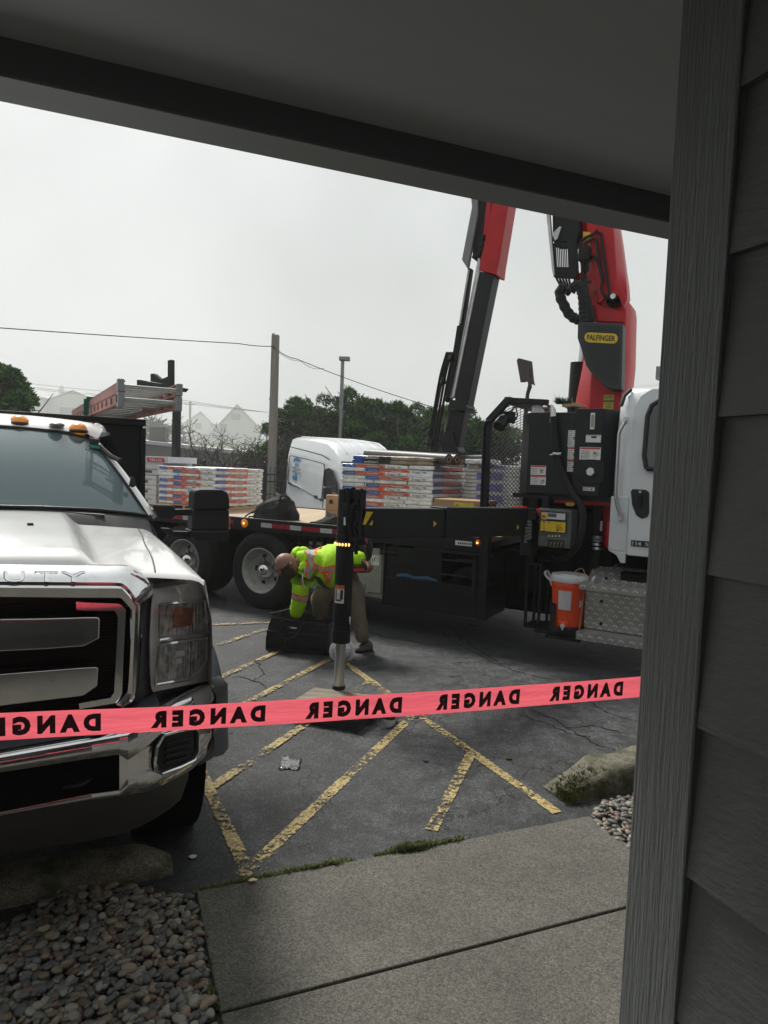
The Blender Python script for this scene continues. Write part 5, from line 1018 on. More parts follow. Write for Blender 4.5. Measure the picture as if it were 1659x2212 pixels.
# cooler bracket
cgx0 = T.v('c5',515,1320,-.04); cg = MB(); a = T.v('c5',515,1320,-.02); c = T.v('c5',600,1320,-.02); z0 = T.v('c5',500,1790,-.02).z; z1 = a.z; xs0 = a.x-.005; xs1 = T.v('c5',600,1500,-.02).x
for x in (xs0, xs1): cg.box(x-.012,x+.012,-.02,.02,z0,z1)
cg.box(xs0-.012,xs1+.012,-.02,.02,z1-.02,z1); 
cg.box(xs0-.012,xs1+.012,.28,.32,z1-.02,z1); cg.box(xs0-.012,xs0+.012,-.02,.32,z1-.021,z1-.001); cg.box(xs1-.012,xs1+.012,-.02,.32,z1-.021,z1-.001); cg.box(xs0-.012,xs0+.012,.28,.32,z0,z1-.02); cg.box(xs1-.012,xs1+.012,.28,.32,z0,z1-.02); cg.box(xs0-.012,xs1+.012,-.02,.32,z0,z0+.02)
cq = T.v('c5',800,1780,-.02); cgx = T.v('c5',808,1600,-.02).x; cg.box(xs1,cgx+.17,-.16,.32,z0+.0,z0+.03); cg.box(cgx-.17,cgx+.17,-.19,.16,z0-.03,z0-.002)
tb(cg, 'cooler_bracket', 'black', bevel=.004)
b = MB(); b.lathe([(.165,0),(.172,.01),(.17,.07),(.165,.07)], (cgx,-.02,z0+.03), (0,0,1), 32); b.lathe([(.166,0),(.172,0),(.17,.22),(.165,.22)], (cgx,-.02,z0+.09), (0,0,1), 8, a0=2.5, a1=3.4); b.lathe([(.166,0),(.172,0),(.17,.22),(.165,.22)], (cgx,-.02,z0+.09), (0,0,1), 8, a0=5.6, a1=6.6); tb(b, 'cooler_cradle', 'plastic')
cgz = z0+.035
# cargo-bed boom rest with V block near the rear
br = MB(); vv = 1.35; 
pA = T.v('c1',1045,755,vv); pB = T.v('c1',1052,490,vv); br.box(pA.x-.05,pA.x+.05,vv-.05,vv+.05,DZ,T.v('c1',1050,350,vv).z)
br.prism(T.vs('c1',[(812,295),(835,295),(895,308),(1000,325),(1040,333),(1095,345),(1080,365),(965,358),(905,340),(870,345),(812,342)],vv-.05), (0,.1,0)); br.prism(T.vs('c1',[(893,305),(893,260),(912,257),(955,292),(995,275),(995,180),(1016,175),(1016,325),(1000,326)],vv-.04), (0,.08,0)); tb(br, 'boom_rest', 'black', bevel=.004)
# far bits on the deck: under-deck cross clutter that closes the view beneath
b = MB(); b.box(-5.8,2.9,1.0,1.5,.55,.95); b.box(.75,2.8,1.3,2.3,.3,.9); b.cyl((1.5,1.2,.75),(2.6,1.2,.75),.2,n=16); b.cyl((-1.3,1.22,.7),(3.8,1.22,.75),.05,n=10); tb(b, 'chassis', 'dark')
# ================================================================== CARGO (each bundle its own thing)
random.seed(51)
MT['wrap'] = mat('white_wrap', (.74,.75,.75), .35, var=.25, vs=14, bump=.9, bs=28, coat=.3); MT['blueb'] = mat('blue_band', (.022,.10,.46), .35, var=.25, vs=20, bump=.6, bs=30); MT['orangeb'] = mat('orange_band', (.74,.10,.03), .35, var=.3, vs=18, bump=.6, bs=30); MT['print'] = mat('white_print', (.6,.6,.6), .5)
MT['purple'] = mat('purple_band', (.2,.18,.6), .4, var=.3, bump=.6, bs=30)
def wrapbox(b, L_, W_, h, mi=0, j=.006, seed=0, ox=0, oy=0):
    nx, ny = 14, 6; rows = []
    for iz in range(2):
        for k in range(2):
            pass
    def pt(x, y, z):
        n = MN.noise(V((x*9+seed, y*9, z*20+seed)))+.6*MN.noise(V((x*22+seed*2, y*20, z*33)))
        return (ox+x+(n*j*.6), oy+y+(n*j*.8), z+n*j*(.9 if z > h*.5 else .3))
    rings = []
    prof = [(0,.006),(.0,.5),(.012,1.0),(.03,1.0)]
    zs = [(.010,.0),(.0,.16),(.0,.5),(.003,.86),(.014,1.)]
    for ins, zf in zs:
        ring = [(ins+(L_-2*ins)*i/nx, ins) for i in range(nx)]+[(L_-ins, ins+(W_-2*ins)*i/ny) for i in range(ny)]+[(L_-ins-(L_-2*ins)*i/nx, W_-ins) for i in range(nx)]+[(ins, W_-ins-(W_-2*ins)*i/ny) for i in range(ny)]
        rings.append([pt(x, y, zf*h) for x, y in ring])
    b.grid(rings, mi, closed=True); b.poly(rings[-1], mi); b.poly(rings[0][::-1], mi)
def bundle_mesh(L_, W_, h, seed, band, blue='blueb', txt=True, b2='orangeb'):
    b = MB(); wrapbox(b, L_, W_, h, 0, .006, seed); e = -.0045
    z0, z1 = h*.12, h*.9
    def face(x0, x1, mi, y=e, za=z0, zb=z1):
        n = max(1, int((x1-x0)/.05)); b.grid([[(x0+(x1-x0)*i/n, y+.003*MN.noise(V((x0+i*.9+seed, z*30, seed))), z) for z in (za, zb)] for i in range(n+1)], mi)
    if band:
        xb = .02; w1 = .2*L_; w2 = .58*L_
        face(xb, xb+w1, 1); face(xb+w1, xb+w2+.0, 2); face(xb+w2, xb+w2+.035, 2)
        for q in range(3): face(xb+w2+.036+q*.012, xb+w2+.044+q*.012, 2)
        if txt:
            zm = (z0+z1)/2; b.text('CertainTeed', (xb+w1*.55, e-.005, zm), (1,0,0), (0,0,1), h*.36, w1*.72, mi=3); b.text('Landmark', (xb+w1+.09*L_, e-.005, zm), (1,0,0), (0,0,1), h*.34, .13*L_, mi=3); b.text('ClimateFlex', (xb+w1+.27*L_, e-.005, zm), (1,0,0), (0,0,1), h*.5, .19*L_, bold=.02, mi=3)
            for q in range(6): b.box(L_*.86+q*.008, L_*.863+q*.008, e-.003, e-.001, z0+.008, z1-.008, 4)
            b.lathe([(.006,0),(.011,0)], (L_*.72,e-.002,zm), (0,1,0), 12, 4); b.box(L_*.75,L_*.79,e-.003,e-.001,zm-.002,zm+.001,4); b.box(L_*.75,L_*.82,e-.003,e-.001,zm-.009,zm-.006,4)
    else:
        q = random.uniform(.3,.7)*L_; b.box(q, q+.008, e-.001, e+.004, z0, z1, 4)
    me = b.build('shingle_bundle', [MT['wrap'], MT[blue], MT[b2], MT['print'], mat('dark_print',(.1,.1,.1),.5) if 'dp' not in MT else MT['dp']])
    m_ = me.data; bpy.data.objects.remove(me); return m_
MT['dp'] = mat('dark_print', (.09,.09,.09), .5)
ORD = ['top','second','third','fourth','fifth','sixth','seventh','eighth','ninth','tenth','eleventh','twelfth','thirteenth']
def add_bundle(me, loc, rz, label, group):
    o = bpy.data.objects.new('shingle_bundle', me); COL.objects.link(o); o.location = TL(*loc); o.rotation_euler = (random.gauss(0,.003), random.gauss(0,.004), T.rot+rz); tag(o, label, 'shingle bundle', group); return o
def stack(u0, v0, Wd, Dp, zb, n, h, nm, grp, blue='blueb', shared=True):
    Lg = Wd*.735; Sm = Wd-Lg; 
    A = [bundle_mesh(Lg, Dp/3-.006, h, 3+i*7.1, True, blue) for i in range(2)]; Bp = [bundle_mesh(Lg, Dp/3-.006, h, 5+i*3.3, False, blue) for i in range(2)]
    Lv = [bundle_mesh(Dp, Sm-.006, h, 9+i*2.1, True, blue) for i in range(2)]; Lp = [bundle_mesh(Dp, Sm-.006, h, 1+i*4.1, False, blue) for i in range(2)]
    plain = {2, 7} if nm == 'left' else {4, 9}
    for k in range(n):     # k = 0 bottom
        z = zb+k*h; o_ = ORD[n-1-k]; r = lambda: random.gauss(0,.006); top = k == n-1; i = k % 2; pl = (n-1-k) in plain
        if k % 2 == (n-1) % 2:    # long side left, lengthwise bundle on the right
            for j in range(3 if top else 1): add_bundle((Bp if pl else A)[i], (u0+r(), v0+j*Dp/3+(r() if j == 0 else 0), z), 0, f'{o_} layer of the {nm} stack, bundle showing its long side at the front' if j == 0 else f'top layer of the {nm} stack, {["","middle","rear"][j]} flat bundle', grp)
            add_bundle(Lv[i], (u0+Wd+r(), v0+r(), z), pi/2, f'{o_} layer of the {nm} stack, bundle with its narrow end at the front right', grp)
        else:
            add_bundle(Lp[i], (u0+Sm+r(), v0+r(), z), pi/2, f'{o_} layer of the {nm} stack, bundle with its wrinkled end at the front left', grp)
            for j in range(3): add_bundle((A if j == 0 and not pl else Bp)[(i+j) % 2], (u0+Sm+r(), v0+j*Dp/3+(r() if j == 0 else 0), z), 0, f'{o_} layer of the {nm} stack, ' + ['bundle showing its long side right of the narrow end', 'middle bundle seen end-on at the right', 'rear bundle seen end-on at the right'][j], grp)
def pallet(u0, v0, Wd, Dp, z0, z1, label):
    t = thing('wooden_pallet', label, 'pallet', TL(u0, v0, z0), T.rot, 'wooden pallets under the stacks'); h = z1-z0
    b = MB(); [b.box(0, Wd, y, y+.09, h-.018, h) for y in [i*(Dp-.09)/5 for i in range(6)]]; b.build('deck_boards', MT['wood'], t)
    b = MB(); [b.box(x, x+.04, 0, Dp, 0, h-.019) for x in (0, Wd/2-.02, Wd-.04)]; b.build('stringers', MT['wood'], t)
stack(-2.47, .62, 1.12, 1.08, 1.195, 12, .0465, 'left', 'bundles of the left shingle stack'); pallet(-2.5, .6, 1.16, 1.12, DZ, 1.193, 'raw wood pallet under the left shingle stack by the pickup mirror')
stack(.82, .6, 1.28, 1.36, 1.275, 13, .047, 'right', 'bundles of the right shingle stack'); pallet(.82, .6, 1.28, 1.36, DZ, 1.272, 'wood pallet under the right shingle stack, behind the outrigger beam')
# third stack, seen right of the second one and through the mesh
Pm = [bundle_mesh(.72, .33, .047, 60+i, True, 'wrap', False, 'purple') for i in range(2)]; Pq = [bundle_mesh(.72, .33, .047, 70+i, False, 'wrap', False) for i in range(2)]
for k in range(14):
    for j in range(2 if k < 13 else 3): add_bundle((Pm if (k+j) % 3 else Pq)[k % 2], (2.22+random.gauss(0,.008), 1.30+j*.34, 1.275+k*.047), 0, f'{(ORD+["fourteenth"])[13-k]} layer of the purple labelled stack behind the mesh guard, {["front","middle","rear"][j]} bundle', 'bundles of the purple labelled stack')
pallet(2.22, 1.3, .72, 1.02, DZ, 1.272, 'wood pallet under the purple labelled stack behind the mesh guard')
# underlayment packs and rolls
MT['tanwrap'] = mat('tan_wrap', (.30,.235,.17), .4, var=.3, vs=12, bump=1, bs=24, coat=.3)
for i in range(2):
    b = MB(); wrapbox(b, 1.12, .95, .048, 0, .012, 90+i)
    e = -.009; b.grid([[(x, e, z) for z in (.006,.044)] for x in (.01,.1,.16)], 1); b.grid([[(x, e, z) for z in (.006,.044)] for x in (.16,.35,.55)], 2); b.text('swiftstart', (.28,e-.002,.025), (1,0,0), (0,0,1), .026, .2, bold=.02, mi=3)
    o = b.build('starter_shingle_pack', [MT['tanwrap'], MT['blueb'], MT['kdecal'], MT['print']], loc=TL(.96+i*.01, .62, 1.892+i*.049), rot=T.rot); tag(o, ['lower','upper'][i]+' black and tan wrapped starter pack on the right shingle stack', 'pack', 'starter packs on the right stack')
MT['roll'] = mat('grey_roll', (.075,.08,.085), .45, var=.08, vs=3)
def roll(A_, B_, r_, label):
    A_, B_ = V(A_), V(B_); d = (B_-A_); t = thing('membrane_roll', label, 'roll', TL(*A_), 0, 'grey membrane rolls on the stacks'); dw = TL(*B_)-TL(*A_)
    b = MB(); b.cyl((0,0,0), dw, r_, n=36); b.build('membrane', MT['roll'], t, sm=40)
    b = MB(); dn_ = dw.normalized(); b.lathe([(.024,0),(.027,.004),(.036,.005),(.038,.0)], dw, dn_, 24); b.build('core', MT['card'], t)
    b = MB(); b.lathe([(0,.001),(.024,.001)], dw, dn_, 20); b.build('core_hole', MT['kdecal'], t)
e1 = T.v('p3',1108,260,.72); e2 = T.v('p3',1188,262,.86); 
s1 = T.v('p3',345,208,1.25)
roll((s1.x, 1.25, s1.z), (e1.x, .72, e1.z), .066, 'grey membrane roll nearest us on top of the right shingle stack'); roll((s1.x+.15, 1.40, s1.z), (e2.x, .86, e2.z), .066, 'grey membrane roll just behind the nearest one on the right stack')
e3 = T.v('p3',1560,265,1.6); s3 = T.v('p3',1225,272,1.6); roll((s3.x-.1, 1.7, s3.z), (e3.x-.1, 1.5, e3.z), .066, 'thin grey roll on the purple labelled stack, partly behind the mesh guard')
b = MB(); wrapbox(b, .36, .3, .06, 0, .015, 44); tag(b.build('wrapped_bundle', MT['wrap'], loc=TL(2.25,1.2,1.935), rot=T.rot), 'small crumpled white wrapped bundle beside the roll ends', 'bundle')
# cartons
t = thing('cardboard_box', 'long brown cardboard box with a yellow label below the mesh guard', 'box', TL(2.36,.10,DZ), T.rot)
b = MB(); b.box(0,.585,0,.4,0,.40); b.build('carton', MT['card'], t, bevel=.004); b = MB(); b.box(.24,.47,-.003,-.0015,.25,.375); o = b.build('label', MT['yellow'], t)
b = MB(); b.tube(smooth([(.26,-.004,.33),(.28,-.004,.35),(.29,-.004,.32),(.27,-.004,.30),(.28,-.004,.28)],4),.003,5); [b.box(.32+k*.03,.335+k*.03,-.0045,-.003,.27,.31) for k in range(4)]; b.build('scribble', MT['kdecal'], o)
b = MB(); b.box(0,.585,-.0015,0,.30,.312); b.box(.0,.585,.19,.21,.40,.4015); b.build('tape_seam', mat('kraft_tape',(.3,.19,.1),.4), t)
t = thing('cardboard_box', 'small brown cardboard box standing left of the right shingle stack', 'box', TL(.55,.66,DZ), T.rot+.5); b = MB(); b.box(0,.24,0,.2,0,.335); b.build('carton', MT['card'], t, bevel=.004)
b = MB(); b.lathe([(.022,0),(.03,0)], (.07,-.002,.25), (0,-1,0), 20); b.prism([(.05,-.002,.25),(.07,-.002,.28),(.09,-.002,.25),(.07,-.002,.22)], (0,-.001,0)); b.box(.02,.12,-.003,-.002,.08,.084); b.box(.02,.12,-.003,-.002,.14,.144); b.box(.17,.2,-.003,-.002,.16,.22); b.build('print', MT['kdecal'], t)
def carton(u0, u1, v0, v1, z0, z1, label, m='boxw', extra=None, grp='white cartons left of the left stack'):
    t = thing('carton', label, 'box', TL(u0, v0, z0), T.rot, grp); b = MB(); b.box(0,u1-u0,0,v1-v0,0,z1-z0); b.build('box', MT[m], t, bevel=.004)
    b = MB(); b.box(.62*(u1-u0),.8*(u1-u0),-.003,-.0015,.03,.07); [b.box(.62*(u1-u0),.9*(u1-u0),-.003,-.0015,.08+.01*k,.083+.01*k) for k in range(2)]; b.build('print', MT['dp'], t); return t
for k in range(3): carton(-3.45, -2.56, .66, 1.25, DZ+.02+k*.15, DZ+.165+k*.15, ['bottom','middle','upper'][k]+' small white carton in the pile left of the left shingle stack')
carton(-3.6, -2.47, .70, 1.3, DZ+.475, 1.79, 'wide grey shaded carton directly under the long window carton', 'boxw')
t = thing('carton', 'long white window carton with a red printed name, topmost of its pile', 'box', TL(-3.9,.68,1.795), T.rot, 'white cartons left of the left stack'); b = MB(); b.box(0,1.56,0,.6,0,.095); b.build('box', MT['boxw'], t, bevel=.003)
b = MB(); b.prism([(1.12,-.0015,.012),(1.50,-.0015,.012),(1.47,-.0015,.075),(1.10,-.0015,.075)], (0,-.0015,0)); lb = b.build('red_label', mat('velvet_red',(.55,.02,.04),.5), t); b = MB(); b.text('VELUX', (1.30,-.0045,.043), (1,0,0), (0,0,1), .038, .28, bold=.03); b.build('lettering', MT['print'], lb)
b = MB(); [b.box(.55+k*.05,.58+k*.05,-.003,-.001,.04,.06) for k in range(4)]; b.box(.82,.87,-.003,-.001,.03,.08); b.build('print', MT['blueb'], t)
# black cloth bag and jacket on the deck
def cloth_lump(name, pts, label, cat, loc, rot, hgt, seed, m='cloth', sag=.5, extra=None):
    n = 40; rings = 12; b = MB(); rows = []
    for k in range(rings+1):
        f = k/rings; s = cos(f*pi/2)**.55 if k < rings else .02; row = []
        for i in range(n):
            a = 2*pi*i/n; px_ = pts(a); q = 1+.16*MN.noise(V((cos(a)*2+seed, sin(a)*2, f*3)))+.08*MN.noise(V((cos(a)*6+seed, sin(a)*6, f*7)))
            row.append((px_[0]*s*q, px_[1]*s*q, hgt(a)*f**.8*(1+.25*MN.noise(V((cos(a)*3, sin(a)*3+seed, f*4))))))
        rows.append(row)
    b.grid(rows, closed=True); b.poly(rows[-1]); return b
random.seed(4)
c = T.v('c3',300,600,.4); t = thing('duffel_bag', 'slumped black cloth duffel bag on the truck deck edge', 'bag', TL(c.x, .33, DZ), T.rot)
b = cloth_lump('x', lambda a: (.33*abs(cos(a))**.7*(1 if cos(a) > 0 else -1), .2*sin(a)), '', '', 0, 0, lambda a: .30+.06*cos(a), 3); b.build('fabric', MT['cloth'], t, sm=60)
b = MB(); b.tube(smooth([(.1,-.1,.2),(.2,-.14,.31),(.29,-.12,.30),(.33,-.12,.2),(.3,-.14,.12)],6),.012,6); b.tube(smooth([(-.25,-.1,.1),(-.32,-.2,.03),(-.34,-.22,-.03),(-.33,-.23,-.07)],6),.01,6); b.tube(smooth([(-.2,-.15,.02),(-.24,-.24,.02),(-.23,-.25,-.06)],6),.01,6); b.build('straps', MT['cloth'], t)
b = MB(); b.tube(smooth([(-.28,-.13,.06),(-.1,-.2,.14),(.05,-.2,.22),(.2,-.14,.27)],6),.008,6); b.tube(smooth([(-.1,-.19,.3),(.0,-.14,.33),(.1,-.12,.31)],5),.006,6); b.build('piping', MT['rubber'], t)
c = T.v('c3',570,660,.25); t = thing('folded_jacket', 'dark crumpled jacket lying on the deck beside the small box', 'jacket', TL(c.x, .28, DZ), T.rot)
b = cloth_lump('x', lambda a: (.22*cos(a), .13*sin(a)), '', '', 0, 0, lambda a: .08+.06*cos(a), 8); b.build('fabric', mat('dark_camo',(.02,.023,.02),.9,var=.6,vs=15,bump=.6), t, sm=60)
# water cooler in its bracket
cw = thing('water_cooler', 'orange drinks cooler with a white lid in the bracket below the truck', 'cooler', TL(cgx, -.02, cgz), T.rot)
b = MB(); R0 = .135; cw.scale = (1.16,1.16,1.2)
b.lathe([(0,0),(.118,0),(.122,.01),(.128,.05),(.130,.12),(.135,.25),(.143,.34),(.147,.38),(.147,.41),(.141,.415)], (0,0,0), (0,0,1), 48); bd = b.build('body', MT['orangep'], cw, sm=60)
b = MB()
for k in range(12):
    z = .16+k*.014; r_ = .131+(z-.12)*.04
    b.lathe([(r_,-.003),(r_+.003,0),(r_,.003)], (0,0,z), (0,0,1), 10, a0=2.0-.3, a1=3.0-.45); b.lathe([(r_,-.003),(r_+.003,0),(r_,.003)], (0,0,z), (0,0,1), 10, a0=4.25, a1=5.3)
b.build('ribs', MT['orangep'], bd)
b = MB(); b.lathe([(.14,.405),(.152,.41),(.154,.42),(.153,.455),(.146,.465),(.13,.468),(.125,.462),(.08,.462),(.075,.47),(0,.47)], (0,0,0), (0,0,1), 48); lid = b.build('lid', MT['whitep'], cw, sm=40)
for s in (-1, 1): b = MB(); b.tube(smooth([(s*.14,-.03,.36),(s*.155,-.03,.40),(s*.19,-.03,.43),(s*.205,-.03,.46),(s*.2,.03,.465),(s*.17,.03,.42),(s*.14,.03,.38)],5),.010,8); b.build('handle', MT['whitep'], cw)
b = MB(); arc_ = lambda a0, a1, z0, z1, r0, r1, mi=0: b.grid([[(cos(R(a))*r, sin(R(a))*r, z) for a in np.linspace(a0, a1, 9)] for z, r in ((z0, r0), (z1, r1))], mi)
arc_(-112,-68,.19,.345,.1355,.1455); arc_(-38,-22,.215,.27,.1375,.141); b.build('blank_label', MT['boxw'], cw)
b = MB(); b.box(-.04,.04,-.142,-.11,.03,.095); b.box(-.06,.06,-.138,-.11,.03,.05); tp_ = b.build('tap_recess', MT['orangep'], cw, bevel=.008); b = MB(); b.cyl((0,-.142,.062),(0,-.165,.062),.018,n=16); b.cyl((0,-.155,.06),(0,-.158,.03),.008,n=8); b.build('tap', MT['whitep'], cw, bevel=.002)
b = MB(); b.tube(smooth([(.10,-.1,.47),(.05,-.05,.49),(.09,.02,.52),(.13,-.03,.48),(.14,-.06,.4),(.12,-.09,.0),(.11,-.1,-.02)],6),.004,5); b.build('tie_cord', MT['card'], cw)
# shovel and broom on the headboard
q0 = T.v('c4',712,1300,.35); q1 = T.v('c4',738,1150,.35); sh = thing('shovel', 'old square shovel standing blade up behind the mesh guard', 'shovel', TL(q0.x, .35, 1.5), T.rot)
lo = lambda x, y, v=.35: T.v('c4', x, y, v)-V((q0.x, .35, 1.5))
b = MB(); b.tube([lo(706,1300)-V((0,0,.9)), lo(712,1300), lo(720,1210), lo(735,1160)], [.017,.02,.02,.024], 10); b.build('shaft', mat('grimy_shaft',(.05,.045,.04),.6), sh)
b = MB(); pl = [(655,1008),(667,995),(747,1016),(758,1130),(765,1160),(745,1150),(715,1135),(705,1140),(678,1140)]; b.prism([lo(x,y) for x,y in pl], (0,.008,0)); b.tube([lo(735,1165), lo(728,1100), lo(722,1050)], [.022,.018,.006], 8); b.build('blade', mat('rusty_blade',(.10,.085,.075),.5,.5,dirt=.6), sh, bevel=.002)
q0 = T.v('c5',820,175,.5); br_ = thing('broom', 'worn broom head lying on top of the black tank', 'broom', TL(q0.x, .5, q0.z), T.rot)
b = MB(); b.box(-.05,.16,-.03,.05,-.03,.0); b.bar((-.08,0,-.005),(.1,0,.01),.05,.03); b.build('head', MT['card'], br_, bevel=.004); b = MB()
for k in range(260): x = random.uniform(-.14,.03); b.tube([(x,random.uniform(-.03,.03),.01), (x-.03+random.gauss(0,.012),random.uniform(-.05,.05),.06+random.gauss(0,.015))],.0016,3,cap=False)
b.build('bristles', MT['kdecal'], br_)
# ================================================================== PICKUP (local: x towards its bumper, y its left side, z up)
random.seed(61)
pk = thing('pickup_truck', 'silver white heavy duty pickup with a chrome grille, nose towards us at the left', 'pickup truck', (K.O[0], K.O[1], 0), K.rot)
def pp(b, name, m, par=None, **k): return b.build(name, MT[m] if isinstance(m, str) else m, par or pk, **k)
ku = K.u
def lerp(a, b, t): return a+(b-a)*t
def interp(x, xs, ys):
    if x <= xs[0]: return ys[0]
    for i in range(len(xs)-1):
        if x <= xs[i+1]: t = (x-xs[i])/(xs[i+1]-xs[i]); return lerp(ys[i], ys[i+1], t)
    return ys[-1]
def sm_(t): t = max(0, min(1, t)); return t*t*(3-2*t)
# hood + fenders
AX, AZ, AR = -.74, .42, .50
def hoodz(x, y):
    zc = interp(x, [-1.5,-1.0,-.5,-.15,-.06,-.04], [1.475,1.458,1.435,1.412,1.402,1.385]); z = zc-.055*(abs(y)/.9)**2
    dome = .062*sm_((x+1.52)/.1)*(1-sm_((x+.12)/.15)); z += dome*(1-sm_((abs(y)-.40)/.10)) ; z -= .012*(1-sm_((abs(y)-.50)/.06))*sm_((abs(y)-.46)/.04)*0
    z -= .05*sm_((abs(y)-.86)/.1)
    return z
xs = [-1.48,-1.42,-1.36]+[-1.3+.1*i for i in range(12)]+[-.13,-.09,-.06,-.04]; ys = [0,.1,.2,.3,.36,.39,.41,.43,.45,.47,.49,.51,.54,.6,.68,.74,.80,.85,.88,.905]
b = MB(); b.grid([[(x+.012*0, y*(1.0 if x < -.05 else 1-(x+.05)*.3), hoodz(x, y)) for y in ys] for x in xs]); b.mirror(); pp(b, 'hood', 'pearl', sm=180)
def fend_y(x, z):   # outer skin
    base = interp(x, [-1.6,-1.2,-.8,-.3,-.05,.02], [.985,.995,1.0,.985,.95,.925]); return base-.05*sm_((z-1.1)/.3)+.0
b = MB(); rows = []
fx = [-1.62,-1.5,-1.4]+[-1.3+.08*i for i in range(16)]+[-.02]
for x in fx:
    top = hoodz(max(x,-1.48), .905); bot = .62; d = abs(x-AX)
    if d < AR: bot = max(.62, AZ+sqrt(AR*AR-d*d))
    row = [(x, .908, top-.002)]
    for t in (.0, .04,.1,.2,.35,.5,.75,1.0): z = lerp(top-.012, bot, t); row.append((x, lerp(.908, fend_y(x, z), sm_(t/.2)**.5 if t < .2 else 1), z))
    rows.append(row)
b.grid(rows); b.twin(); pp(b, 'fender', 'pearl', sm=180)
b = MB()      # wheel-arch flare
rows = []
for i in range(29):
    a = lerp(.12, pi+.25, i/28); ca, sa = cos(a), sin(a); cx, cz = AX, AZ
    r0, r1 = AR-.015, AR+.045+.03*max(0,ca); 
    ring = []
    for (rr, yy) in [(r0,.93),(r0,1.075),(r0+.012,1.085),(lerp(r0,r1,.5),1.072),(r1+.03,1.03),(r1+.05,.985)]: ring.append((cx+ca*rr, yy, cz+sa*rr))
    rows.append(ring)
b.grid(rows); b.twin(); MT['flare'] = mat('flare_grey', (.075,.085,.095), .42, var=.1, bump=.1, bs=200, dirt=.3, dcol=(.09,.09,.085)); pp(b, 'fender_flare', 'flare', sm=60)
b = MB(); b.lathe([(AR-.01,0),(AR-.01,-.3),(0,-.3)], (AX,.98,AZ), (0,1,0), 40); b.twin(); pp(b, 'wheel_well', 'dark')
def pwheel(x, y, s, dual=False):
    w_ = thing('x','x','x'); w_.name = 'wheel'; [w_.__delitem__(k) for k in ('label','category')]; w_.parent = pk; ax = V((0,s,0)); o = (x, y, .395)
    b = MB(); b.lathe([(.245,.0),(.26,.012),(.31,.02),(.355,.012),(.38,-.005),(.392,-.03),(.395,-.05),(.395,-.19),(.385,-.22),(.35,-.235),(.26,-.23)], o, ax, 56)
    for k in range(4): b.lathe([(.396,-.055-k*.04),(.3985,-.057-k*.04),(.3985,-.078-k*.04),(.396,-.08-k*.04)], o, ax, 56)
    b.build('tyre', MT['rubber'], w_); b = MB(); b.lathe([(.248,0),(.252,.01),(.242,.012),(.235,-.01),(.22,-.03),(.15,-.02),(.11,.02),(.08,.05),(0,.055)], o, ax, 40); b.build('rim', MT['alu'], w_)
pwheel(AX, .955, 1); pwheel(AX, -.955, -1); pwheel(-4.6, 1.0, 1); pwheel(-4.6, -1.0, -1)
# grille surround traced as nested outlines
def kus(pts, x, k='c2'): return [ku(k, a, c, x) for a, c in pts]
def nest(outs, name, m, sm=50):
    b = MB(); n = len(outs[0][0]); rows = []
    for pts, x in outs:
        q = kus(pts, x); q = [V((p.x, max(p.y, 0), p.z)) for p in q]; q[0].y = 0; q[-1] = q[-1]; rows.append(smooth(q, 3))
    b.grid(rows); b.mirror(); return pp(b, name, m, sm=sm)
O0 = [(-400,200),(600,204),(815,207),(880,228),(950,278),(1008,345),(985,420),(932,478),(920,700),(905,1000),(890,1105),(805,1158)]
O1 = [(-400,214),(600,216),(810,219),(874,240),(938,288),(985,350),(962,420),(926,482),(915,700),(900,1000),(884,1100),(800,1150)]
M1 = [(-400,318),(560,320),(760,322),(812,335),(850,372),(885,420),(900,450),(915,488),(902,700),(888,1000),(870,1090),(794,1140)]
M2 = [(-400,332),(560,334),(765,336),(808,348),(842,380),(872,420),(885,455),(897,490),(888,700),(874,1000),(858,1080),(785,1130)]
I1 = [(-400,358),(560,359),(772,360),(802,370),(832,400),(858,430),(872,460),(884,492),(876,700),(862,1000),(848,1065),(778,1128)]
I2 = [(-400,418),(560,420),(770,421),(795,428),(815,448),(840,475),(855,495),(862,520),(855,700),(838,1000),(820,1050),(760,1120)]
sg_ = nest([(O0,-.05),(O1,.0),(M1,.065),(M2,.06),(I1,.075),(I2,.07),(I2,-.02)], 'grille_surround', 'chrome')
b = MB(); bl = [(-400,430),(770,425),(850,500),(850,700),(835,1000),(770,1130),(-400,1200)]; q = kus(bl, -.05); q[0].y = 0; q[-1].y = 0; b.prism(q, (-.02,0,0)); b.mirror(); bk = pp(b, 'grille_mesh', mat('mesh_black',(.006,.0065,.007),.5,bump=.0))
b = MB()
for k in range(34): z = lerp(.84, 1.27, k/33); b.box(-.047,-.04,.0,.60,z-.0022,z+.0022)
for k in range(10): y = .04+k*.062; b.box(-.046,-.038,y-.002,y+.002,.84,1.27)
b.mirror(); b.build('mesh_slats', MT['black2'], bk)
def prof(pts, x, dep, name, m='chrome', bev=.008, clamp=True):
    b = MB(); q = kus(pts, x)
    if clamp:
        for p in q: p.y = max(p.y, -.0)
    b.prism(q, (-dep,0,0)); b.mirror(); return pp(b, name, m, bevel=bev)
for pts in ([(-400,572),(300,556),(545,549),(638,548),(657,562),(652,690),(550,742),(300,762),(-400,800)], [(-400,955),(200,905),(540,879),(632,874),(645,888),(638,1000),(545,1066),(200,1108),(-400,1180)]):
    prof([(x, y) for x, y in pts], .075, .09, 'grille_bar', 'chrome', .014)
o_in = [(495,446),(560,452),(770,460),(792,468),(822,500),(812,700),(797,1050),(765,1108),(520,1148),(510,1112),(722,1075),(745,1040),(764,700),(770,545),(742,507),(560,506),(500,500)]
b = MB(); q = kus(o_in, .05)
outer = o_in[:8]; inner = [(500,500),(560,506),(742,507),(752,512),(770,545),(764,700),(745,1040),(722,1075)]
outer2 = outer+[(520,1148)]; inner2 = inner+[(515,1112)]
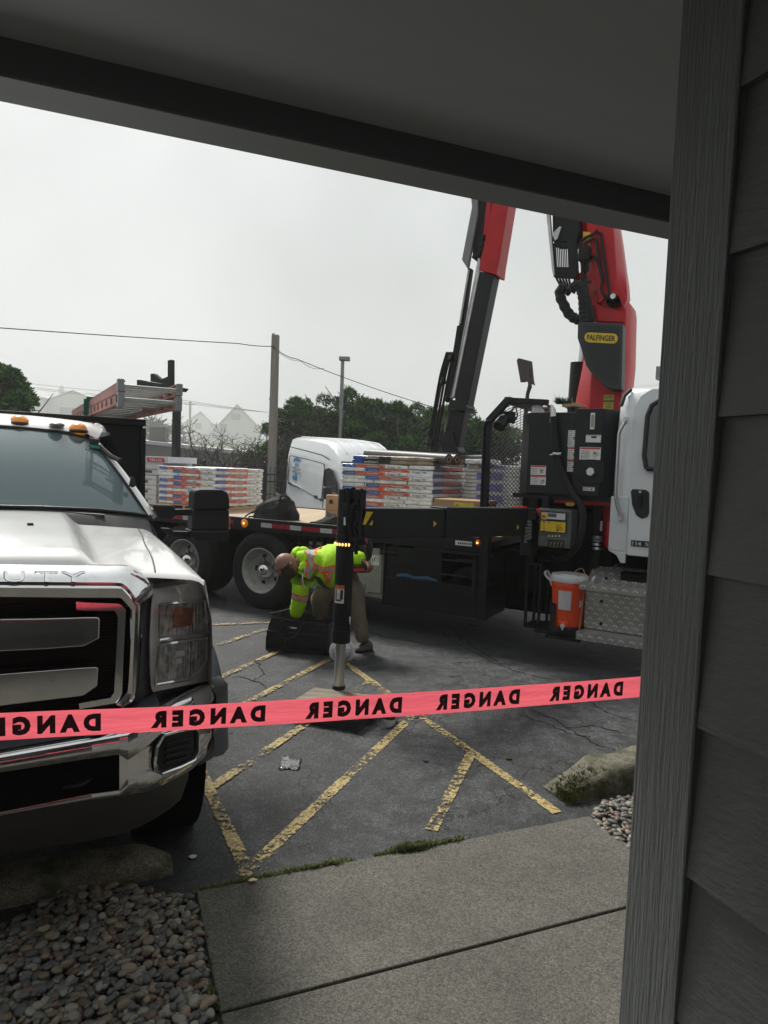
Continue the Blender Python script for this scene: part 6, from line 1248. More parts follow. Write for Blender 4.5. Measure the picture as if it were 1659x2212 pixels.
ro, ri = kus(outer2, .055), kus(inner2, .055); ro2, ri2 = kus(outer2, -.03), kus(inner2, -.03)
ins = lambda A_, B_, t: [a.lerp(c_, t) for a, c_ in zip(A_, B_)]
b.grid([ro2, ins(ro, ri, 0)[:], ins(ro, ri, .15), ins(ro, ri, .85), ri, ri2]); 
for p in range(len(b.v)): pass
b.twin(); pp(b, 'grille_ring', 'chrome', sm=40)
# raised letters on the surround
MT['letshade'] = mat('letter_shade', (.12,.14,.17), .3, .5); MT['letface'] = mat('letter_chrome', (.85,.87,.9), .22, .9)
b = MB()
ang = None
def onband(x, y):   # point on the band between O1 (x=.0,y=216) and M1 (x=.065,y=320)
    t = (y-218)/(319-218); return ku('c2', x, y, lerp(.0,.065,t)+.002)
def letters(t, x0, x1, flip=1):
    vs, fs = text_geo(t, .0); X0, X1 = min(p[0] for p in vs), max(p[0] for p in vs); Y0, Y1 = min(p[1] for p in vs), max(p[1] for p in vs)
    top = [onband(lerp(x0,x1,(p[0]-X0)/(X1-X0)), lerp(312,246,(p[1]-Y0)/(Y1-Y0))) for p in vs]
    b.add(top, fs)
vs, fs = text_geo('T', .03)
for t_, a_, c_ in (('D',-150,-20),('U',28,155),('T',232,372),('Y',400,556)):
    b = MB(); letters(t_, a_-5, c_+5); b.v = [(x+.003, y, z) for x, y, z in b.v]; lt_ = b.build('lettering', MT['letshade'], sg_)  # darker, wider copy under each letter paints its recess shade
    b = MB(); letters(t_, a_, c_); b.v = [(x+.0055, y+.0015, z-.0015) for x, y, z in b.v]; b.build('letter_face', MT['letface'], lt_)
# hood shut lines and washer jet
def onhood(k, x, y):
    for i in range(160):
        p = ku(k, x, y, .02-.01*i)
        if p.z <= hoodz(p.x, abs(p.y))+.001: return p+V((0,0,.002))
    return p
b = MB(); b.tube([V((p.x, p.y, p.z)) for p in smooth([onhood('c1', x, y) for x, y in ((921,1440),(915,1400),(897,1340),(862,1275),(838,1210),(800,1160),(750,1128))], 6)], .0035, 5); b.twin(); pp(b, 'shut_line', 'kdecal')
b = MB(); q = onhood('c1', 180, 1158); b.box(q.x-.02,q.x+.01,q.y-.014,q.y+.014,q.z-.004,q.z+.009); b.twin(); pp(b, 'washer_jet', 'kdecal', bevel=.003)
# headlight
def KH(x, y, off=0):   # on the swept headlight surface
    xx = 0
    for _ in range(5): p = ku('c2', x, y, xx+off); xx = interp(p.y, [.6,.8,.9,1.0], [.02,-.04,-.12,-.25])-max(0,(p.z-1.25))*.5
    return p
H0 = [(1010,365),(1335,312),(1362,420),(1378,690),(1372,958),(1240,1000),(1000,1035),(985,1000),(975,700),(985,460)]
b = MB(); n_ = 12
L_ = [(1008,365),(990,450),(978,700),(985,1000),(1000,1036)]; R_ = [(1338,310),(1362,425),(1380,690),(1376,900),(1372,962)]
def quadgrid(L_, R_, off, nx=10, ny=10):
    rows = []
    for j in range(ny+1):
        t = j/ny*(len(L_)-1); i = min(int(t), len(L_)-2); f_ = t-i
        a = (lerp(L_[i][0],L_[i+1][0],f_), lerp(L_[i][1],L_[i+1][1],f_)); c = (lerp(R_[i][0],R_[i+1][0],f_), lerp(R_[i][1],R_[i+1][1],f_))
        rows.append([KH(lerp(a[0],c[0],k/nx), lerp(a[1],c[1],k/nx), off) for k in range(nx+1)])
    return rows
hl = []
b = MB(); g_ = quadgrid(L_, R_, -.035); b.grid(g_); [b.grid([g_[0], [p+V((-.12,0,-.0)) for p in g_[0]]]), b.grid([g_[-1], [p+V((-.12,0,0)) for p in g_[-1]]]), b.grid([[r_[0] for r_ in g_], [r_[0]+V((-.1,0,0)) for r_ in g_]])]; b.twin()
MT['hlbase'] = mat('headlamp_silver', (.85,.85,.84), .28, .15, dirt=.3); hb = pp(b, 'headlight', 'hlbase', sm=60)
def ribbed(name, c, s=90):
    m = mat(name, c, .3, .55, var=.85, vs=26, detail=8); nt = m.node_tree; L = nt.links.new; O = _n(nt,'ShaderNodeTexCoord').outputs['Object']; mp = _n(nt,'ShaderNodeMapping'); mp.inputs['Scale'].default_value = (.2,1,.12); L(O, mp.inputs['Vector'])  # strong noise contrast paints the mottled highlights of the reflector
    w_ = _n(nt,'ShaderNodeTexVoronoi', Scale=s); L(mp.outputs[0], w_.inputs['Vector']); bp_ = _n(nt,'ShaderNodeBump',Strength=1,Distance=.02); L(w_.outputs['Distance'], bp_.inputs['Height']); L(bp_.outputs[0], nt.nodes['Principled BSDF'].inputs['Normal']); return m
MT['refl'] = ribbed('reflector', (.9,.9,.88))
def chamber(L2, R2, name): b = MB(); b.grid(quadgrid(L2, R2, -.028, 8, 8)); b.twin(); return b.build(name, MT['refl'], hb, sm=180)
chamber([(1048,470),(1044,560),(1040,690)], [(1335,450),(1342,560),(1345,640)], 'upper_reflector')
chamber([(1045,735),(1030,850),(1025,975)], [(1345,690),(1335,820),(1240,935)], 'lower_reflector')
b = MB(); b.grid(quadgrid([(1140,480),(1130,620)], [(1265,490),(1255,600)], -.024, 6, 6)); c = KH(1172,520,-.018); b.ball(c,.012,.022,.022,14); b.twin(); b.build('turn_lens', mat('amber_refl',(.35,.08,.015),.2,.3,var=.6,vs=60), hb)
b = MB(); c = KH(1175,785,-.015); b.box(c.x-.01,c.x+.004,c.y-.022,c.y+.022,c.z-.014,c.z+.014); c = KH(1165,830,-.01); b.cyl(c,c+V((.01,0,0)),.014,n=14); b.twin(); b.build('bulb_shield', MT['steel'], hb, bevel=.002)
b = MB()
for pts in ([(1040,462),(1180,452),(1335,438),(1350,560),(1350,645),(1200,672),(1036,700),(1036,600),(1040,462)], [(1036,730),(1190,705),(1350,680),(1345,820),(1300,900),(1240,950),(1130,970),(1018,988),(1022,850),(1036,730)]):
    b.tube([KH(x, y, -.022) for x, y in pts], .0085, 6)
b.twin(); b.build('chamber_trim', MT['chrome'], hb)
gl = bpy.data.materials.new('clear_lens'); gl.use_nodes = True; nt = gl.node_tree; tr_ = _n(nt,'ShaderNodeBsdfTransparent'); tr_.inputs[0].default_value = (.93,.95,.95,1); gg = _n(nt,'ShaderNodeBsdfGlossy',Roughness=.05); fr_ = _n(nt,'ShaderNodeFresnel',IOR=1.5); mm_ = _n(nt,'ShaderNodeMixShader'); mm_.inputs[0].default_value = .09; nt.links.new(tr_.outputs[0], mm_.inputs[1]); nt.links.new(gg.outputs[0], mm_.inputs[2]); nt.links.new(mm_.outputs[0], nt.nodes['Material Output'].inputs[0]); MT['lens'] = gl
b = MB(); b.grid(quadgrid(L_, R_, .004)[::-1]); b.twin(); b.build('lens', gl, hb, sm=180)
# bumper on a curved plan
def xb(y): return .175-.04*(y/.6)**2-.22*max(0,(y-.6)/.4)**1.6
def KB(x, y, off=0, k='c2'):
    xx = .15
    for _ in range(8): p = ku(k, x, y, xx); xx = xb(abs(p.y))+off
    return p
cols = [(-400,1540,1640,1900,1915),(0,1466,1562,1822,1842),(300,1413,1516,1762,1792),(600,1360,1470,1702,1748),(780,1328,1447,1678,1722),(835,1318,1482,1600,1708),(900,1275,1440,1560,1697),(960,1235,1400,1540,1690),(1050,1180,1350,1500,1650),(1150,1120,1290,1450,1600),(1250,1070,1240,1400,1545),(1330,1040,1180,1330,1470),(1400,1022,1110,1230,1330),(1420,1060,1110,1200,1290)]
P4 = []
for c_ in cols:
    col = [KB(c_[0], y, (0.0,.0,.0,-.02)[i]) for i, y in enumerate(c_[1:])]
    if c_[0] < 0:
        for p in col: p.y = 0; p.x = xb(0)
    P4.append(col)
b = MB()
for i in range(len(P4)-1):
    A_, B_ = P4[i], P4[i+1]
    for j in range(3):
        if j == 1 and i < 4: continue
        # rounded sub strips
        n = 4
        def sp(col, t): 
            p = col[j].lerp(col[j+1], t); bulge = .014*sin(pi*t) if j != 1 else .0; return V((p.x+bulge, p.y, p.z))
        b.grid([[sp(A_, k/n) for k in range(n+1)], [sp(B_, k/n) for k in range(n+1)]])
b.grid([[p[0] for p in P4], [p[0]+V((-.018,0,.014)) for p in P4], [p[0]+V((-.05,0,.012)) for p in P4], [p[0]+V((-.16,0,-.01)) for p in P4]]); b.grid([[p[3] for p in P4], [p[3]+V((-.1,0,-.01)) for p in P4]])
# inner lips of the central opening
for j in (1, 2): b.grid([[p[j] for p in P4[:5]]+([P4[5][j]]), [p[j]+V((-.06,0,0)) for p in P4[:5]]+([P4[5][j]+V((-.06,0,0))])])
b.grid([[P4[5][1], P4[5][2]], [P4[5][1]+V((-.06,0,0)), P4[5][2]+V((-.06,0,0))]])
b.mirror(); bmp = pp(b, 'bumper', 'chrome', sm=50)
b = MB(); q = [V((.08,0,P4[0][1].z)), *[p[1]+V((-.055,0,0)) for p in P4[1:6]], *[p[2]+V((-.055,0,0)) for p in P4[5:0:-1]], V((.08,0,P4[0][2].z))]; b.prism(q, (-.01,0,0)); b.mirror(); b.build('air_opening', MT['dark'], bmp)
b = MB(); c = KB(520,1632,-.04); b.tube([c+V((0,-.06,-.006)), c+V((0.01,0,0)), c+V((0,.04,.01))], [.004,.012,.006], 8); b.twin(); b.build('tow_hook', MT['black'], bmp)
# fog lamp blanking panel
fp = [(1075,1325),(1165,1300),(1270,1283),(1292,1300),(1292,1420),(1262,1480),(1180,1520),(1062,1562),(1028,1548),(1022,1500),(1034,1400)]
b = MB(); q = [KB(x, y, .024) for x, y in fp]; cc_ = sum(q, V((0,0,0)))/len(q); b.grid([[p+V((-.02,0,0)) for p in q], q, [cc_.lerp(p, .93)+V((-.002,0,0)) for p in q], [cc_.lerp(p, .88)+V((-.012,0,0)) for p in q]], closed=True); b.poly([cc_.lerp(p, .88)+V((-.012,0,0)) for p in q]); b.twin(); fo = b.build('fog_lamp_panel', MT['plastic'], bmp, sm=30)
b = MB()
for k in range(4): y = 1355+k*42; b.bar(KB(1085-k*3, y+22, .020), KB(1250-k*4, y-22, .020), .012, .010)
b.twin(); b.build('louvres', MT['plastic'], fo, bevel=.003)
b = MB(); q2 = [KB(x, y, .02) for x, y in fp]; b.tube([cc_+(p-cc_)*1.05 for p in q2]+[cc_+(q2[0]-cc_)*1.05], .007, 6); b.twin(); b.build('panel_trim', MT['chrome'], bmp)
# step pad, lower valance, end caps
b = MB(); top = [(p[0]+V((-.03,0,.018)), p[0]+V((-.04,0,.035)), p[0]+V((-.17,0,.04)), p[0]+V((-.2,0,.02))) for p in P4[:9]]; b.grid(top); b.mirror(); sp_ = pp(b, 'step_pad', 'flare', sm=30)
b = MB()
for k in range(14): y = .03+k*.045; x = xb(y); z = interp(y, [0,.4,.6], [P4[0][0].z, P4[2][0].z, P4[5][0].z])+.037; b.box(x-.15,x-.06,y,y+.022,z-.002,z+.006)
b.mirror(); b.build('treads', MT['flare'], sp_, bevel=.002)
b = MB(); va = [(-400,1900,2150),(0,1846,2085),(300,1796,2045),(600,1750,2005),(780,1722,1965),(900,1700,1925),(1020,1665,1860),(1110,1625,1800),(1180,1585,1740),(1230,1555,1600)]
rows = []
for x, y0_, y1_ in va:
    A_ = KB(x, y0_, -.02); B_ = KB(x, y1_, -.10)
    if x < 0: A_.y = 0; B_.y = 0
    rows.append([A_+V((0,0,.006)), A_.lerp(B_,.3)+V((.012,0,0)), A_.lerp(B_,.7), B_, B_+V((-.15,0,.02))])
b.grid(rows); b.mirror(); pp(b, 'air_dam', mat('valance_grey',(.05,.05,.048),.55,dirt=.4,dcol=(.09,.085,.07)), sm=60)
b = MB(); e0 = P4[-1]
end = [[ku('c2', x, y, xx) for x, y in pts] for pts, xx in (([(1372,965),(1378,1010),(1412,1060),(1410,1200),(1370,1400),(1290,1522)], -.12), ([(1380,935),(1440,940),(1488,985),(1490,1200),(1440,1400),(1390,1468)], -.30))]
b.grid([end[0], ins(end[0], end[1], .5), end[1], [p+V((-.12,0,0)) for p in end[1]]]); b.twin(); pp(b, 'bumper_end', mat('end_plastic',(.035,.038,.04),.45,bump=.1,bs=200,dirt=.3,dcol=(.08,.08,.075)), sm=60)
b = MB(); b.box(-.45,-.1,0,.58,.45,1.3); b.box(-1.4,-.45,0,.6,.35,1.2); b.mirror(); pp(b, 'engine_bay', 'dark')
b = MB(); b.grid([[KH(*L_[i], -.06)+V((-.0,0,0)) for i in range(5)], [ku('c2', x, y, -.03) for x, y in [(1005,345),(935,480),(925,700),(905,1000),(890,1105)]]]); b.grid([[KH(1000,1036,-.04), KH(1372,962,-.04)], [ku('c2',1000,1100,-.06), KH(1378,1010,-.06)]]); b.twin(); pp(b, 'filler_panel', 'flare')
# cab
ws_b = [(0,1.55),(.3,1.545),(.6,1.53),(.8,1.505),(.905,1.485)]; xbt = [-1.46,-1.465,-1.50,-1.55,-1.60]
ws_t = [(0,2.015),(.25,2.01),(.42,2.00),(.54,1.985),(.61,1.965)]; xtt = [-2.08,-2.085,-2.10,-2.125,-2.15]
BT = [V((xbt[i], ws_b[i][0], ws_b[i][1])) for i in range(5)]; TP = [V((xtt[i], ws_t[i][0], ws_t[i][1])) for i in range(5)]
b = MB(); b.grid([[BT[i].lerp(TP[i], t)+V((.03,0,.02))*sin(pi*t) for i in range(5)] for t in [k/8 for k in range(9)]]); b.mirror()
wg = bpy.data.materials.new('windshield_glass'); wg.use_nodes = True; nt = wg.node_tree; pb = nt.nodes['Principled BSDF']; pb.inputs['Base Color'].default_value = (.18,.25,.27,1); pb.inputs['Roughness'].default_value = .03; pb.inputs['Coat Weight'].default_value = 1; tr_ = _n(nt,'ShaderNodeBsdfTransparent'); tr_.inputs[0].default_value = (.75,.85,.85,1); mm_ = _n(nt,'ShaderNodeMixShader'); mm_.inputs[0].default_value = .34  # teal base colour stands in for sky reflection and a hazy interior
nt.links.new(pb.outputs[0], mm_.inputs[1]); nt.links.new(tr_.outputs[0], mm_.inputs[2]); nt.links.new(mm_.outputs[0], nt.nodes['Material Output'].inputs[0]); MT['wglass'] = wg
wsd = pp(b, 'windshield', 'wglass', sm=180)
b = MB(); edge = [BT[i].lerp(TP[i], 0) for i in range(5)]+[BT[4].lerp(TP[4], k/8)+V((.03,0,.02))*sin(pi*k/8) for k in range(1,9)]+[TP[i] for i in (3,2,1,0)]; b.tube([p+V((0,0,.004)) for p in edge], .010, 6); b.mirror(); b.build('seal', MT['plastic'], wsd)
b = MB(); cwl = [[BT[i]+V((.0,0,-.006)) for i in range(5)], [BT[i]+V((.06,0,-.03)) for i in range(5)], [V((-1.36,[0,.3,.6,.8,.905][i],1.43-.05*([0,.3,.6,.8,.9][i]**2))) for i in range(5)]]; b.grid(cwl); b.mirror(); pp(b, 'cowl', 'plastic')
def wiper(pts): b = MB(); b.tube(smooth([ku('c1', x, y, xx) for x, y, xx in pts], 5), [.012]*(5*(len(pts)-1)+1), 6); return b
b = wiper([(-60,1050,-1.5),(0,1026,-1.53),(95,1026,-1.53),(300,1052,-1.52),(500,1085,-1.5),(628,1102,-1.5)]); pp(b, 'wiper', 'kdecal')
b = wiper([(-200,1065,-1.48),(0,1058,-1.48),(200,1065,-1.47),(430,1090,-1.46),(620,1104,-1.45)]); pp(b, 'wiper', 'kdecal')
# roof, pillars, sides
b = MB(); rows = []
for (x, w_, z) in [(-2.085,.66,2.03),(-2.13,.68,2.065),(-2.25,.70,2.10),(-2.5,.72,2.125),(-3.0,.73,2.12),(-3.5,.73,2.09)]:
    rows.append([(x-(.06 if x > -2.2 else 0)*(yy)**2, w_*yy, z-.035*yy**2-(.02 if yy > .95 else 0)) for yy in (0,.2,.4,.6,.8,.9,.97,1.0)])
b.grid(rows); b.mirror(); pp(b, 'roof', 'pearl', sm=180)
b = MB(); rows = []
for t in [k/8 for k in range(9)]:
    c = BT[4].lerp(TP[4], t)+V((.03,0,.02))*sin(pi*t); w_ = .055
    rows.append([c+V((-.0,-.008,.008)), c+V((.0,.02,.012)), c+V((-.03,.055-.01*t,.006)), c+V((-.10,.075-.02*t,-.01)), c+V((-.13,.06,-.03))])
tail = [[p+V((-.12*k,.022*k,.055*(k**.7))) for p in rows[-1]] for k in (.5,1)]; rows += tail
for x, y, z in [(-2.5,.70,2.075),(-3.0,.71,2.07),(-3.5,.71,2.05)]: rows.append([V((x,y-.03,z+.02)),V((x,y-.01,z+.022)),V((x,y+.03,z)),V((x,y+.05,z-.04)),V((x,y+.05,z-.07))])
b.grid(rows); b.twin(); pp(b, 'pillar', 'pearl', sm=180)
b = MB(); rows = []
for x in (-1.6,-2.3,-3.0,-3.55): rows.append([(x,.985,.55),(x,1.0,.9),(x,.985,1.2),(x,.96,1.38),(x,.93,1.44)])
b.grid(rows); b.twin(); pp(b, 'door', 'pearl', sm=60)
b = MB(); b.add([(-1.72,.93,1.44),(-3.5,.93,1.44),(-3.5,.755,2.03),(-2.3,.745,2.03)], [(0,1,2,3)]); b.twin(); pp(b, 'side_window', 'wglass')
b = MB(); b.box(-3.56,-3.5,-.75,.75,.6,2.06); pp(b, 'cab_back', 'dark')
# interior
b = MB(); b.box(-1.95,-1.55,-.85,.85,1.1,1.42); pp(b, 'dashboard', mat('dash',(.06,.06,.06),.6), bevel=.05); b = MB(); b.lathe([(.18,0),(.195,.012),(.18,.024)], (-2.0,.4,1.5), (1,0,.5), 28); pp(b, 'steering_wheel', 'plastic')
for y in (.45,-.45): b = MB(); b.box(-2.75,-2.6,y-.25,y+.25,1.0,1.62); b.box(-2.74,-2.65,y-.12,y+.12,1.65,1.84); pp(b, 'seat', mat('seat_grey',(.16,.17,.17),.8), bevel=.04)
b = MB(); q = kus([(528,640),(592,652),(575,705),(570,790),(545,818),(515,800),(520,700),(530,690)], -2.06, 'c1'); b.prism(q, (.03,0,0)); dv = pp(b, 'mirror_camera', 'kdecal', bevel=.006); b = MB(); b.prism(kus([(528,676),(592,690),(590,705),(526,698)], -2.02, 'c1'), (.012,0,0)); b.build('teal_strip', mat('teal',(.03,.25,.2),.5), dv)
b = MB(); b.tube([ku('c1',590,690,-2.06), ku('c1',660,750,-1.95), ku('c1',715,775,-1.88)], .016, 6); b.build('cable', MT['kdecal'], dv)
b = MB(); b.prism(kus([(775,870),(800,880),(803,925),(785,935),(763,925)], -1.72, 'c1'), (.03,0,0)); pp(b, 'pillar_device', 'kdecal', bevel=.006)
# roof marker lamps
for (x, y) in ((115,540),(462,585)):
    c = ku('c1', x, y, -2.17); l_ = thing('x','x','x'); l_.name = 'roof_marker_lamp'; [l_.__delitem__(k) for k in ('label','category')]; l_.parent = pk
    for s in (1,-1):
        b = MB(); b.ball((c.x,s*c.y,c.z-.01),.075,.062,.05,20); b.build('lens', MT['amber'], l_, sm=180); b = MB(); b.ball((c.x,s*c.y,c.z-.018),.085,.068,.022,20); b.build('base', MT['kdecal'], l_, sm=180)
        if abs(c.y) < .02: break
b = MB(); c = ku('c1',338,560,-2.12); b.ball((c.x,c.y,c.z-.004),.06,.048,.018,18); pp(b, 'roof_antenna', mat('fin_grey',(.2,.21,.2),.4), sm=180)
# towing mirror
for s in (1,-1):
    mg = thing('x','x','x'); mg.name = 'towing_mirror'; [mg.__delitem__(k) for k in ('label','category')]; mg.parent = pk
    def mk(pts, x, dep, name, m, bev): b = MB(); q = kus(pts, x, 'c1'); q = [V((p.x, s*p.y, p.z)) for p in q]; b.prism(q, (-dep,0,0)); return b.build(name, MT[m], mg, bevel=bev, seg=4)
    mk([(1155,965),(1165,952),(1190,946),(1320,948),(1352,965),(1364,1000),(1364,1066),(1150,1066),(1150,1040)], -1.60, .17, 'upper_shell', 'plastic', .018)
    mk([(1143,1068),(1362,1068),(1362,1100),(1362,1190),(1140,1190),(1143,1100)], -1.61, .15, 'mid_shell', 'plastic', .01)
    mk([(1125,1190),(1362,1192),(1360,1238),(1345,1254),(1180,1254),(1150,1235),(1130,1215)], -1.60, .17, 'lower_shell', 'plastic', .012)
    mk([(1040,1066),(1145,1062),(1145,1102),(1040,1100)], -1.64, .06, 'arm', 'plastic', .006); mk([(1030,1195),(1140,1198),(1140,1232),(1030,1225)], -1.64, .06, 'arm', 'plastic', .006)
    mk([(905,1036),(1020,1040),(1042,1050),(1042,1105),(1020,1122),(950,1122)], -1.60, .1, 'mount', 'plastic', .012); mk([(960,1178),(1015,1180),(1034,1195),(1034,1228),(1000,1215)], -1.62, .08, 'mount', 'plastic', .01)
    mk([(1345,1120),(1366,1110),(1372,1125),(1368,1150),(1362,1165),(1370,1175),(1366,1190),(1345,1190)], -1.62, .09, 'side_marker', 'orange', .008)
# headache rack
rk = thing('x','x','x'); rk.name = 'headache_rack'; [rk.__delitem__(k) for k in ('label','category')]; rk.parent = pk
c = ku('c1',848,570,-3.75); cb_ = ku('c1',852,900,-3.75); zt_ = c.z
b = MB(); b.box(-3.79,-3.75,-1.1,c.y,.9,zt_); b.build('panel', MT['black'], rk, bevel=.004); b = MB(); b.box(-3.80,-3.70,-1.12,c.y+.02,zt_,zt_+.06); b.box(-3.8,-3.72,c.y-.02,c.y+.025,.8,zt_-.02); b.box(-3.8,-3.72,c.y-.5,c.y-.46,.8,zt_-.02); b.build('frame', MT['black'], rk, bevel=.004)
b = MB(); b.box(-6.6,-3.8,-1.1,1.1,.8,.95); b.box(-6.6,-3.8,-1.1,-1.0,.95,1.3); pp(b, 'flat_bed', 'black', bevel=.01)
b = MB(); b.box(-6.5,-1.2,-.45,.45,.35,.8); b.box(-4.9,-4.3,-.8,.8,.3,.5); pp(b, 'chassis', 'dark')
b = MB(); b.box(-6.5,-6.4,-1.0,1.1,zt_-.02,zt_+.05); b.box(-6.5,-6.43,1.03,1.1,.9,zt_); b.box(-6.5,-6.43,-1.1,-1.03,.9,zt_+.05); b.build('rear_hoop', MT['black'], rk)
# ladder on the rack
XN = -1.75
c0 = ku('p6',965,395,XN); c1 = ku('p6',1480,450,XN); yl, yr, zb_ = c0.y-.0, c1.y+.0, (c0.z+c1.z)/2
la = thing('extension_ladder', 'worn orange and aluminium extension ladder strapped on the pickup rack', 'ladder', K.W(XN, (yl+yr)/2, zb_), K.rot)
hw_ = abs(yr-yl)/2; LL = 4.9; k_ = 0
pitch = (zt_+.07-zb_)/(XN+3.78)*-1
Z = lambda x: (x)*(-(zt_+.065-zb_)/(3.75+XN))
MT['frp'] = mat('ladder_orange', (.26,.085,.07), .55, var=.25, dirt=.5, ds=4, dcol=(.35,.24,.21))
def rail(y, z0, z1, name='rail'):
    b = MB(); s = 1 if y > 0 else -1
    b.add([(0,y,z0),(0,y-s*.006,z0),(0,y-s*.006,z1),(0,y,z1),(-LL,y,z0+Z(-LL)),(-LL,y-s*.006,z0+Z(-LL)),(-LL,y-s*.006,z1+Z(-LL)),(-LL,y,z1+Z(-LL))], [(0,1,2,3),(7,6,5,4),(0,4,5,1),(1,5,6,2),(2,6,7,3),(3,7,4,0)])
    for zz in (z0, z1-.008): b.add([(0,y,zz),(0,y-s*.028,zz),(0,y-s*.028,zz+.008),(0,y,zz+.008),(-LL,y,zz+Z(-LL)),(-LL,y-s*.028,zz+Z(-LL)),(-LL,y-s*.028,zz+.008+Z(-LL)),(-LL,y,zz+.008+Z(-LL))], [(0,1,2,3),(7,6,5,4),(0,4,5,1),(1,5,6,2),(2,6,7,3),(3,7,4,0)])
    return b.build(name, MT['frp'], la)
for y in (-hw_, hw_): rail(y, 0, .078); rail(y*.93, .083, .16)
for sec, (zc_, ww, x0) in enumerate(((.04, hw_, -.05), (.12, hw_*.93, -.02))):
    for k in range(15):
        x = x0-k*.305; b = MB(); z = zc_+Z(x)
        b.bar((x,-ww+.006,z),(x,ww-.006,z),.036,.03); b.build('rung', MT['alu'], la, bevel=.006)
b = MB()
for y in (-hw_, hw_): s = 1 if y > 0 else -1; b.box(-.07,.012,y-s*.035 if s > 0 else y-.004,y+.004 if s > 0 else y+.035,-.012,.085); b.box(-.05,.012,y*.93-.02,y*.93+.02,.088,.168)
b.build('end_cap', MT['galv'], la, bevel=.006)
b = MB()
for k in range(14): x = -.05-k*.305; b.box(x-.015,x+.015,-hw_-.008,-hw_-.004,.03+Z(x),.055+Z(x)); b.box(x-.004,x+.012,-hw_-.008,-hw_-.004,.02+Z(x),.066+Z(x))
b.build('rung_rivets', MT['black2'], la)
b = MB(); b.tube([(-.22,.02,.0),(-.9,.0,-.01+Z(-.9))],.007,6); b.cyl((-.2,-.02,-.0),(-.2,.06,-.0),.018,n=10); b.build('pulley_rope', mat('rope',(.15,.12,.1),.9), la)
xs_ = -2.3; st = MB(); w2 = hw_+.012; pth = [(xs_,-w2,-.3+Z(xs_)),(xs_,-w2,.0+Z(xs_)),(xs_,-w2,.165+Z(xs_)),(xs_,w2,.17+Z(xs_)),(xs_,w2,-.01+Z(xs_))]
for i in range(len(pth)-1): st.bar(pth[i], pth[i+1], .045, .004, up=(1,0,0) if True else None)
st_o = st.build('ratchet_strap', mat('green_webbing',(.01,.16,.09),.7), loc=K.W(XN, (yl+yr)/2, zb_), rot=K.rot); tag(st_o, 'green webbing strap holding the ladder near the pickup roof', 'strap')
# ================================================================== WHITE VAN
random.seed(71)
r_0 = P('d',617,1050,21.2); f_0 = P('d',760,1075,16.6); N_ = Fr((r_0.x, r_0.y), math.degrees(atan2(f_0.x-r_0.x, f_0.y-r_0.y)))
vn = thing('white_van', 'white high roof panel van with a blue round emblem behind the truck deck', 'van', (r_0.x, r_0.y, 0), N_.rot)
PS = .069; zz_ = lambda x, z: max(.0, z-PS*x)
def vsec(x, y0, y1, top, bot=.0, tum=.16):
    m_ = (y0+y1)/2; pr = [(0,bot),(0,.9),(.01,1.3),(.02,1.75),(.05,2.15),(tum*.75,2.45)]
    out = []
    k = top/2.72
    for dy, z in pr: out.append((x, y0+dy*(1 if top > 1.6 else .3), min(z*k, top-.05)))
    out += [(x, y0+tum+.02, top-.09), (x, y0+tum+.16, top-.02), (x, m_, top), (x, y1-tum-.16, top-.02), (x, y1-tum-.02, top-.09)]
    for dy, z in pr[::-1]: out.append((x, y1-dy*(1 if top > 1.6 else .3), min(z*k, top-.05)))
    return [(a, b_, zz_(a, c)) for a, b_, c in out]
b = MB(); secs = [vsec(-.05,.06,1.98,2.6),vsec(.03,.0,2.04,2.70),vsec(.5,0,2.04,2.74),vsec(2,0,2.04,2.75),vsec(3.0,0,2.04,2.72),vsec(3.4,0,2.04,2.62),vsec(3.75,.0,2.04,2.42),vsec(4.1,.02,2.02,2.12),vsec(4.5,.03,2.01,1.75),vsec(4.85,.04,2.0,1.42),vsec(5.3,.08,1.96,1.25),vsec(5.55,.2,1.84,1.0),vsec(5.65,.35,1.7,.7)]
b.grid(secs); b.poly(secs[0][::-1]); b.poly(secs[-1]); bo_ = b.build('body', MT['white'], vn, sm=40)
nv = lambda pts, v, k='c3': N_.vs(k, pts, v)
b = MB()
for y in (.45,.78,1.1,1.42,1.7): b.tube([(x, y, zz_(x, z)+.0) for x, z in ((.1,2.715),(1,2.74),(2,2.745),(3.0,2.72),(3.4,2.615),(3.7,2.45))], .018, 6)
b.build('roof_ribs', MT['white'], bo_)
def groove(pts, r_=.012, k='c3', close=False, m='dark', name='panel_gap', v=.005): b = MB(); q = nv(pts, v, k); b.tube(q+([q[0]] if close else []), r_, 5); return b.build(name, MT[m], vn)
groove([(365,240),(455,262),(555,290),(600,318)], .014, name='gutter'); groove([(372,292),(362,300),(352,430),(356,448),(430,490),(545,556),(552,545),(570,360),(562,340),(480,318),(372,292)], .010); groove([(570,345),(563,560),(555,625)], .012); groove([(352,330),(346,445),(340,560)], .008)
b = MB(); b.prism(nv([(352,450),(430,484),(430,494),(352,460)], -.03), (0,.03,0)); b.build('door_track', MT['chrome'], vn)
b = MB(); b.prism(nv([(570,378),(600,368),(620,385),(641,455),(645,520),(570,512)], -.012), (0,.02,0)); wv = b.build('side_window', mat('van_glass', (.008,.01,.011), .15, spec=.2), vn); b = MB(); q = nv([(570,378),(600,368),(620,385),(641,455),(645,520),(570,512),(570,378)], -.014); b.tube(q, .018, 5); b.build('seal', MT['plastic'], wv)
b = MB(); b.add([(4.02,.14,zz_(4.02,2.2)),(4.02,1.90,zz_(4.02,2.2)),(4.85,1.94,zz_(4.85,1.48)),(4.85,.10,zz_(4.85,1.48))], [(0,1,2,3)]); b.v = [(x+.02, y, z+.05) for x, y, z in b.v]; b.build('windshield', MT['glass'], vn)
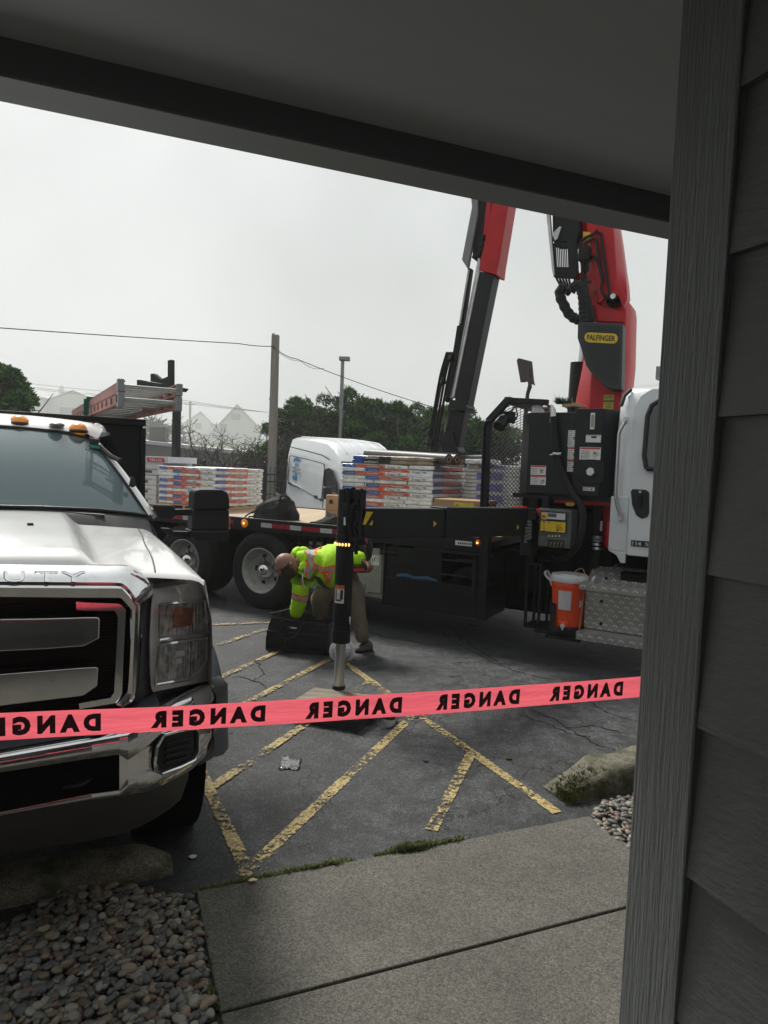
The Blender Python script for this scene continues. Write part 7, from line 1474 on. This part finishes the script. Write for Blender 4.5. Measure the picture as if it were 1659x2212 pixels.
b = MB(); b.prism(nv([(508,525),(524,532),(524,552),(508,545)], -.02), (0,.02,0)); b.prism(nv([(538,545),(556,548),(556,564),(538,560)], -.02), (0,.02,0)); b.build('door_handle', MT['plastic'], vn, bevel=.006)
b = MB(); q = N_.v('c3',588,506,-.25); b.box(q.x-.12,q.x+.06,-.36,-.14,q.z-.2,q.z+.12); b.box(q.x-.02,q.x+.1,-.16,.02,q.z-.15,q.z-.06); b.build('door_mirror', MT['plastic'], vn, bevel=.04)
MT['blued'] = mat('emblem_blue', (.03,.19,.45), .4)
b = MB()
b.prism(nv([(384,333),(386,312),(398,303),(412,304),(421,315),(421,333),(410,326),(396,325)],-.004), (0,.003,0)); b_l = MB(); b_l.prism(nv([(380,408),(392,414),(404,412),(404,438),(392,441),(378,432)],-.004), (0,.003,0)); b_l.build('emblem', MT['blued'], vn)
c = N_.v('c3',400,374,-.008); em = b.build('emblem', MT['blued'], vn)
b = MB(); ring = lambda rx_, rz_: [(c.x+cos(a)*rx_, -.008, c.z+sin(a)*rz_) for a in [2*pi*i/24 for i in range(25)]]
b.grid([ring(.17,.185), ring(.12,.135)]); b.poly([(c.x-.06,-.009,c.z-.1),(c.x-.01,-.009,c.z-.1),(c.x+.02,-.009,c.z+.1),(c.x-.03,-.009,c.z+.1)]); b.build('emblem_ring', MT['blued'], em)
b = MB()
for y_ in (366,388): b.tube(nv([(372,y_-8),(386,y_-4)], -.008), .018, 5); b.tube(nv([(410,y_+3),(423,y_+8)], -.008), .018, 5)
b.build('emblem_bars', MT['galv'], em)
b = MB()
for x in (1.0,4.7):
    for y in (.12,1.9): b.lathe([(.0,-.12),(.2,-.12),(.34,-.1),(.35,0),(.34,.1),(.2,.12),(0,.12)], (x,y,.35), (0,1,0), 24)
b.build('wheels', MT['rubber'], vn)
# ================================================================== WORKER
Wp = lambda x, y, Y, k='c12': P(k, x, y, Y)
base = V((-.4, 6.8, 0)); wk = thing('person', 'bald bearded worker in a lime safety jacket and khaki trousers bending into a tool bag', 'person', base)
def skin(name, chains, m, par, lv=2, root=0, disp=0, dsc=.12):
    vs, es, rs, idx = [], [], [], {}
    def vid(p, r):
        key = tuple(round(c, 4) for c in p)
        if key not in idx: idx[key] = len(vs); vs.append(V(p)-base); rs.append(r if isinstance(r, tuple) else (r, r))
        return idx[key]
    for ch in chains:
        prev = None
        for p, r in ch:
            i = vid(p, r)
            if prev is not None and i != prev: es.append((prev, i))
            prev = i
    me = bpy.data.meshes.new(name); me.from_pydata([tuple(v) for v in vs], es, []); o = bpy.data.objects.new(name, me); COL.objects.link(o); o.parent = par; me.materials.append(MT[m] if isinstance(m, str) else m)
    s = o.modifiers.new('skin', 'SKIN'); s.use_smooth_shade = True; s.branch_smoothing = .6
    sl_ = me.skin_vertices[0].data
    for i, r in enumerate(rs): sl_[i].radius = r
    for i in range(len(rs)): sl_[i].use_root = i == root
    sub(o, lv)
    if disp:
        tx_ = bpy.data.textures.new(name, 'CLOUDS'); tx_.noise_scale = dsc; d = o.modifiers.new('folds', 'DISPLACE'); d.texture = tx_; d.strength = disp; d.mid_level = .5
    return o
MT['skin'] = mat('skin', (.27,.13,.092), .5, var=.12, vs=14, bump=.1, bs=80); MT['lime'] = mat('lime_cloth', (.42,.78,.008), .75, var=.12, vs=12, bump=.5, bs=28); MT['khaki'] = mat('khaki_cloth', (.17,.14,.105), .85, var=.2, vs=9, bump=.7, bs=22)
MT['silver'] = mat('reflective_silver', (.33,.34,.34), .5, var=.15, vs=40); MT['hiorange'] = mat('hi_vis_orange', (.85,.12,.02), .7, var=.1); MT['beard'] = mat('beard_brown', (.075,.035,.022), .9, var=.5, vs=60, bump=1, bs=160); MT['boot'] = mat('boot_leather', (.09,.075,.055), .8, var=.3, bump=.4)
HD = Wp(318, 560, 6.66); neck = Wp(430, 520, 6.74); shN = Wp(475, 645, 6.72); shF = Wp(700, 460, 6.96); chest = Wp(560, 540, 6.80); mid = Wp(700, 545, 6.82); hip = Wp(890, 600, 6.86)
el = Wp(450, 850, 6.64); wr = Wp(405, 1060, 6.72); hnd = Wp(395, 1120, 6.74)
elF = Wp(800, 470, 6.92); slF = Wp(1000, 490, 6.78); wrF = Wp(1075, 525, 6.74)
hN = Wp(880, 640, 6.80); hF = Wp(960, 640, 6.92); knN = Wp(620, 850, 6.80); ankN = Wp(640, 1150, 6.93); knF = Wp(995, 960, 6.80); ankF = Wp(1060, 1315, 6.74)
body = skin('body', [[(hip,.10),(mid,.09),(chest,.085),(neck,.062),(HD.lerp(neck,.55),.062)],[(chest,.085),(shN,.02),(el,.028),(wr,.032),(wr.lerp(hnd,.5),(.038,.022))],[(chest,.085),(shF,.05),(elF,.045),(slF,.036),(wrF,.03)],[(hip,.10),(hN,.09),(knN,.06),(ankN,.04)],[(hip,.10),(hF,.09),(knF,.06),(ankF,.04)]], 'skin', wk)
# head: skull ellipsoid with face, one closed surface, local axes
fwd = (Wp(225, 640, 6.60)-Wp(340, 540, 6.70)).normalized()     # crown-to-forehead direction
up_h = (Wp(262, 480, 6.66)-Wp(395, 640, 6.66)).normalized()    # towards the crown
face_d = (Wp(310, 690, 6.60)-Wp(330, 540, 6.66)).normalized()
Zh = up_h; Xh = (face_d-Zh*face_d.dot(Zh)).normalized(); Yh = Zh.cross(Xh)
hr = []
def headr(th, ph):   # th from crown, ph around, 0 = face
    z = cos(th); s = sin(th); x = s*cos(ph); y = s*sin(ph)
    X = x*.108; Y = y*.084; Z_ = z*.130
    if z < 0: X *= 1-.12*(-z); Y *= 1-.28*(-z)
    if x > 0:
        g = lambda cx, cz, w, a: a*math.exp(-((y)**2/(w*w)+((z-cz)**2)/(w*w*1.6)))
        X += g(0,-.22,.17,.024)+g(0,-.62,.3,.008)-.007*math.exp(-((abs(y)-.33)**2/.02+(z+.02)**2/.015))*(x > .3)+.006*math.exp(-((z-.18)**2)/.02)*(abs(y) < .6)
        X += .006*math.exp(-(y**2/.05+(z+.52)**2/.004))
    if x < 0: X *= 1.08
    return HD+Xh*X+Yh*Y+Zh*Z_-base
b = MB(); b.grid([[headr(pi*i/28, 2*pi*j/36) for j in range(36)] for i in range(29)], closed=True); hdo = b.build('head', MT['skin'], wk, sm=180); sub(hdo)
def hp(x, y, z): return HD+Xh*x+Yh*y+Zh*z-base
b = MB()
for s in (-1, 1):
    for k in range(1): b.ball(tuple(hp(-.005, s*.089, -.022)), .018, .016, .032, 12)
b.build('ears', MT['skin'], hdo, sm=180)
b = MB(); rows = []
for i in range(12):
    row = []
    for j in range(21):
        ph = lerp(-1.62, 1.62, j/20); th = lerp(1.85-.28*abs(ph)*.9, 2.75, i/11); p = headr(th, ph)+base-HD; row.append(HD+p*1.09+p.normalized()*.006*MN.noise(p*60)-base)
    rows.append(row)
b.grid(rows); bd_ = b.build('beard', MT['beard'], hdo, sm=180)
b = MB()
for s in (-1, 1):
    c = hp(.101, s*.037, .002); q = [c+(Yh*cos(a)*.03*1+Zh*sin(a)*.02)-Xh*(.012*abs(cos(a))) for a in [2*pi*i/16 for i in range(16)]]; b.prism(q, Xh*-.02)
    b.tube([hp(.098, s*.066, .006), hp(.068, s*.092, .004), hp(.0, s*.096, .0)], .006, 6)
b.tube([hp(.108,-.012,.004), hp(.113,0,.006), hp(.108,.012,.004)], .003, 6); b.build('glasses', MT['kdecal'], hdo)
# jacket
el2 = el; jk = skin('jacket', [[(Wp(960,600,6.88),(.19,.19)),(Wp(850,575,6.86),(.235,.235)),(Wp(730,575,6.85),(.275,.275)),(Wp(620,545,6.83),(.25,.25)),(Wp(530,505,6.80),(.17,.17)),(Wp(450,490,6.76),(.105,.105)),(Wp(405,500,6.74),(.08,.08))],
  [(Wp(530,505,6.80),(.17,.17)),(Wp(468,650,6.70),.10),(Wp(455,760,6.66),.082),(el,.080),(Wp(425,950,6.69),.08),(Wp(400,1065,6.74),.066)]], 'lime', wk, disp=.035, dsc=.055)
slv = skin('sleeve', [[(Wp(700,470,6.96),.115),(Wp(800,470,6.94),.105),(Wp(880,475,6.91),.10),(Wp(950,485,6.86),.098),(Wp(1020,500,6.79),.088),(Wp(1078,512,6.755),.06)]], 'lime', jk, disp=.03, dsc=.05)
b = MB(); hood = [Wp(x, y, Y)-base for x, y, Y in ((360,440,6.78),(430,420,6.83),(500,400,6.87),(520,470,6.84),(480,560,6.72),(440,590,6.66),(400,540,6.68))]
b.tube(smooth([Wp(x,y,Y)-base for x, y, Y in ((375,455,6.74),(425,425,6.82),(480,420,6.86),(510,450,6.84),(500,510,6.74),(470,570,6.66),(435,600,6.64))],6), [.02,.028,.034,.04,.044,.048,.05,.052,.052,.05,.05,.05,.05,.052,.052,.05,.05,.048,.046,.045,.045,.043,.042,.04,.04,.038,.037,.036,.035,.034,.032,.03,.028,.026,.024,.022,.018][:37], 14); hd_ = b.build('hood', MT['lime'], jk, sm=180)
tx_ = bpy.data.textures.new('hoodfold', 'CLOUDS'); tx_.noise_scale = .05; d = sub(hd_).modifiers.new('folds', 'DISPLACE'); d.texture = tx_; d.strength = .03
def ringband(path_c, axis, rad, w_, name='reflective_band', rx=1, seg=36):
    c = V(path_c)-base; ax = V(axis).normalized(); a = ax.orthogonal().normalized(); bb = ax.cross(a); par = jk
    for (o0, o1, m_) in ((-w_/2, w_/2, 'silver'), (-w_/2-.016, -w_/2, 'hiorange'), (w_/2, w_/2+.016, 'hiorange')):
        b = MB(); b.grid([[c+ax*o+(a*cos(2*pi*j/seg)+bb*sin(2*pi*j/seg))*rad for j in range(seg+1)] for o in np.linspace(o0, o1, 4)]); o_ = b.build(name, MT[m_], jk, sm=180); s = o_.modifiers.new('wrap', 'SHRINKWRAP'); s.target = jk; s.wrap_method = 'NEAREST_SURFACEPOINT'; s.wrap_mode = 'ABOVE_SURFACE'; s.offset = .004
ringband(Wp(442,860,6.65), Wp(425,950,6.68)-Wp(455,760,6.66), .09, .04)
ringband(Wp(545,505,6.79), Wp(640,530,6.8)-Wp(530,505,6.79)+V((0,0,.02)), .22, .045)
ringband(Wp(960,485,6.85), Wp(1020,495,6.78)-Wp(900,470,6.9), .09, .04)
def strip(pts, w_, m_, par=None, tgt=None):
    pts = [V(p)-base for p in pts]; pts = smooth(pts, 6); b = MB(); rows = []
    for i, p in enumerate(pts):
        d = (pts[min(i+1, len(pts)-1)]-pts[max(i-1, 0)]).normalized(); s_ = d.cross(V((0,-1,0))).normalized()*w_/2; rows.append([p-s_, p, p+s_])
    b.grid(rows); o_ = b.build('reflective_band', MT[m_], jk, sm=180); s = o_.modifiers.new('wrap', 'SHRINKWRAP'); s.target = jk; s.wrap_method = 'PROJECT'; s.use_project_y = True; s.use_negative_direction = False; s.use_positive_direction = True; s.offset = .004; return o_
lo1 = [Wp(x,y,6.5) for x, y in ((505,520),(560,590),(650,625),(780,600))]; strip(lo1, .066, 'hiorange'); strip([p+V((0,-.002,0)) for p in lo1], .034, 'silver')
lo2 = [Wp(x,y,6.5) for x, y in ((650,620),(685,690),(720,740))]; strip(lo2, .035, 'hiorange'); lo3 = [Wp(x,y,6.5) for x, y in ((760,590),(725,680),(700,760))]; strip(lo3, .045, 'hiorange'); strip([p+V((0,-.002,0)) for p in lo3], .028, 'silver')
b = MB(); b.tube(smooth([Wp(x,y,Y)-base for x, y, Y in ((490,560,6.55),(492,600,6.54),(490,632,6.54))],4), .003, 5); b.tube(smooth([Wp(x,y,Y)-base for x, y, Y in ((470,640,6.54),(475,720,6.49),(500,790,6.49))],4), .003, 5); b.build('drawcords', MT['print'], jk)
b = MB(); b.prism([Wp(x,y,6.62)-base for x, y in ((575,650),(640,680),(700,760),(740,790),(690,790),(620,730))], (0,.01,0)); b.build('lining', MT['kdecal'], jk)
# trousers, boots
tr = skin('trousers', [[(Wp(850,590,6.85),(.15,.14)),(Wp(930,620,6.87),(.16,.15)),(Wp(760,740,6.80),.135),(Wp(640,850,6.79),.12),(Wp(640,960,6.86),.095),(Wp(650,1120,6.93),.068),(Wp(650,1260,6.96),.066)],[(Wp(930,620,6.87),(.16,.15)),(Wp(985,760,6.86),.112),(Wp(1000,930,6.82),.092),(Wp(1020,1080,6.78),.08),(Wp(1045,1220,6.75),.075),(Wp(1060,1310,6.74),.072)]], 'khaki', wk, disp=.035, dsc=.045)
def boot(toe, heel, h=.11):
    toe, heel = V(toe), V(heel); d = (toe-heel); L_ = d.length; d.normalize(); s_ = V((-d.y, d.x, 0)).normalized(); b = MB(); rows = []
    for t, w_, z1 in ((0,.03,.06),(.04,.042,.1),(.2,.045,.13),(.42,.044,.12),(.6,.047,.085),(.8,.05,.07),(.94,.04,.055),(1,.02,.035)):
        c = heel+d*(L_*t)-base; rows.append([c-s_*w_+V((0,0,.0)), c-s_*w_*1.05+V((0,0,.03)), c-s_*w_*.75+V((0,0,z1*.8)), c+V((0,0,z1)), c+s_*w_*.75+V((0,0,z1*.8)), c+s_*w_*1.05+V((0,0,.03)), c+s_*w_+V((0,0,0))])
    b.grid(rows, closed=True); b.poly(rows[0][::-1]); b.poly(rows[-1]); o_ = b.build('boot', MT['boot'], wk, sm=180); sub(o_)
    b = MB(); q = [r_[1] for r_ in rows]+[r_[5] for r_ in rows[::-1]]; b.prism([V((p.x, p.y, .0)) for p in q], (0,0,.022)); b.build('sole', MT['rubber'], o_)
g1 = G('c12',965,1400); g2 = G('c12',1140,1385); boot((g1.x+.01,g1.y,0), (g2.x,g2.y+.02,0)); boot((-.72,6.86,0), (-.50,7.02,0))
# hands (five fingers each)
def hand(wrist, dirv, palmn, curl, s=1.0, thumb=1):
    w_ = V(wrist); d = V(dirv).normalized(); n = V(palmn); n = (n-d*n.dot(d)).normalized(); sd = d.cross(n); ch = []
    pal = w_+d*.045*s; root = (pal, (.030*s,.016*s)); ch.append([(w_, (.024*s,.02*s)), root])
    for i, (off, L_) in enumerate(((-.030,.030),(-.010,.036),(.010,.034),(.028,.027))):
        k = w_+d*.085*s+sd*off*s; p1 = k+(d*cos(curl)+n*sin(curl))*L_*s; p2 = p1+(d*cos(curl*1.9)+n*sin(curl*1.9))*L_*.7*s; p3 = p2+(d*cos(curl*2.6)+n*sin(curl*2.6))*L_*.55*s
        ch.append([root, (k, .0105*s), (p1, .0092*s), (p2, .0085*s), (p3, .0068*s)])
    t0 = w_+d*.03*s-sd*.024*s*thumb; t1 = t0+(d*.6-sd*.8*thumb+n*.35).normalized()*.035*s; t2 = t1+(d*.8-sd*.1*thumb+n*.7).normalized()*.03*s; ch.append([root, (t0, .013*s), (t1, .011*s), (t2, .0085*s)]); return ch
w0_ = Wp(1062,510,6.75); skin('hand', hand(w0_, Wp(1135,575,6.70)-w0_, V((-.25,.2,-1)), .95, 1.12, -1), 'skin', body, 2, 1)
w1_ = Wp(400,1062,6.75); skin('hand', hand(w1_, V((-.05,0,-1)), V((1,.2,0)), .5, 1.0, 1), 'skin', body, 2, 1)
# remote control held in the rear hand
rc = thing('remote_control', 'dark crane remote control box with red trim in the rear hand', 'remote control', Wp(1030,590,6.74), .3)
b = MB(); b.box(-.12,.09,-.05,.07,-.035,.035); b.build('case', MT['plastic'], rc, bevel=.015); b = MB(); b.box(-.125,.03,-.054,-.049,-.02,.012); b.cyl((-.1,-.05,.0),(-.1,-.07,.0),.018,n=14); b.build('red_trim', MT['rdecal'], rc, bevel=.004)
b = MB(); b.tube(smooth([(-.1,.02,.0),(-.09,.03,.12),(-.02,.05,.24),(.05,.05,.2),(.09,.03,.05)],5), .009, 6); b.build('carry_strap', MT['kdecal'], rc)
# pink/black pouch behind the jack
pc = thing('tool_pouch', 'black pouch with pink trim on the hip of the worker', 'pouch', Wp(1060,400,6.95)); b = MB(); b.ball((0,0,0),.10,.05,.15,14,jit=.05); b.build('pouch', MT['cloth'], pc, sm=180); b = MB(); b.tube(smooth([(-.08,-.05,.02),(-.04,-.06,.13),(.02,-.06,.14),(.03,-.06,.03)],5),.012,6); b.build('trim', mat('pink_trim',(.45,.05,.12),.5), pc)
# ================================================================== TOOL BAG, HARD HAT, PAD
bg0 = G('d',573,1404); bg1 = G('d',706,1417); d_ = bg1-bg0; tg_ = thing('tool_bag', 'large open black tool bag on the asphalt in front of the worker', 'tool bag', (bg0.x, bg0.y, 0), atan2(d_.y, d_.x)); BL = d_.length
b = MB(); rows = []
for z, i0 in ((0,.01),(.01,0),(.12,-.006),(.25,.006),(.34,.02),(.36,.03)):
    ring = []
    for (x, y) in [(t, 0) for t in np.linspace(0,1,9)[:-1]]+[(1, t) for t in np.linspace(0,1,5)[:-1]]+[(1-t, 1) for t in np.linspace(0,1,9)[:-1]]+[(0, 1-t) for t in np.linspace(0,1,5)[:-1]]:
        X = i0+(BL-2*i0)*x+.03*(z/.36); Y = i0+(.3-2*i0)*y; n = .012*MN.noise(V((X*7,Y*7,z*9))); ring.append((X+n, Y+n, z+(.035*sin(pi*x) if False else 0)-(.05*x if z > .2 else 0)+(n if z > .1 else 0)))
    rows.append(ring)
b.grid(rows, closed=True); b.poly(rows[0][::-1]); b.grid([rows[-1], [(x, y*.8+.03, z-.12) for x, y, z in rows[-1]]], closed=True); b.poly([(x, y*.8+.03, z-.12) for x, y, z in rows[-1]]); b.build('body', MT['cloth'], tg_, sm=60)
b = MB(); lq = lambda x, y, dy=-.012: (lambda p: (p.x-0, dy, p.z))(Fr((bg0.x,bg0.y), 90-math.degrees(atan2(d_.y,d_.x))).v('c12', x, y, -.0))
b.tube(smooth([lq(275,1090),lq(255,1150),lq(252,1210,-.03),(lq(300,1255,-.05)),lq(370,1260,-.05),lq(430,1220,-.03),lq(465,1150),lq(490,1115)],6), .012, 6); b.tube(smooth([(.03,.02,.36),(.1,.1,.37),(.2,.28,.38),(.32,.28,.36)],5),.010,6); b.build('handles', MT['cloth'], tg_)
b = MB(); b.box(.02,.21,-.025,.0,.09,.2); b.box(.02,.21,-.035,-.02,.165,.21); b.box(.24,.56,-.02,.0,.06,.2); b.box(BL-.14,BL-.01,-.02,0,.06,.2); b.build('pockets', MT['cloth'], tg_, bevel=.01)
b = MB(); a = lq(330,1145,-.016); c = lq(430,1172,-.016); b.box(a[0],c[0],-.02,-.014,c[2],a[2],0); b.box(a[0]+.035,c[0]-.01,-.023,-.02,c[2]+.018,a[2]-.016,1); b.box(a[0]+.005,a[0]+.025,-.023,-.02,c[2]+.02,a[2]-.01,2); b.build('label', [MT['plastic'], MT['boxw'], MT['rdecal']], tg_, bevel=.002)
b = MB(); b.tube([(0.02,-.004,.01),(BL-.02,-.004,.01)],.008,6); b.tube([(.04,0,.335),(BL,0,.29)],.006,6); b.build('piping', MT['rubber'], tg_)
hc = Wp(852,1385,6.42); ht = thing('hard_hat', 'white hard hat lying on the asphalt behind the jack rod', 'hard hat', (hc.x, hc.y, .098)); ht.scale = (.88,.88,.88)
ht.rotation_euler = (R(62), R(-14), R(8))
b = MB(); b.lathe([(.135,-.045),(.140,-.042),(.125,-.028),(.113,-.02),(.112,.02),(.100,.065),(.075,.095),(.04,.112),(0,.117)], (0,0,0), (0,0,1), 40); b.lathe([(.132,-.046),(.108,-.022),(.106,.02),(.09,.065),(0,.108)], (0,0,0), (0,0,1), 40); b.build('shell', MT['whitep'], ht, sm=60)
b = MB()
for k in (-1,0,1): b.tube([(sin(a)*.113, k*.022, cos(a)*.115+.002) for a in np.linspace(-1.2,1.2,13)], .006, 6)
b.build('ridges', MT['whitep'], ht); b = MB(); b.lathe([(.1,-.035),(.1,-.02)], (0,0,0), (0,0,1), 30); b.build('headband', MT['kdecal'], ht)
# outrigger pad under the jack
PC = V((-.30, 4.98, 0)); MT['padw'] = mat('pad_timber', (.22,.185,.14), .8, var=.3, stretch=(1,10,1), vs=4, bump=.6, bs=20, dirt=.5); MT['paddk'] = mat('pad_dark', (.022,.023,.022), .7, var=.3, stretch=(1,1,12), vs=6, bump=.8, bs=12)
cor = [G('c8',330,352), G('c8',632,402), G('c8',722,352), G('c8',440,270)]; cen = sum(cor, V((0,0,0)))/4
lfp = TL(lx_, ly_, 0)
cor = [V((-.68,4.84,0)), V((-.125,4.645,0)), V((.08,5.13,0)), V((-.50,5.30,0))]
pd = thing('outrigger_pad', 'square timber topped outrigger pad on the asphalt under the jack', 'outrigger pad', PC)
b = MB(); b.prism([p-PC for p in cor], (0,0,.085)); b.build('block', MT['paddk'], pd, bevel=.006)
b = MB(); cc2 = sum(cor, V((0,0,0)))/4; b.prism([cc2.lerp(p,.985)-PC+V((0,0,.086)) for p in cor], (0,0,.014)); b.build('top_plate', MT['padw'], pd, bevel=.008)
b = MB(); q = V((.10,5.0,.05))-PC; b.bar((0,0,0),(.001,0,0),.001,.001); 
stp = smooth([V((-.02,4.86,.07)), V((.03,4.80,.08)), V((.10,4.82,.055)), V((.135,4.90,.04)), V((.10,4.98,.045)), V((.03,4.97,.06))], 6)
b.grid([[p-PC+V((0,0,-.022)), p-PC+V((0,0,.022))] for p in stp]); o_ = b.build('pull_strap', mat('strap_grey',(.06,.055,.05),.8), pd, sm=180); s = o_.modifiers.new('solid','SOLIDIFY'); s.thickness = .004
# ================================================================== LITTER
MT['film'] = mat('clear_film', (.10,.105,.11), .15, var=.5, vs=30, coat=1)
c = G('c8',355,530); b = MB()
rows = [[c+V(((i-6)*.012+random.gauss(0,.002), (j-5)*.018+random.gauss(0,.003), .004+abs(MN.noise(V((i*.6,j*.6,2))))*.02)) for i in range(13)] for j in range(11)]
rows = [[c+(p-c)*(1-.25*random.random()*(1 if (i in (0,12) or j in (0,10)) else 0)) for i, p in enumerate(r_)] for j, r_ in enumerate(rows)]
tag(b.grid(rows).build('plastic_scrap', MT['film'], sm=180), 'crumpled clear plastic scrap on the asphalt between two yellow stripes', 'litter')
random.seed(5); lb_ = ['small pale chip on the asphalt below the front tyre of the pickup','dark leaf bit on the asphalt right of the long stripe','dark twig bits on the asphalt near the stripe junction','yellow paint flake lying on the concrete walk','pale leaf on the left end of the pebble bed']
for i, (k, x, y, s, m_) in enumerate((('c6',838,415,.022,'whitep'),('c7',281,406,.02,'kdecal'),('c7',618,396,.025,'kdecal'),('c6',1100,516,.022,'paddry'),('c6',190,730,.03,'leafy'))):
    if m_ == 'paddry': MT[m_] = mat('paint_flake',(.6,.45,.22),.7)
    if m_ == 'leafy': MT[m_] = mat('dry_leaf',(.33,.3,.2),.7)
    c = G(k, x, y, .03 if i == 3 else (.05 if i == 4 else .004)); b = MB(); q = [c+V((cos(a)*s*random.uniform(.5,1.1), sin(a)*s*random.uniform(.3,.8), random.uniform(0,.004))) for a in [2*pi*j/9 for j in range(9)]]; b.prism(q, (0,0,.0025)); tag(b.build(['chip','leaf_bit','twig_bits','paint_flake','leaf'][i], MT[m_]), lb_[i], 'litter')
bpy.context.view_layer.update()
